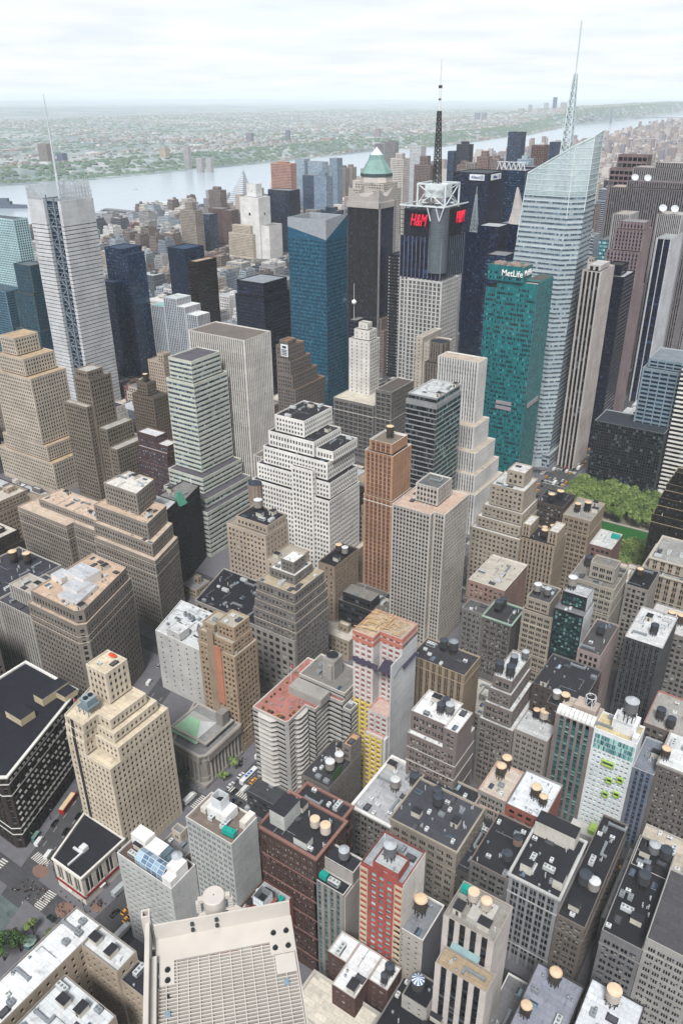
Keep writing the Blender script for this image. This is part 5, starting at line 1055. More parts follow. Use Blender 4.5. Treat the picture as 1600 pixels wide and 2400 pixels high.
FT('office_building', 'plum block with pink roof signs beside the red letter signs', -352, -330, 800, 168, '#4a3a52', gs)
FT('apartment_tower', 'dark tower with lit panes at the far right edge', -285, -262, 1900, 205, '#3d4452', gs)
# white tetrahedron by the river
vb = MB(); T_ = (-1606, 1900, 132); q = [(-1700, 1890, 2), (-1612, 1890, 2), (-1600, 1960, 2), (-1700, 1960, 2)]
for k in range(4): vb.poly([q[k], q[(k+1) % 4], T_])
pr = empty('pyramid_building', (-1650, 1925, 0), 'white tetrahedral apartment building rising to a point by the river', 'building')
vb.build('wall', mat('wall', '#a3b1c4'), pr, (-1650, 1925, 0))
wv = MB()
for k in range(22):
    f0, f1 = k/24, (k+.5)/24
    for a, c in ((0, 1), (1, 2)):
        A0 = np.array(q[a], float); C0_ = np.array(q[c], float); T0 = np.array(T_, float)
        n_ = np.cross(C0_-A0, T0-A0); n_ /= np.linalg.norm(n_)
        wv.q([A0+(T0-A0)*f0+n_*.2, C0_+(T0-C0_)*f0+n_*.2, C0_+(T0-C0_)*f1+n_*.2, A0+(T0-A0)*f1+n_*.2])
tag(wv.build('balcony_bands', mat('plain', '#dfe3e6'), pr, (-1650, 1925, 0)), kind='stuff')
# new year ball on its pole
bt = empty('signal_ball', (-464.9, 720, 0), 'white sphere on a pole in front of the clock tower', 'rooftop ball')
part('sphere', sphere_mb(-464.9, 720, 119.5, 2.7), mat('plain', '#f2f6f5', .3), (bt, (-464.9, 720, 0)))
b = MB(); b.cyl(-464.9, 720, .35, .3, 100, 139, 8); part('pole', b, mat('plain', '#c9ccd0'), (bt, (-464.9, 720, 0)))
A_('onets', 'sign_tower', 'narrow sign tower carrying the white sphere', 'the narrow sign tower', [(-470, -459.5, 716.3, 735, 0, 101)], '#3d4656', R(4, .5, 3, gl='navy', sp='#2a3040'), R(4, .5, 3, gl='navy', sp='#2a3040'))
# white domed satellite dishes on the ribbed slab roofs
for i, (x, y, z, lb) in enumerate(((-277.3, 1050, 227.5, 'leftmost white dish on the wide brown ribbed slab'), (-262.4, 1050, 227.5, 'second white dish from the left on the wide brown ribbed slab'), (-218.6, 960, 205.3, 'white dish half hidden by the rose granite tower'), (-206.2, 960, 205.3, 'white dish on the narrow light ribbed tower at the right edge'))):
    b = MB(); n = np.array([.35, -.75, .55]); n /= np.linalg.norm(n); u = np.cross(n, [0, 0, 1.]); u /= np.linalg.norm(u); v = np.cross(u, n); c_ = np.array([x, y, z])
    for k in range(18):
        a0, a1 = 2*pi*k/18, 2*pi*(k+1)/18
        for r0_, r1_, h0, h1 in ((0.02, 2.4, -.9, -.5), (2.4, 4.2, -.5, .5)):
            g = lambda r, a, h: c_+u*r*cos(a)+v*r*sin(a)+n*h
            b.q([g(r1_, a0, h1), g(r0_, a0, h0), g(r0_, a1, h0), g(r1_, a1, h1)])
    b.beam(c_-n*1.0, c_-n*2-np.array([0, 0, z-(217 if y > 1000 else 196)-1.5]), .8)
    tag(b.build('satellite_dish', mat('plain', '#cdd2d5', .6)), lb, 'satellite dish', 'dishes on the ribbed roofs')
# ------------------------------------------------------------ the blocks between the landmarks: one building each
INF = [(-187,16,142,14,46),(-155,10.6,127,14,10),(-187,32,158,29,25),(-155,8.6,158,29,46),(-461,26,237,29,60),(-251,18,252,14,18),(-233,15,252,14,16),(-136,22,315,29,16),(-359,14,331,14,8),(-242,25,331,14,16),(-550,22,284,29,55),(-511,20,284,29,55),(-597,36,315,29,30),(-561,22,315,29,30),(-539,16,315,29,28),(-522,31,315,29,30),(-187,14,409,14,10),(-259,4.6,394,29,36),(-654,7.6,363,29,55),(-609,16,363,14,6),(-593,36,363,14,7),(-670,16,394,29,70),(-654,10.6,394,29,30),(-93,12,441,29,40),(-107,26,472,29,26),(-308,26,441,29,45),(-281,22,441,29,45),(-339,32,472,29,45),(-306,14,472,29,48),(-619,28,472,29,46),(-363,22,520,29,22),(-660,28,520,29,22),(-631,36,520,29,30),(-676,28,551,29,15),(-648,22,551,29,40),(-735,16,599,29,12),(-719,16,599,29,16),(-702,28,599,29,20),(-525,28,599,29,28),(-517,26,630,29,28),(-788,22,630,14,7),(-414,14,677,29,45),(-424,14,708,29,39),(-187,32,787,29,26),(-702,22,756,29,56),(-699,28,787,29,70),(-821,36,756,29,62),(-863,36,787,29,62),(-187,14,834,29,23),(-435,14,865,29,52),(-790,16,834,29,45),(-987,28,865,29,45),(-922,16,865,29,45),(-794,22,865,29,62),(-227,4.4,944,29,21),(-617,28,913,29,55),(-1009,36,913,29,62),(-973,16,913,29,45),(-956,22,913,29,45),(-861,36,913,29,45),(-899,28,944,29,62),(-871,16,944,29,45),(-1116,28,913,29,52),(-674,28,1023,29,40),(-934,28,992,29,62),(-905,16,992,29,62),(-934,28,1023,29,62),(-889,16,1023,29,62),(-856,22,1023,29,62),(-1283,22,1023,29,38),(-1224,28,1023,29,38),(-1095,22,1023,29,38),(-1072,16,1023,29,38),(-1467,28,1023,29,38),(-336,26,1070,29,120),(-357,26,1101,29,150),(-958,36,1070,29,62),(-885,36,1070,29,62),(-833,22,1070,29,62),(-934,28,1101,29,50),(-905,36,1101,29,62),(-1283,16,1070,29,52),(-1210,28,1070,29,38),(-1181,28,1070,29,26),(-1100,28,1070,29,52),(-1232,28,1101,29,26),(-1506,28,1070,29,52),(-1009,36,1149,29,40),(-1009,16,1180,29,40),(-940,16,1180,29,50),(-1261,22,1149,29,38),(-1238,22,1149,29,38),(-1216,22,1149,29,38),(-1193,16,1149,29,20),(-1059,20,1149,29,52),(-1429,16,1180,29,38),(-1376,16,1180,29,52),(-1621,16,1149,29,52),(-429,9.6,1227,29,150),(-443,22,1258,29,120),(-993,22,1258,29,36),(-1283,22,1227,29,52),(-1084,16,1227,29,30),(-1182,28,1258,29,26),(-1352,16,1227,29,26),(-1529,36,1258,29,26),(-1492,22,1258,29,38),(-1470,28,1258,29,38),(-1385,16,1258,29,52),(-1340,22,1258,29,52),(-1738,36,1227,29,38),(-1779,22,1258,29,38),(-461,32,1306,29,120),(-461,9.6,1337,29,150),(-451,22,1337,29,120),(-1255,22,1306,29,15),(-1247,22,1337,29,16),(-1224,28,1337,29,8),(-1541,16,1306,29,52),(-1524,16,1306,29,52),(-1455,28,1306,29,26),(-1353,36,1306,29,52),(-1524,36,1337,29,38),(-1451,28,1337,29,52),(-1387,36,1337,29,52),(-1631,28,1306,29,52),(-1602,15,1306,29,38),(-447,9.6,1385,29,150),(-461,9.6,1416,29,120),(-451,22,1416,29,150),(-521,28,1416,29,96),(-1255,16,1385,29,14),(-1238,28,1400,14,38),(-1283,22,1416,29,10),(-1106,22,1416,29,8),(-1403,36,1385,29,52),(-1557,22,1416,29,38),(-1506,36,1416,29,38),(-1470,28,1416,29,38),(-1676,22,1385,29,52),(-1653,28,1385,29,14),(-1668,28,1416,29,38),(-1639,36,1416,29,52),(-1603,15,1416,29,26),(-550,28,1494,29,98),(-1476,28,1463,29,52),(-1757,36,1463,29,52),(-1720,36,1463,29,52),(-1668,16,1494,29,26),(-1600,13,1494,29,38),(-556,16,1542,29,98),(-517,22,1542,29,120),(-1694,22,1542,29,26),(-1671,36,1542,29,52),(-1598,11,1542,29,26),(-1757,28,1573,29,38),(-1728,28,1573,29,26),(-1633,36,1573,29,38),(-589,28,1620,29,90),(-524,22,1620,29,150),(-1096,22,1620,29,38),(-1443,36,1651,29,52),(-1830,36,1620,29,26),(-1802,16,1651,29,52),(-1785,22,1651,29,52),(-1763,36,1651,29,52),(-1726,16,1651,29,38),(-1688,16,1651,29,38),(-1671,28,1651,29,26),(-574,28,1699,29,120),(-517,26,1699,29,150),(-674,36,1730,29,60),(-1794,28,1699,29,52),(-1672,22,1699,29,52),(-1600,13,1699,29,52),(-1729,22,1730,29,38),(-1670,36,1730,29,52),(-556,16,1778,29,150),(-670,22,1809,29,60),(-619,36,1809,29,120),(-936,16,1778,29,45),(-964,28,1809,29,45),(-1179,16,1778,29,38),(-1802,22,1778,29,52),(-1763,22,1809,29,52),(-1598,10.6,1809,29,38),(-648,22,1856,29,150),(-566,36,1887,29,150),(-1267,16,1887,29,42),(-1830,36,1856,29,38),(-1620,16,1856,29,38),(-1830,16,1887,29,52),(-1694,22,1887,29,38),(-668,22,1966,29,120),(-1009,22,1935,29,18),(-1283,36,1935,29,52),(-1802,28,1935,29,38),(-1684,28,1935,29,38),(-1746,16,1966,29,52),(-648,22,2013,29,150),(-719,36,2044,29,70),(-1056,16,2013,29,52),(-1054,14,2044,29,20)]
WC = [('tan', '#a8937a'), ('brown brick', '#6f564b'), ('grey', '#85827e'), ('cream', '#c0b29c'), ('red brick', '#7d4c40'), ('buff', '#a39074'), ('pale grey', '#aaa8a4'), ('dark brown', '#51443d'), ('rose', '#93756a'), ('grey brown', '#7a6e66'), ('off white', '#cfcac2'), ('slate', '#5f6570')]
RC = [('white', '#d9dbdc'), ('black tar', '#34353b'), ('grey', '#8f8f92'), ('silver', '#bfc3c6'), ('tan gravel', '#a99c8a'), ('dark grey', '#55555a'), ('pale', '#c9c4bb')]
LOW = [('brick', '#93695e'), ('cream', '#c9bfb1'), ('white', '#d8d6d2'), ('tan', '#b3a191'), ('grey', '#a3a1a0'), ('brown', '#84736d'), ('pinkish', '#bda79f')]
MID = [('cream', '#cfc7ba'), ('white', '#dddbd7'), ('grey', '#a5a5a6'), ('blue grey', '#8796a8'), ('brown', '#8a7a74'), ('pale blue', '#a3b3c2'), ('slate', '#666e7c'), ('tan', '#b8a898')]
rgi = random.Random(8); used_l = {}
bctr = {k: (np.mean([p for p in v[0][0]], 0), v[-1][1]) for k, v in ROOFS.items() if not k.startswith('ft')}
for i, (x, w, y, d, h) in enumerate(INF):
    c = np.array([x+w/2, y+d/2]); far = np.linalg.norm(c) > 700
    key = min(bctr, key=lambda k: np.linalg.norm(bctr[k][0]-c)); dv = c-bctr[key][0]
    fwd = np.array([-.557, .83]); rgt = np.array([.83, .557]); f_, r_ = dv@fwd, dv@rgt
    rel = ('behind' if f_ > 0 else 'in front of') if abs(f_) > abs(r_) else ('right of' if r_ > 0 else 'left of')
    kind = 'low' if h < 22 else 'mid height' if h < 48 else 'tall'
    for tr in range(200):
        (wn, wc), (rn, rc) = rgi.choice(LOW if far and h < 30 else MID if far else WC), rgi.choice(RC)
        lab = '%s %s building with a %s roof %s %s' % (kind, wn, rn, rel, SHORT[key])
        if len(lab.split()) > 16: lab = '%s %s building, %s roof, %s %s' % (kind, wn, rn, rel, SHORT[key])
        if len(lab.split()) <= 16 and lab not in used_l: break
    if len(lab.split()) > 16: lab = '%s %s building, %s roof, near %s' % (kind, wn, rn, ' '.join(SHORT[key].split()[:9]))
    used_l[lab] = 1
    if far: st = P(3.4, 3.4, .46, .5, gl='dark', rail=False, d=.25)
    else: st = P(rgi.choice([2.6, 3.0, 3.4]), 3.5, rgi.choice([.42, .5, .58]), .52, gl=rgi.choice(['old', 'dark']), k=rgi.choice([1, 1, 2]), fr=rgi.choice(['#8d8a84', '#b9b5ad', '#55524e']))
    if h > 75 and rgi.random() < .6: st = rgi.choice([C(2.2, 3.9, .6, gl='navy', sp='navy'), R(3.8, .5, 1.8, gl='dark', sp='#4a4d55'), K(2.4, 3.8, .5, .7, gl='dark', sp='#3a3a40', rail=False)])
    ti = [(x, x+w, y, y+d, 0, h)]
    if h > 34 and w > 15: ti = [(x, x+w, y, y+d, 0, h*.86), (x+1.5, x+w-1.5, y+2, y+d-1.5, h*.86, h)]
    if w > 9: bx = x+w*rgi.uniform(.2, .5); by = y+d*rgi.uniform(.4, .6); ti.append((bx, bx+w*.3, by, by+d*.25, h-.9, h+rgi.choice([2.5, 3.5, 5])))
    BLD('inf%d' % i, 'city_building', lab, 'the '+kind+' '+wn+' building', ti, wc, st, st if rgi.random() < .7 else P(5, 3.6, .2, .4, gl='dark'), roof=rc, group='smaller buildings filling the blocks', indiv=False if np.linalg.norm(c) > 330 else None)
# ------------------------------------------------------------ things on the roofs
def vis_key(p):     # left to right order in the picture
    v = Vector(p)-Vector(CAM); return v.dot(rr)/v.dot(fw)
ORD = ['leftmost', 'second from the left', 'third from the left', 'fourth from the left', 'fifth from the left', 'sixth from the left', 'seventh from the left', 'eighth from the left', 'ninth from the left', 'tenth from the left', 'eleventh from the left', 'twelfth from the left']
def tank_proto(style):
    drum, lid, cone = {'tan': ('#57493f', '#dcc5aa', .35), 'tanp': ('#b7a99a', '#dec8ae', .3), 'tand': ('#37363a', '#d6bfa4', .5), 'dark': ('#4b4b50', '#4d535d', .5), 'darkcap': ('#8d6b55', '#454a54', .5), 'white': ('#8e867f', '#d3d5d7', .4), 'cone': ('#6a6a6d', '#b4b8bd', 1.3), 'coned': ('#4a4b50', '#8d9299', 1.2), 'stripe': ('#4e4c4d', '#e3e8ea', 1.2)}[style]
    r = empty('water_tank', (0, 0, 0), 'tank', 'water tank')
    b = MB()
    for k in range(8):
        a = 2*pi*k/8; x, y = 1.7*cos(a), 1.7*sin(a); b.beam((x, y, -1), (x, y, 2.6), .22)
        a2 = 2*pi*(k+1)/8; b.beam((x, y, .2), (1.7*cos(a2), 1.7*sin(a2), 2.3), .1)
    for k in range(5): b.beam((-2, -1.6+k*.8, 2.6), (2, -1.6+k*.8, 2.6), .25)
    b.build('legs', mat('plain', '#3c3b3d'), r)
    b = MB(); b.cyl(0, 0, 2.0, 1.92, 2.7, 6.6, 20)
    for z in (3.0, 3.6, 4.3, 5.1, 6.0): b.cyl(0, 0, 2.04, 2.04, z, z+.08, 20)
    b.build('drum', mat('wall', drum), r)
    b = MB(); n = 20
    for k in range(n):
        a0, a1 = 2*pi*k/n, 2*pi*(k+1)/n; b.poly([(2.12*cos(a0), 2.12*sin(a0), 6.55), (2.12*cos(a1), 2.12*sin(a1), 6.55), (0, 0, 6.6+cone)], 1 if style == 'stripe' and k % 2 else 0)
        b.q([(2.12*cos(a0), 2.12*sin(a0), 6.4), (2.12*cos(a1), 2.12*sin(a1), 6.4), (2.12*cos(a1), 2.12*sin(a1), 6.55), (2.12*cos(a0), 2.12*sin(a0), 6.55)])
    b.cyl(.9, 0, .22, .22, 6.5, 6.75+cone*.6, 8)
    b.build('lid', [mat('plain', lid), mat('plain', '#3b6aa0')], r)
    return r
TANKS = [(-112,243.5,76.7,1.7,'dark','whroof'),(-111.5,247.8,76.7,1.7,'dark','whroof'),(-108.3,245,76.7,1.9,'cone','whroof'),(-122.3,223.9,42,2.05,'white','bigdkL'),(-116.5,230.7,42,2.06,'dark','bigdkL'),(-100.5,222.2,46,2.07,'dark','bigdkR'),(-102.8,226,46,1.9,'dark','bigdkR'),(-84.2,250,49,2.15,'tan','mpeach'),(-84.1,256,49,2.1,'tan','mpeach'),(-67.2,248,48,2.13,'tan','mred'),(-63.1,245.9,48,1.75,'tan','mred'),(-86.0,297.2,46,1.6,'tand','mgray'),(-82.1,297.2,46,2.12,'tanp','mgray'),(-78.5,300.5,58,1.9,'white','mroofdark'),(-74.3,300,58,2.06,'tan','mroofdark'),(-43.6,292,72,2.9,'cone','mwhite'),(-26,293,56,1.93,'tan','mbrst'),(-34.5,319.7,54,2.05,'dark','mright'),(-29.0,316,54,2,'dark','mright'),(-64.3,221.7,46,1.86,'darkcap','qlgray'),(-64.9,212.7,46,1.82,'dark','qlgray'),(-36.8,222.8,41,2.37,'dark','qbrown'),(-32.9,222.3,41,2.16,'white','qbrown'),(-17.8,249.4,44,2.15,'cone','mterr'),(-13.3,249.3,44,2.23,'dark','mterr'),(-17.3,231.2,46,2.23,'dark','qarch'),(-33.1,182,37.5,2.12,'tan','bluegray'),(-13.8,182,44,2.39,'tanp','white35'),(-37.4,166.1,37.5,1.89,'tan','bluegray'),(-14.1,165,44,1.65,'tan','white35'),(-89.5,161.9,84.5,2.15,'cone','red7'),(-79.0,166.4,59,2.3,'tan','beige8'),(-60.2,166.6,78,1.83,'tanp','white9'),(-55.4,166,78,1.78,'tanp','white9'),(-82.2,151.4,40,1.68,'dark','r1'),(-82,147.4,40,1.25,'dark','r1'),(-70.8,151.0,41.5,2.1,'stripe','r3'),(-150.6,214.3,45,2.08,'white','brngrn'),(-149.9,220.7,45,1.93,'white','brngrn'),(-125.4,168.0,69.5,1.82,'tanp','brown5'),(-120.3,167.6,69.5,1.94,'tanp','brown5'),(-111.0,166.0,64,1.96,'cone','gray6'),(-168,136.5,52,2.04,'cone','white2'),(-406.4,238.7,58,2.54,'tan','hleft'),(-398,242.5,58,2.38,'tan','hleft'),(-563,504,74,2.4,'tan','dbrn2'),(-571,508,62,2.4,'tan','dbrn2'),(-289.4,338,84,2.6,'white','itan1'),(-257.1,380,43,2.17,'tan','itan2'),(-251.7,379.3,43,2.16,'white','itan2'),(-137.3,297.2,65.6,2.04,'dark','gothic'),(-132.4,298,65.6,2.28,'coned','gothic'),(-138.1,371,46,2.36,'dark','v12'),(-137.9,377,46,2.02,'dark','v12'),(-105,292,69,2,'dark','stepg'),(-99.5,292.0,69,2.14,'dark','stepg'),(-101.5,301,69,1.92,'coned','stepg'),(-98.5,308,69,1.74,'cone','stepg'),(-144.4,482,71,2.23,'tand','v3l'),(-148,475,71,2.13,'tand','v3l'),(-131.1,480.5,66.4,2.05,'tan','v3'),(-125.8,485,66.4,2.23,'tand','v3'),(-143,454,58,1.75,'tan','v2'),(-141,448.2,58,2.13,'tan','v2'),(-139,458,58,1.9,'tan','v2'),(-101,409.7,70,2.07,'dark','v5'),(-98.6,373.5,75,2.41,'white','v10'),(-116.2,370,67,2.11,'white','v9'),(-110.4,370,67,1.89,'cone','v9'),(-75,428,62,1.81,'tan','v8'),(-50.6,409.8,50,2.14,'tan','vright'),(-45.5,409.9,50,2.13,'tan','vright'),(-52.7,373.2,62.7,2.04,'dark','mdark'),(-76,358,62,2.04,'dark','v11'),(-240,415,119,2.4,'tan','orange')]
TN = {'tan': 'dark tank with a tan lid', 'tanp': 'pale wooden tank with a tan lid', 'tand': 'black tank with a tan lid', 'dark': 'dark tank with a slate lid', 'darkcap': 'brown wooden tank with a dark cap', 'white': 'tank with a flat whitish lid', 'cone': 'grey tank with a silver cone lid', 'coned': 'dark tank with a grey cone lid', 'stripe': 'tank with a blue and white striped cone'}
protos = {}; grp = {}
for t in TANKS: grp.setdefault((t[4], t[5]), []).append(t)
occupied = {}
for (st, key), lst in grp.items():
    lst.sort(key=lambda t: vis_key((t[0], t[1], t[2])))
    for i, (x, y, z, r, s, k) in enumerate(lst):
        lab = TN[st]+' on '+SHORT[key]
        if len(lab.split()) > 14: lab = lab.replace('pale wooden tank', 'pale tank').replace(' with a dark roof', '').replace('the narrow ', 'the ')
        if len(lab.split()) > 14: lab = TN[st].split(' with ')[0]+' on '+SHORT[key]
        if len(lst) == 2: lab = ('left ', 'right ')[i]+lab
        elif len(lst) > 2: lab = ('left ', 'middle ', 'right ')[min(i, 2)]+lab
        z = z-.9
        if st not in protos: o = protos[st] = tank_proto(st); o.location = (x, y, z); o.rotation_euler = (0, 0, i)
        else: o = dup(protos[st], (x, y, z), i*1.3)
        o['label'] = lab; o['group'] = 'rooftop water tanks'; o.scale = (r/2, r/2, r/2 if r > 1.6 else .9)
        occupied.setdefault(key, []).append((x, y, r+1.2))
# plant: air conditioners, vents, ducts, skylights
def proto(name, cat, fn): 
    b = MB(); ms = fn(b); o = b.build(name, ms); tag(o, 'x', cat); return o
MW, MG, MD = mat('plain', '#d5d8da', .6), mat('plain', '#9da3a8', .5, .3), mat('plain', '#2c2d31')
def f_ac(w, d, h, col):
    def f(b):
        b.box(-w/2, w/2, -d/2, d/2, .25, h); n = max(1, round(w/1.4))
        for k in range(n): cx = -w/2+w*(k+.5)/n; rr_ = min(w/n, d)*.38; b.cyl(cx, 0, rr_*.85, rr_*.85, h, h+.16, 12, 0, True, 1); b.beam((cx-rr_, 0, h+.2), (cx+rr_, 0, h+.2), .08)
        for sx in (-1, 1): b.box(sx*w*.4-.1, sx*w*.4+.1, -d/2, d/2, -.1, .25, 1)
        b.q([(-w/2+.2, -d/2-.01, .5), (w/2-.2, -d/2-.01, .5), (w/2-.2, -d/2-.01, h-.2), (-w/2+.2, -d/2-.01, h-.2)], 1)
        return [mat('plain', col, .6), mat('plain', '#6d7276')]
    return f
def f_vent(b): b.cyl(0, 0, .28, .28, -.1, .9, 10); b.cyl(0, 0, .5, .5, .9, 1.05, 10); b.cyl(0, 0, .5, .1, 1.05, 1.35, 10); return [MG]
def f_stack(b): b.cyl(0, 0, .2, .2, -.1, 2.2, 8); b.cyl(.6, .3, .14, .14, -.1, 1.5, 8); b.beam((0, 0, 1.2), (.6, .3, 1.2), .12); return [MW]
def f_duct(b):
    b.box(-3, 3, -.45, .45, .4, 1.3); b.box(3, 3.9, -.45, 2.2, .4, 1.3); b.box(-3.6, -3, -.6, .6, -.1, 1.6)
    for x in (-2, 0, 2): b.box(x-.05, x+.05, -.5, .5, -.1, 1.34)
    return [MG]
def f_sky(b):
    b.box(-1.6, 1.6, -1, 1, -.1, .35); b.q([(-1.6, -1, .36), (1.6, -1, .36), (1.2, 0, .95), (-1.2, 0, .95)], 1); b.q([(1.6, 1, .36), (-1.6, 1, .36), (-1.2, 0, .95), (1.2, 0, .95)], 1)
    b.poly([(1.6, -1, .36), (1.6, 1, .36), (1.2, 0, .95)], 1); b.poly([(-1.6, 1, .36), (-1.6, -1, .36), (-1.2, 0, .95)], 1); return [MG, GL['ice']]
def f_hut(b): b.box(-1.5, 1.5, -2, 2, -.1, 2.7, 0, 1); b.box(-.5, .5, -2.06, -2, 0, 2.1, 2); b.box(-1.7, 1.7, -2.2, 2.2, 2.7, 2.85, 0, 1); return [mat('plain', '#cdc8be'), mat('roof', '#3b3c42'), mat('plain', '#5a5650')]
def f_pipe(b):
    b.beam((-4, 0, .25), (4, 0, .25), .16); b.beam((4, 0, .25), (4, 2.6, .25), .16); b.beam((-1, 0, .25), (-1, 0, 1.6), .14)
    for x in (-3, -.2, 2.6): b.box(x-.15, x+.15, -.2, .2, -.1, .2)
    return [MG]
def f_curb(b): b.box(-1.9, 1.9, -1.3, 1.3, -.1, .45); b.box(-1.5, 1.5, -.9, .9, .45, .52, 1); b.box(1.2, 1.7, -1.1, -.7, .45, 1.1); return [mat('plain', '#46464b'), mat('plain', '#5d5f66')]
KINDS = [('air_conditioner', 'white air conditioner', 'air conditioner', f_ac(1.9, 1.3, 1.4, '#d9dcdd')), ('air_conditioner', 'grey air conditioner', 'air conditioner', f_ac(2.6, 1.8, 1.7, '#969ca1')), ('air_conditioner', 'long pale air conditioner', 'air conditioner', f_ac(4.6, 2.0, 2.0, '#c6cacb')),
 ('roof_vent', 'round roof vent', 'vent', f_vent), ('vent_pipe', 'pair of vent pipes', 'vent pipe', f_stack), ('duct', 'bent metal duct', 'duct', f_duct), ('skylight', 'peaked skylight', 'skylight', f_sky), ('stair_house', 'small stair house', 'stair house', f_hut), ('pipe_run', 'low pipe run', 'pipe', f_pipe), ('roof_hatch', 'dark roof hatch', 'roof hatch', f_curb)]
WGT = [18, 12, 10, 16, 14, 11, 8, 9, 16, 10]; KR = [1.4, 1.8, 2.7, .7, .8, 3.9, 2, 2.4, 3.6, 2.0]; CAP = [120, 90, 80, 220, 220, 140, 120, 120, 220, 140]
def inside(p, poly, marg):
    n = len(poly)
    for i in range(n):
        a, c = poly[i], poly[(i+1) % n]; l = sqrt((c[0]-a[0])**2+(c[1]-a[1])**2)
        if ((c[0]-a[0])*(p[1]-a[1])-(c[1]-a[1])*(p[0]-a[0]))/max(l, 1e-6) < marg: return False
    return True
kp = [None]*10; cnt = [0]*10; rgr = random.Random(21); place = {}
SKIP = {'boa', 'wwp', 'qwhite', 'macy', 'r2', 'orange', 'oldlow', 'striped', 'tst', 'bank', 'constr'}
for key, lst in sorted(ROOFS.items(), key=lambda kv: np.linalg.norm(np.mean(kv[1][0][0], 0))):
    if key in SKIP or key.startswith('ft'): continue
    ctr = np.mean(lst[0][0], 0); dist = np.linalg.norm(np.array([*ctr, lst[0][1]])-CAM)
    if dist > 620 or (key.startswith('inf') and dist > 480): continue
    occ = list(occupied.get(key, []))
    for li, (poly, z) in enumerate(lst):
        pa = np.array(poly); w, d = pa.max(0)-pa.min(0); area = w*d
        if min(w, d) < 3.5: continue
        for k in range(int(area/(30 if dist < 380 else 52))+1):
            ki = rgr.choices(range(10), WGT)[0]; r = KR[ki]
            if cnt[ki] >= CAP[ki]: continue
            for tr in range(6):
                x, y = rgr.uniform(pa[:, 0].min(), pa[:, 0].max()), rgr.uniform(pa[:, 1].min(), pa[:, 1].max())
                if not inside((x, y), poly, r*.8): continue
                if any((x-a)**2+(y-c)**2 < (r*.8+q)**2 for a, c, q in occ): continue
                if any(z2 > z+.5 and pz.min(0)[0]-r*.8 < x < pz.max(0)[0]+r*.8 and pz.min(0)[1]-r*.8 < y < pz.max(0)[1]+r*.8 for pz, z2 in [(np.array(a), c) for a, c in lst]): continue
                occ.append((x, y, r*.8)); cnt[ki] += 1
                place.setdefault((key, ki), []).append((x, y, z)); break
for (key, ki), lst in place.items():
    lst.sort(key=lambda p: vis_key(p)); nm, ph, cat, fn = KINDS[ki]
    sh = SHORT[key]+((' '+'near '+SHORT[key]) if False else '')
    for i, p in enumerate(lst):
        if kp[ki] is None: o = kp[ki] = proto(nm, cat, fn)
        else: o = kp[ki].copy(); COL.objects.link(o)
        o.location = p; o.rotation_euler = (0, 0, rgr.choice([0, pi/2, pi, -pi/2]))
        lb_ = (ph if len(lst) == 1 else '%s %s' % (ORD[i], ph) if i == 0 else '%s, %s,' % (ph, ORD[min(i, 11)]))+' on '+sh
        o['label'] = lb_ if len(lb_.split()) <= 16 else ' '.join(lb_.replace(' from the left', '').split()[:16])
        o['group'] = {'air conditioner': 'rooftop air conditioners'}.get(cat, 'rooftop '+cat+'s')
# one off rooftop pieces
def one(name, lab, cat, loc, fn):
    b = MB(); ms = fn(b); o = b.build(name, ms); o.location = loc; return tag(o, lab, cat)
def f_gen(b): b.box(-2.6, 2.6, -1.1, 1.1, .2, 2.6); b.box(-2.3, -1.2, -.7, .7, 2.6, 3.0); b.cyl(1.6, 0, .25, .25, 2.6, 3.3, 8); b.box(-2.7, 2.7, -1.2, 1.2, -.1, .2, 1); return [mat('plain', '#1fa79b', .5), MD]
for x, y, z, rz, l in ((-147, 144.5, 75.1, .1, 'teal generator on the glass fronted hotel'), (-117, 160, 56.7, 0, 'teal generator on the slim grey hotel'), (-131.5, 151, 39.7, 1.57, 'teal generator on the low red brick building'), (-63, 169.5, 76.8, 0, 'teal roof unit behind the two tanks on the pale stone slab'), (-98.5, 458, 66, 0, 'teal roof unit on the red brown block')):
    o = one('generator', l, 'generator', (x, y, z), f_gen); o.rotation_euler = (0, 0, rz)
# ------------------------------------------------------------ parts that make the near buildings recognisable
def loc_of(r): return r
b = MB()                       # low store: red fascia and awnings
b.box(-239.4, -220, 126.1, 126.4, 4.6, 5.8); b.box(-220.4, -220.1, 126.4, 151, 4.6, 5.8); part('fascia', b, mat('plain', '#9c2530'), r_low)
for a in ((-231, 125.3, -228.5, 126.1), (-220.1, 134, -219.2, 137)):
    b = MB(); b.box(a[0], a[2], a[1], a[3], 4.0, 4.3); part('awning', b, mat('plain', '#dcdad5'), r_low)
b = MB(); b.box(-233, -230, 136, 139, 17.1, 19.2); b.box(-236, -231, 135, 136, 17.1, 17.9); b.box(-231, -230.3, 128, 136, 17.1, 17.9); part('roof_plant', b, MW, r_low)
b = MB(); b.box(-300, -293, 170, 186, 46, 50.5, 0, 1); b.box(-293, -286, 178, 185.5, 46, 49.5, 0, 1); b.box(-302, -290, 155, 163, 46, 50, 0, 1); rt = bpy.data.objects[SHK['macy']]; part('roof_house', b, [mat('wall', '#c5b184'), mat('roof', '#33343f')], (rt, tuple(rt.location)))
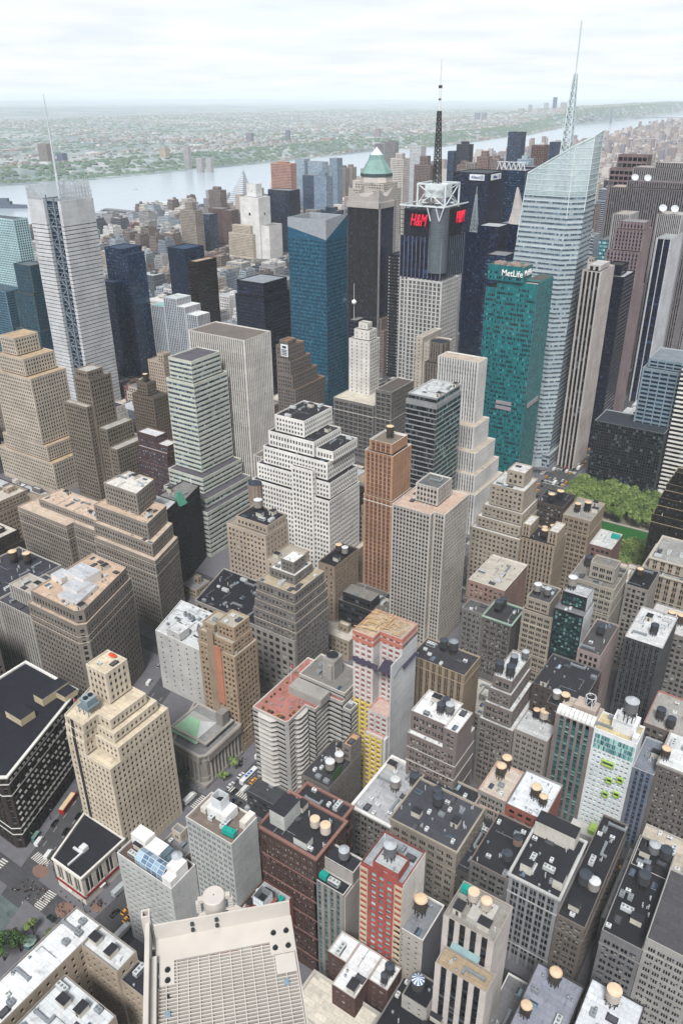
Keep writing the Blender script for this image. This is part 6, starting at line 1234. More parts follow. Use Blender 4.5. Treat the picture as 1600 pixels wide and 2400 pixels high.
# cream tower: recess strip, orange tarp, cooling unit on legs
b = MB(); b.box(-243.2, -241.2, 150.9, 150.99, 18, 60); b.box(-243.2, -241.2, 150.95, 151.04, 60, 67.6); b.box(-243.2, -241.2, 151.2, 151.29, 67.6, 72.5); b.box(-243.2, -241.2, 151.5, 151.59, 72.5, 77); part('recess_strip', b, mat('wall', '#3b3b42'), r_bt)
b = MB()
for k in range(9): a = 2*pi*k/9; a2 = 2*pi*(k+1)/9; b.poly([(-243+2.4*cos(a), 178.3+1.3*sin(a), 94.02), (-243+2.4*cos(a2), 178.3+1.3*sin(a2), 94.02), (-243.5+.6*(k % 2), 178.3, 95.1+.5*(k % 2))])
tag(b.build('tarpaulin', mat('plain', '#d8573a')), 'orange red tarpaulin lying on the crown of the cream stepped tower', 'tarpaulin')
ct = empty('cooling_tower', (-240.5, 160, 76.6), 'steel cooling tower on a raised platform on the cream stepped tower', 'cooling tower'); cl = (-240.5, 160, 76.6)
b = MB(); b.box(-244, -237, 156.5, 163.5, 80.2, 80.5)
for x in (-243.5, -240.5, -237.5):
    for y in (157, 163): b.beam((x, y, 76.5), (x, y, 80.3), .3)
for z in (81.3,): 
    for a, c in (((-244, 156.5), (-237, 156.5)), ((-237, 156.5), (-237, 163.5)), ((-244, 163.5), (-237, 163.5)), ((-244, 156.5), (-244, 163.5))): b.beam((*a, z), (*c, z), .1)
b.build('platform', mat('plain', '#7d8a92', .5), ct, cl)
b = MB(); frustum(b, -242.3, -238.5, 158, 162.5, 80.5, -243, -237.8, 157.5, 163, 84.3); b.build('casing', mat('plain', '#98a6ad', .5), ct, cl)
for y in (159, 161.6): b = MB(); b.cyl(-240.4, y, 1.1, 1.1, 84.3, 84.8, 14); b.build('fan', MD, ct, cl)
# pale hotel: conservatory and roof houses
b = MB(); gm = GL['sky']
for k in range(5):
    x0, x1 = -183+k*2.9, -183+(k+1)*2.9-.15
    b.q([(x0, 128.6, 54), (x1, 128.6, 54), (x1, 131.2, 56), (x0, 131.2, 56)]); b.q([(x0, 131.3, 56), (x1, 131.3, 56), (x1, 133.4, 55.2), (x0, 133.4, 55.2)]); b.q([(x0, 128.6, 51.2), (x1, 128.6, 51.2), (x1, 128.6, 53.9), (x0, 128.6, 53.9)])
ro = part('conservatory', b, gm, r_w2)
b = MB()
for k in range(6):
    x = -183.1+k*2.9; b.beam((x, 128.5, 54), (x, 131.2, 56.05), .18); b.beam((x, 131.2, 56.05), (x, 133.5, 55.2), .18); b.beam((x, 128.5, 51), (x, 128.5, 54), .15)
for p, q in (((128.5, 54)), ((129.85, 55.03))), ((131.2, 56.05), (133.5, 55.2)):
    pass
for y, z in ((128.5, 54), (129.85, 55.03), (131.2, 56.05), (133.5, 55.2)): b.beam((-183.1, y, z), (-168.6, y, z), .16)
b.build('glazing_bars', MW, ro, r_w2[1])
b = MB(); b.box(-167.8, -163.2, 127.7, 131, 51, 55.3, 0); b.box(-168.5, -163.3, 131.1, 137, 51, 57.5, 0); b.box(-191.5, -183.5, 134.5, 140, 51, 56.5, 0); b.box(-183.3, -176, 134, 140, 51, 54.6, 0); part('roof_house', b, mat('wall', '#d8d6d2'), r_w2)
b = MB()
for x in (-174.5, -171.3): b.box(x, x+2.8, 134, 138.5, 53, 57)
b.box(-175, -168.3, 133.6, 139, 51, 53.2); part('cooling_units', b, mat('plain', '#6e7f88', .5, .2), r_w2)
# glass fronted hotel: white screen box and parapet terrace
b = MB(); b.box(-160, -150.5, 147, 153.5, 75, 79.3); part('roof_house', b, mat('wall', '#dcdcda'), r_g3)
b = MB(); p = rect(-158.5, -153.5, 148, 152.5); pi_ = inset(p, .2)
for k in range(4):
    j = (k+1) % 4; b.q([(*p[k], 79.3), (*p[j], 79.3), (*p[j], 84.5), (*p[k], 84.5)]); b.q([(*pi_[j], 79.3), (*pi_[k], 79.3), (*pi_[k], 84.5), (*pi_[j], 84.5)]); b.q([(*p[k], 84.5), (*p[j], 84.5), (*pi_[j], 84.5), (*pi_[k], 84.5)])
b.cyl(-156, 150.2, 1.8, 1.8, 79.3, 81.8, 16, 1); part('screen_box', b, [MW, MD], r_g3)
b = MB(); b.box(-163, -160.5, 146.5, 152.5, 75, 77.6); b.box(-146, -143.3, 149, 155.2, 75, 78.4); part('roof_house', b, mat('wall', '#cfc5b8'), r_g3)
# low red building: roof house with a white glass cube
b = MB(); b.box(-137.5, -131, 143.5, 150.5, 39.6, 44.6); b.box(-140.8, -138, 143, 146.2, 39.6, 43, 0, 1); part('roof_house', b, [mat('wall', '#9a4331'), mat('roof', '#37373c')], r_r4)
b = MB(); p = rect(-137.3, -132.2, 143.7, 149); pi_ = inset(p, .25)
for k in range(4):
    j = (k+1) % 4
    A0, A1 = np.array(p[k]), np.array(p[j]); 
    for u in range(4):
        for v in range(2):
            q0, q1 = A0+(A1-A0)*(u+.04)/4, A0+(A1-A0)*(u+.96)/4; z0, z1 = 44.7+v*2.2, 44.7+v*2.2+2.1; b.q([(*q0, z0), (*q1, z0), (*q1, z1), (*q0, z1)], 1)
    b.q([(*pi_[j], 45.5), (*pi_[k], 45.5), (*pi_[k], 49.2), (*pi_[j], 49.2)], 0); b.q([(*p[k], 49.1), (*p[j], 49.1), (*pi_[j], 49.2), (*pi_[k], 49.2)], 0)
    b.beam((*p[k], 44.6), (*p[k], 49.2), .3, 0); b.beam((*p[k], 46.85), (*p[j], 46.85), .16, 0)
b.poly([(*q, 45.5) for q in pi_], 2); part('glass_cube', b, [MG, mat('plain', '#e4e9ec', .3), MD], r_r4)
# brown loft roof houses
b = MB(); b.box(-141.5, -134.5, 161, 171, 68.6, 76, 0, 1); b.box(-128.5, -122.5, 158.5, 162.5, 68.6, 72, 0, 1); part('roof_house', b, [mat('wall', '#b9bdb6'), mat('roof', '#3a3b42')], r_b5)
# red tower: cream corner bays and white side wall
b = MB()
for x0, x1 in ((-98.4, -95.3), (-84.6, -81.5)):
    for k in range(25): z = 4+k*3.08; b.box(x0, x1, 156.9, 157.25, z, z+1.15)
    b.beam((x0+.1, 157.05, 4), (x0+.1, 157.05, 79), .3); b.beam((x1-.1, 157.05, 4), (x1-.1, 157.05, 79), .3)
part('corner_bays', b, mat('wall', '#c7ae86'), r_r7)
b = MB(); b.box(-81.58, -81.4, 157.3, 173, 0, 80.6); part('side_wall', b, mat('wall', '#d9cfc4'), r_r7)
b = MB(); b.box(-94, -86, 156.95, 157.25, 25.2, 25.9); part('ledge', b, mat('plain', '#c7bcb0'), r_r7)
b = MB(); b.box(-86.98, -86.8, 362.7, 380, 0, 66); b.box(-87.98, -87.8, 368.2, 379.5, 66.5, 74.5); rt = bpy.data.objects[SHK['v10']]; part('side_wall', b, mat('wall', '#c5c9cd'), (rt, tuple(rt.location)))
b = MB(); b.box(-73, -72.9, 157.4, 173.4, 0, 58); part('side_wall', b, mat('wall', '#6d6e78'), r_b8)
b = MB(); b.box(-118.2, -105.1, 162.8, 163, 57, 63.5); b.box(-105.3, -104.8, 157.3, 170, 0, 57); part('side_wall', b, mat('wall', '#a89f98'), r_g6)
# pale slab: awning bar over the middle strips, recess
b = MB(); b.q([(-62.3, 155.5, 66.2), (-52.2, 155.5, 66.2), (-52.2, 157.1, 67.4), (-62.3, 157.1, 67.4)]); b.box(-62.3, -52.2, 155.4, 157.15, 65.8, 66.2); part('awning', b, mat('plain', '#8fa6a8'), r_w9)
b = MB(); b.box(-59.5, -52, 160, 169, 76.8, 79); part('roof_house', b, mat('wall', '#b7b2a8'), r_w9)
# bank: columns, entablature, skylight
for i in range(9):
    b = MB(); y = 210.6+i*2.6; b.cyl(-222.2, y, .75, .62, 3, 15.6, 12); b.box(-223, -221.4, y-.85, y+.85, 15.6, 16.3); b.box(-223, -221.4, y-.85, y+.85, 2.2, 3); part('column', b, mat('wall', '#989086'), r_bank)
for i in range(6):
    b = MB(); x = -241+i*3; b.cyl(x, 205.2, .7, .6, 3, 15.6, 12); part('column', b, mat('wall', '#989086'), r_bank)
b = MB(); b.box(-223.6, -221, 208.5, 233.5, 16.3, 20.6); b.box(-242.5, -224, 204.4, 205.9, 16.3, 20.6); b.box(-242.5, -221.3, 204.4, 234, 0, 2.2); part('entablature', b, mat('wall', '#948b80'), r_bank)
b = MB(); A0 = rect(-250, -231, 210, 229); rg_ = [(-243, 219.5, 27.5), (-236, 219.5, 27.5)]
b.q([(*A0[0], 21.5), (*A0[1], 21.5), rg_[1], rg_[0]], 1); b.poly([(*A0[1], 21.5), (*A0[2], 21.5), rg_[1]], 0); b.q([(*A0[2], 21.5), (*A0[3], 21.5), rg_[0], rg_[1]], 0); b.poly([(*A0[3], 21.5), (*A0[0], 21.5), rg_[0]], 0)
part('skylight', b, [mat('plain', '#cfd2d2', .5), mat('plain', '#94b79c', .6)], r_bank)
b = MB(); b.box(-231, -226.5, 226, 231, 20, 31); part('roof_house', b, mat('wall', '#8b857f'), r_bank)
# ochre tower: orange strip
b = MB(); b.box(-235.6, -231.2, 233.9, 234.4, 30, 67); part('scaffold_wrap', b, mat('wall', '#c9713a'), r_tan)
b = MB(); b.box(-239.8, -235.8, 234.1, 234.45, 14, 76); part('blank_strip', b, mat('wall', '#a08564'), r_tan)
# balcony block: rounded slabs, stone stack, planters
b = MB()
for k in range(18):
    z = 6+k*2.95
    for p in ([(-192, 214.6), (-184.5, 214.6), (-183, 216.2), (-182.5, 217.1), (-193.6, 217.1), (-193, 216)], [(-176.5, 222.5), (-174.9, 223.2), (-174.2, 225), (-174.2, 230), (-174.9, 231.6), (-176.5, 231.9)]):
        b.prism(p, z, z+.3)
part('balconies', b, mat('wall', '#bdb8b0'), r_bal)
b = MB(); b.box(-180, -173, 251, 258.5, 57, 72); b.box(-176.2, -173.8, 249.8, 251, 57, 70); b.cyl(-176.5, 254.7, 3, 3, 72, 73, 16, 0, True, 1); b.box(-189, -170, 235, 243, 57, 61.5); part('roof_house', b, [mat('wall', '#9a958e'), MD], r_bal)
rgp = random.Random(3)
for i in range(22):
    t = rgp.random(); x, y = (-193.5+t*14, 219+rgp.uniform(0, .6)) if i % 2 else ((-194.3+rgp.uniform(0, .5), 221+t*20) if i % 4 else (-178.6, 220+t*10))
    b = MB(); b.box(-.5, .5, -.4, .4, 0, .5, 1)
    for k in range(14): a, e = rgp.uniform(0, 6.3), rgp.uniform(.1, .5); cx, cy, cz = e*cos(a), e*sin(a), .55+rgp.uniform(0, .6); s = .22; b.q([(cx-s, cy-s, cz), (cx+s, cy-s, cz+.1), (cx+s, cy+s, cz), (cx-s, cy+s, cz-.1)])
    c_ = rgp.choice([('green', '#5f7446'), ('purple', '#5a3a44'), ('yellow', '#b09a3e')])
    o = b.build('planter', [mat('plain', c_[1]), mat('plain', '#6d4a40')]); o.location = (x, y, 57.15); tag(o, c_[0]+' planted box along the edge of the salmon roof terrace', 'planter', 'planters on the roof terrace')
for i in range(6):
    b = MB(); b.box(-.9, .9, -.4, .4, .35, .5); b.box(-.8, -.6, -.35, .35, 0, .35); b.box(.6, .8, -.35, .35, 0, .35); o = b.build('terrace_table', MG); o.location = (-191+i*2.3, 224+(i*5.3) % 9, 57.15); o.rotation_euler = (0, 0, i); tag(o, 'grey terrace table on the salmon paving of the balcony block', 'table', 'tables on the roof terrace')
# green screen on the brown block
b = MB(); b.box(-146.4, -146.1, 210, 217, 44, 49); b.beam((-147.6, 210.2, 44), (-146.3, 210.2, 48.6), .15); b.beam((-147.6, 216.8, 44), (-146.3, 216.8, 48.6), .15); part('roof_screen', b, mat('plain', '#43633b'), r_bg)
# tower under construction: yellow sheathing, netting, timber deck, shear wall
b = MB()
for (x0, x1, y, zt) in ((-151, -140.5, 242.75, 45.4), (-161.5, -151.2, 249.75, 58)):
    n = round((x1-x0)/3.2)
    for j in range(int(zt/3)):
        z = 1.5+j*3
        b.box(x0+.2, x1-.2, y, y+.2, z, z+.85)
        for k in range(n+1): xx = x0+.2+k*(x1-x0-.8)/n; b.box(xx, xx+.5+(.5 if 0 < k < n else 0), y-.01, y+.2, z+.85, z+2.5)
part('sheathing', b, mat('plain', '#dcc94f'), r_con)
b = MB(); b.box(-140.3, -139, 243.5, 270, 0, 46); b.box(-139.2, -138.7, 246.5, 270, 0, 88); b.box(-138.98, -138.6, 256, 270, 88, 93); part('shear_wall', b, mat('wall', '#c3c4c6'), r_con)
b = MB()
netm = mat('plain', '#d98468').copy(); netm.node_tree.nodes['Principled BSDF'].inputs['Alpha'].default_value = .55
for z in (91.4, 94.6):
    for a, c in (((-161.8, 249.7), (-150.3, 249.7)), ((-150.3, 249.7), (-150.3, 255.7)), ((-150.3, 255.7), (-138.6, 255.7)), ((-138.6, 255.7), (-138.6, 270.2)), ((-161.8, 249.7), (-161.8, 270.2))):
        d_ = (c[0]-a[0], c[1]-a[1]); l = sqrt(d_[0]**2+d_[1]**2); b.q([(*a, z), (*c, z), (*c, z+2.3), (*a, z+2.3)]); b.beam((*a, z+1.75), (*c, z+1.75), .18)
part('safety_netting', b, netm, r_con)
b = MB()
for k in range(5): a = -161.5+k*4.6; b.q([(a, 248.8, 80.5-k % 2), (a+4.6, 248.8, 80.5-(k+1) % 2), (a+4.6, 250 if a < -152 else 256, 82), (a, 250 if a < -152 else 256, 82)])
b.q([(-137.4, 256, 80), (-137.4, 269, 81), (-139, 269, 82), (-139, 256, 82)]); part('debris_net', b, mat('plain', '#4b4658'), r_con)
b = MB(); rgc = random.Random(9)
for k in range(170):
    x, y = rgc.uniform(-161, -139.5), rgc.uniform(251, 269)
    if y < 256.5 and x > -150: continue
    a = rgc.choice([0, 1.57, .1]); l = rgc.uniform(1, 3.5); b.beam((x-l*cos(a)/2, y-l*sin(a)/2, 97.1+rgc.uniform(0, .6)), (x+l*cos(a)/2, y+l*sin(a)/2, 97.2+rgc.uniform(0, .8)), rgc.choice([.12, .2, .35]))
for k in range(45): x, y = rgc.uniform(-161, -140), rgc.uniform(257, 269); b.beam((x, y, 96.5), (x, y, 98.6+rgc.random()), .1)
tag(part('timber_deck', b, mat('plain', '#cdb28b'), r_con), kind='stuff')
# hotel pair: glasshouse roof, lime boxes, glazed crown band
b = MB(); n = 9
for k in range(n):
    x0, x1 = -74+k*1.95, -74+(k+1)*1.95-.2
    for a0, a1 in ((0, .5), (.5, 1.0), (1.0, 1.5)): b.q([(x0, 291.4-4.2*cos(a0), 62.3+3*sin(a0)), (x1, 291.4-4.2*cos(a0), 62.3+3*sin(a0)), (x1, 291.4-4.2*cos(a1), 62.3+3*sin(a1)), (x0, 291.4-4.2*cos(a1), 62.3+3*sin(a1))])
    b.q([(x0, 287.2, 59.8), (x1, 287.2, 59.8), (x1, 287.2, 62.2), (x0, 287.2, 62.2)], 1)
part('glasshouse', b, [mat('plain', '#d9dbd9', .35), GL['dark']], r_mh)
b = MB(); b.box(-68, -58, 293, 300, 61, 66); part('roof_house', b, mat('wall', '#b59f90'), r_mh)
b = MB()
for k in range(6):
    a, a2 = 2*pi*k/6, 2*pi*(k+1)/6; c0, c1 = (-62+2.4*cos(a), 297+2.4*sin(a)), (-62+2.4*cos(a2), 297+2.4*sin(a2)); b.beam((*c0, 65), (*c0, 70.5), .25); b.beam((*c0, 70.5), (*c1, 70.5), .3); b.beam((*c0, 66), (*c1, 70.5), .18)
b.cyl(-62, 297, 1.8, 1.8, 66, 69.5, 14, 1); part('tank_frame', b, [MW, MD], r_mh)
b = MB(); b.box(-50, -39.5, 291, 298.5, 61.5, 68, 0); b.box(-48, -41, 290.5, 295.5, 68, 72, 0); b.box(-40, -37.6, 287.5, 291, 61.5, 65, 0); part('roof_house', b, mat('wall', '#d6d9db'), r_mw)
b = MB()
for k in range(24):
    for j in range(3): x = -55.4+k*.74; b.q([(x, 286.9, 51.5+j*2.9), (x+.66, 286.9, 51.5+j*2.9), (x+.66, 286.9, 54.2+j*2.9), (x, 286.9, 54.2+j*2.9)])
part('glazed_band', b, GL['aqua'], r_mw)
for x, z, w in ((-47.5, 44, 5.6), (-41, 37.5, 2.9), (-45.5, 34.8, 2.9), (-41.3, 28.4, 2.9), (-46, 25.8, 2.9)):
    b = MB()
    for a in ((-w/2, w/2, 0, .5), (-w/2, w/2, 2.5, 3), (-w/2, -w/2+.5, .5, 2.5), (w/2-.5, w/2, .5, 2.5)): b.box(x+a[0], x+a[1], 286, 286.95, z+a[2], z+a[3], bottom=True)
    b.q([(x-w/2+.5, 286.8, z+.5), (x+w/2-.5, 286.8, z+.5), (x+w/2-.5, 286.8, z+2.5), (x-w/2+.5, 286.8, z+2.5)], 1); part('lime_box', b, [mat('plain', '#a9c46a'), GL['dark']], r_mw)
b = MB(); b.box(-58, -36, 279.8, 286.7, 0, 4.2); b.box(-49.5, -45, 281.5, 286.7, 4.2, 6.6, 1, 1); part('terrace', b, [mat('plain', '#c9c8c4'), mat('plain', '#aac56c')], r_mw)
# blue grey loft: cream roof houses
b = MB(); b.box(-58.5, -54, 209.5, 213, 48.4, 53, 0, 1); b.box(-45.5, -41.8, 209.5, 214.5, 48.4, 53, 0, 1); b.box(-60.5, -44, 229, 235.5, 48.4, 56, 0, 1); b.box(-45.6, -41.7, 215, 228, 48.4, 50.8, 0, 1); part('roof_house', b, [mat('wall', '#c9c2b4'), mat('roof', '#35363d')], r_qg)
# beige corner loft: white roof houses
b = MB(); b.box(-338, -322, 226, 238, 74.6, 80.5, 0, 1); b.box(-345, -336, 222, 230, 74.6, 78.5, 0, 1); b.box(-330, -318, 218, 228, 74.6, 79, 0, 1); b.prism([(-327, 212), (-311, 212), (-316, 230), (-327, 230)], 74.6, 77.2, 0, True, False, 1); part('roof_house', b, [mat('wall', '#d9cfcb'), mat('roof', '#c3c6ca')], r_h9)
# ducts on the wedge building
b = MB(); rgd = random.Random(2)
for k in range(34):
    x, y = rgd.uniform(-298, -266), rgd.uniform(256, 279); l = rgd.uniform(2, 9); b.box(x, min(x+l, -264), y, y+.7, 41.2, 42.3) if k % 2 else b.box(x, x+.8, y, min(y+l, 280), 41.2, 42.2)
tag(b.build('roof_ducts', MW), 'maze of white ducts on the white wedge roof', 'ducts')
for k in range(26):
    b = MB(); x, y = rgd.uniform(-296, -268), rgd.uniform(258, 278); w_, h_ = rgd.uniform(1, 2.6), 1+rgd.random()*1.4; b.box(-w_/2, w_/2, -.7, .7, 0, h_); b.cyl(0, 0, .45, .45, h_, h_+.15, 10, 0, True, 1); o = b.build('roof_plant', [MG, MD]); o.location = (x, y, 41.2); tag(o, 'small steel plant box among the white ducts on the wedge roof', 'roof plant', 'plant boxes on the wedge roof')
# teal tower roof plant
b = MB()
for k in range(40): x, y = rgd.uniform(-262, -236), rgd.uniform(606, 620); b.box(x, x+rgd.uniform(1, 4), y, y+rgd.uniform(1, 3), 195, 195.8+rgd.random()*2.2)
part('roof_plant', b, mat('plain', '#a79a92'), r_met)
# corner building by the square: fans and duct
for x, y, c in ((-168, 62, 'dark'), (-156, 70, 'white')):
    b = MB(); b.box(x-2, x+2, y-2, y+2, 44, 47.2); b.cyl(x, y, 1.7, 1.7, 47.2, 47.7, 20, 1)
    for k in range(8): a = 2*pi*k/8; b.poly([(x, y, 47.75), (x+1.6*cos(a), y+1.6*sin(a), 47.75), (x+1.6*cos(a+.35), y+1.6*sin(a+.35), 47.75)], 2)
    tag(b.build('cooling_fan', [mat('plain', '#aeb8be', .5), MD, MW if c == 'white' else MD]), 'boxed cooling fan with '+c+' blades on the tan E shaped corner building', 'cooling fan')
# crest on the black block
o = MB(); frustum(o, -373, -366, 345, 352, 62, -371, -369.5, 347, 349.5, 71); tag(o.build('copper_crest', mat('plain', '#5f9a86')), 'green copper crest on the roof of the black brick block', 'roof crest')
# round lantern on the tan walled tower
b = MB(); b.cyl(-303, 352, 4.6, 4.6, 0, 82, 12); b.cyl(-303, 352, 4.2, 4.2, 82, 94, 12); b.cyl(-303, 352, 4.6, 1, 94, 96, 12, 1)
for k in range(12): a = 2*pi*k/12; b.beam((-303+4.3*cos(a), 352+4.3*sin(a), 82), (-303+4.3*cos(a), 352+4.3*sin(a), 93), .7)
rt = empty('tower', (-303, 352, 0), 'round tan brick tower with a fluted drum behind the blank tan walled tower', 'tower'); b.build('wall', [mat('wall', '#9a8570'), mat('roof', '#4b5060')], rt, (-303, 352, 0))
# white canted awnings over the windows of the dark store
b = MB(); p0, p1 = np.array([-268.6, 131.2]), np.array([-288.9, 186.8]); t_ = (p1-p0)/np.linalg.norm(p1-p0); n_ = np.array([t_[1], -t_[0]]); L_ = np.linalg.norm(p1-p0)
for j in range(10):
    for i in range(18):
        if rgd.random() < .25: continue
        s0 = .9+i*(L_-1.2)/18; z = 8+j*3.66; q0 = p0+t_*s0; q1 = q0+t_*1.9; b.q([(*(q0+n_*.55), z+1.5), (*(q1+n_*.55), z+1.5), (*(q1+n_*.03), z+2.3), (*(q0+n_*.03), z+2.3)])
rt = bpy.data.objects[SHK['macy']]; tag(part('awnings', b, mat('plain', '#c5c3bd'), (rt, tuple(rt.location))), kind='stuff')
# ------------------------------------------------------------ vehicles
def paint(c): return mat('plain', c, .35, spec=.5)
def car_proto(name, cat, c, L=4.7, Wd=1.85, H=1.45, kind='car'):
    r = empty(name, (0, 0, 0), 'x', cat); y0, y1 = -L/2, L/2; w = Wd/2
    def hull(secs):
        b = MB()
        for (ya, za, wa, ha), (yb, zb, wb_, hb) in zip(secs[:-1], secs[1:]):
            b.q([(-wa, ya, ha), (wa, ya, ha), (wb_, yb, hb), (-wb_, yb, hb)]); b.q([(wa, ya, za), (wb_, yb, zb), (wb_, yb, hb), (wa, ya, ha)]); b.q([(-wb_, yb, zb), (-wa, ya, za), (-wa, ya, ha), (-wb_, yb, hb)])
        for (ya, za, wa, ha), s in ((secs[0], 1), (secs[-1], -1)): b.q([(-wa*s, ya, za), (wa*s, ya, za), (wa*s, ya, ha), (-wa*s, ya, ha)])
        return b
    if kind == 'car':
        hull([(y0, .35, w*.9, .75), (y0+.25, .28, w, .88), (y0+1.0, .28, w, .95), (y1-1.5, .28, w, .98), (y1-.4, .28, w, .82), (y1, .35, w*.86, .62)]).build('body', paint(c), r)
        b = MB(); frustum(b, -w*.95, w*.95, y0+.45, y1-1.3, .93, -w*.78, w*.78, y0+1.0, y1-2.2, H-.03, 1, 0); b.box(-w*.78, w*.78, y0+1.0, y1-2.2, H-.03, H, 0); b.build('cabin', [paint(c), GL['dark']], r)
        if cat == 'taxi': b = MB(); b.box(-.35, .35, -.3, -.1, H, H+.16); b.build('roof_sign', mat('plain', '#e8e4d8'), r)
    elif kind == 'van':
        hull([(y0, .35, w, H), (y1-1.4, .35, w, H), (y1-1.0, .35, w, H-.15), (y1-.5, .35, w*.97, H*.58), (y1, .4, w*.9, H*.5)]).build('body', paint(c), r)
        b = MB(); b.q([(-w*.85, y1-1.0, H-.2), (w*.85, y1-1.0, H-.2), (w*.85, y1-.52, H*.6), (-w*.85, y1-.52, H*.6)][::-1]); b.q([(w+.01, y1-2.2, H*.6), (w+.01, y1-1.1, H*.6), (w+.01, y1-1.3, H*.88), (w+.01, y1-2.2, H*.88)]); b.build('windscreen', GL['dark'], r)
    elif kind == 'truck':
        b = MB(); b.box(-w, w, y0, y1-2.1, .9, H, bottom=True); b.box(-.5, .5, y0+2, y0+4, H, H+.12); b.build('cargo_box', paint(c), r)
        hull([(y1-2.0, .5, w*.92, H*.78), (y1-.8, .5, w*.92, H*.76), (y1-.35, .5, w*.9, H*.45), (y1, .5, w*.85, H*.4)]).build('cab', paint('#c9c6bd'), r)
    elif kind == 'bus':
        hull([(y0, .4, w, H), (y1-.4, .4, w, H), (y1, .4, w*.95, H*.6)]).build('body', paint(c), r)
        b = MB()
        for s in (-1, 1): b.q([(s*(w+.01), y0+.6, 1.4), (s*(w+.01), y1-.6, 1.4), (s*(w+.01), y1-.6, 2.4), (s*(w+.01), y0+.6, 2.4)])
        b.build('side_windows', GL['dark'], r)
        b = MB()
        if 'sight' in cat:
            b.box(-w*.92, w*.92, y0+.3, y1-1.2, H, H+.5); b.build('upper_deck', mat('plain', '#d9c8a8'), r)
        else:
            for k in range(3): b.box(-.7, .7, -2.6+k*1.9, -1.2+k*1.9, H, H+.12)
            b.build('roof_panel', mat('plain', '#3f6fb5'), r)
    b = MB()
    for s in (-1, 1):
        for yy in (y0+L*.19, y1-L*.19):
            R_ = .34 if kind in ('car', 'van') else .48
            for k in range(12):
                a0, a1 = 2*pi*k/12, 2*pi*(k+1)/12; x0, x1 = s*w*.82, s*(w+.02)
                b.q([(x0, yy+R_*cos(a0), R_+R_*sin(a0)), (x0, yy+R_*cos(a1), R_+R_*sin(a1)), (x1, yy+R_*cos(a1), R_+R_*sin(a1)), (x1, yy+R_*cos(a0), R_+R_*sin(a0))])
            b.poly([(s*(w+.02), yy+R_*cos(a), R_+R_*sin(a)) for a in np.linspace(0, 2*pi*s, 12, endpoint=False)])
    b.build('wheels', mat('plain', '#17181a'), r)
    return r
VP = {'taxi': ('yellow taxi', 'taxi', '#e2a21c', 'car'), 'black': ('black car', 'car', '#1b1c20', 'car'), 'white': ('white car', 'car', '#d9dadb', 'car'), 'silver': ('silver car', 'car', '#9da1a5', 'car'), 'navy': ('navy car', 'car', '#28324a', 'car'), 'green': ('dark green car', 'car', '#2c3a34', 'car'), 'red': ('red car', 'car', '#a82a24', 'car'),
 'whitevan': ('white van', 'van', '#dcdddc', 'van'), 'truck': ('grey box truck', 'truck', '#b5babd', 'truck'), 'whitetruck': ('white box truck', 'truck', '#dfe1e1', 'truck'), 'redtruck': ('red box truck', 'truck', '#c9202c', 'truck'), 'bus': ('long white city bus', 'bus', '#dfe2e4', 'bus'), 'tourbus': ('red open top sightseeing bus', 'sightseeing bus', '#b5272a', 'bus')}
DIM = {'car': (4.7, 1.85, 1.45), 'van': (5.4, 2.0, 2.3), 'truck': (8.5, 2.4, 3.4), 'bus': (12.5, 2.6, 3.1)}
vproto = {}
def vehicle(k, x, y, rz, lab, group=None):
    ph, cat, c, kd = VP[k]
    if k not in vproto: o = vproto[k] = car_proto({'car': 'car', 'van': 'van', 'truck': 'truck', 'bus': 'bus'}[kd] if k != 'taxi' else 'taxi', cat, c, *DIM[kd], kd); o.location = (x, y, .01); o.rotation_euler = (0, 0, rz)
    else: o = dup(vproto[k], (x, y, .01), rz)
    o['label'] = lab; o['group'] = group or 'vehicles on the avenue'; return o
VEH = [(-208.2,222.8,'bus'),(-204.8,222.1,'taxi'),(-212.6,213.6,'white'),(-208.2,211.0,'black'),(-204.6,215.2,'whitevan'),(-201,205.5,'black'),(-204.6,205.8,'navy'),(-197.8,214.5,'taxi'),(-194.5,208.6,'truck'),(-204.7,229.1,'black'),(-208.4,233.5,'black'),(-212.6,238.3,'whitetruck'),(-201.2,222.5,'silver'),(-212.5,221.4,'white'),(-208.2,204.5,'taxi'),(-272.2,159.0,'tourbus'),(-268.5,147.5,'black'),(-262.4,156.6,'black'),(-260,147.2,'black'),(-265.7,136.4,'whitevan'),(-255.9,134.1,'whitevan'),(-228.2,113.6,'green'),(-207.1,130.3,'black'),(-204.0,133.9,'taxi'),(-200.8,131.8,'taxi'),(-213.6,139.7,'truck'),(-197.2,126.5,'whitetruck'),(-223.5,195,'whitetruck'),(-306.8,247.8,'whitevan'),(-313.9,262.8,'silver'),(-29.5,274.3,'taxi'),(-45.9,276.6,'black'),(-103.4,274.6,'taxi'),(-318.4,272.9,'silver'),(-213,505,'whitetruck'),(-201.4,474.2,'whitetruck'),(-195.6,454.7,'black')]
rgv = random.Random(17)
for k_ in range(36):
    y_ = 140+k_*8.5; xm = (bwx(y_, 'w')+bwx(y_, 'e'))/2
    for o_ in (-5, 0, 4.6):
        if rgv.random() < .42 and all((xm+o_-v[0])**2+(y_-v[1])**2 > 55 for v in VEH): VEH.append((round(xm+o_, 1), round(y_, 1), rgv.choice(['taxi', 'taxi', 'black', 'white', 'silver', 'navy', 'whitevan'])))
for x_ in (-212.6, -208.4, -204.4, -200.6, -196.8):
    for y_ in list(range(128, 186, 9))+list(range(242, 470, 10)):
        if rgv.random() < .5 and all((x_-v[0])**2+(y_-v[1])**2 > 60 for v in VEH) and (y_-127+18) % 78.6 > 20: VEH.append((x_, y_+rgv.uniform(-1.5, 1.5), rgv.choice(['taxi', 'taxi', 'black', 'white', 'silver', 'navy', 'whitevan', 'black'])))
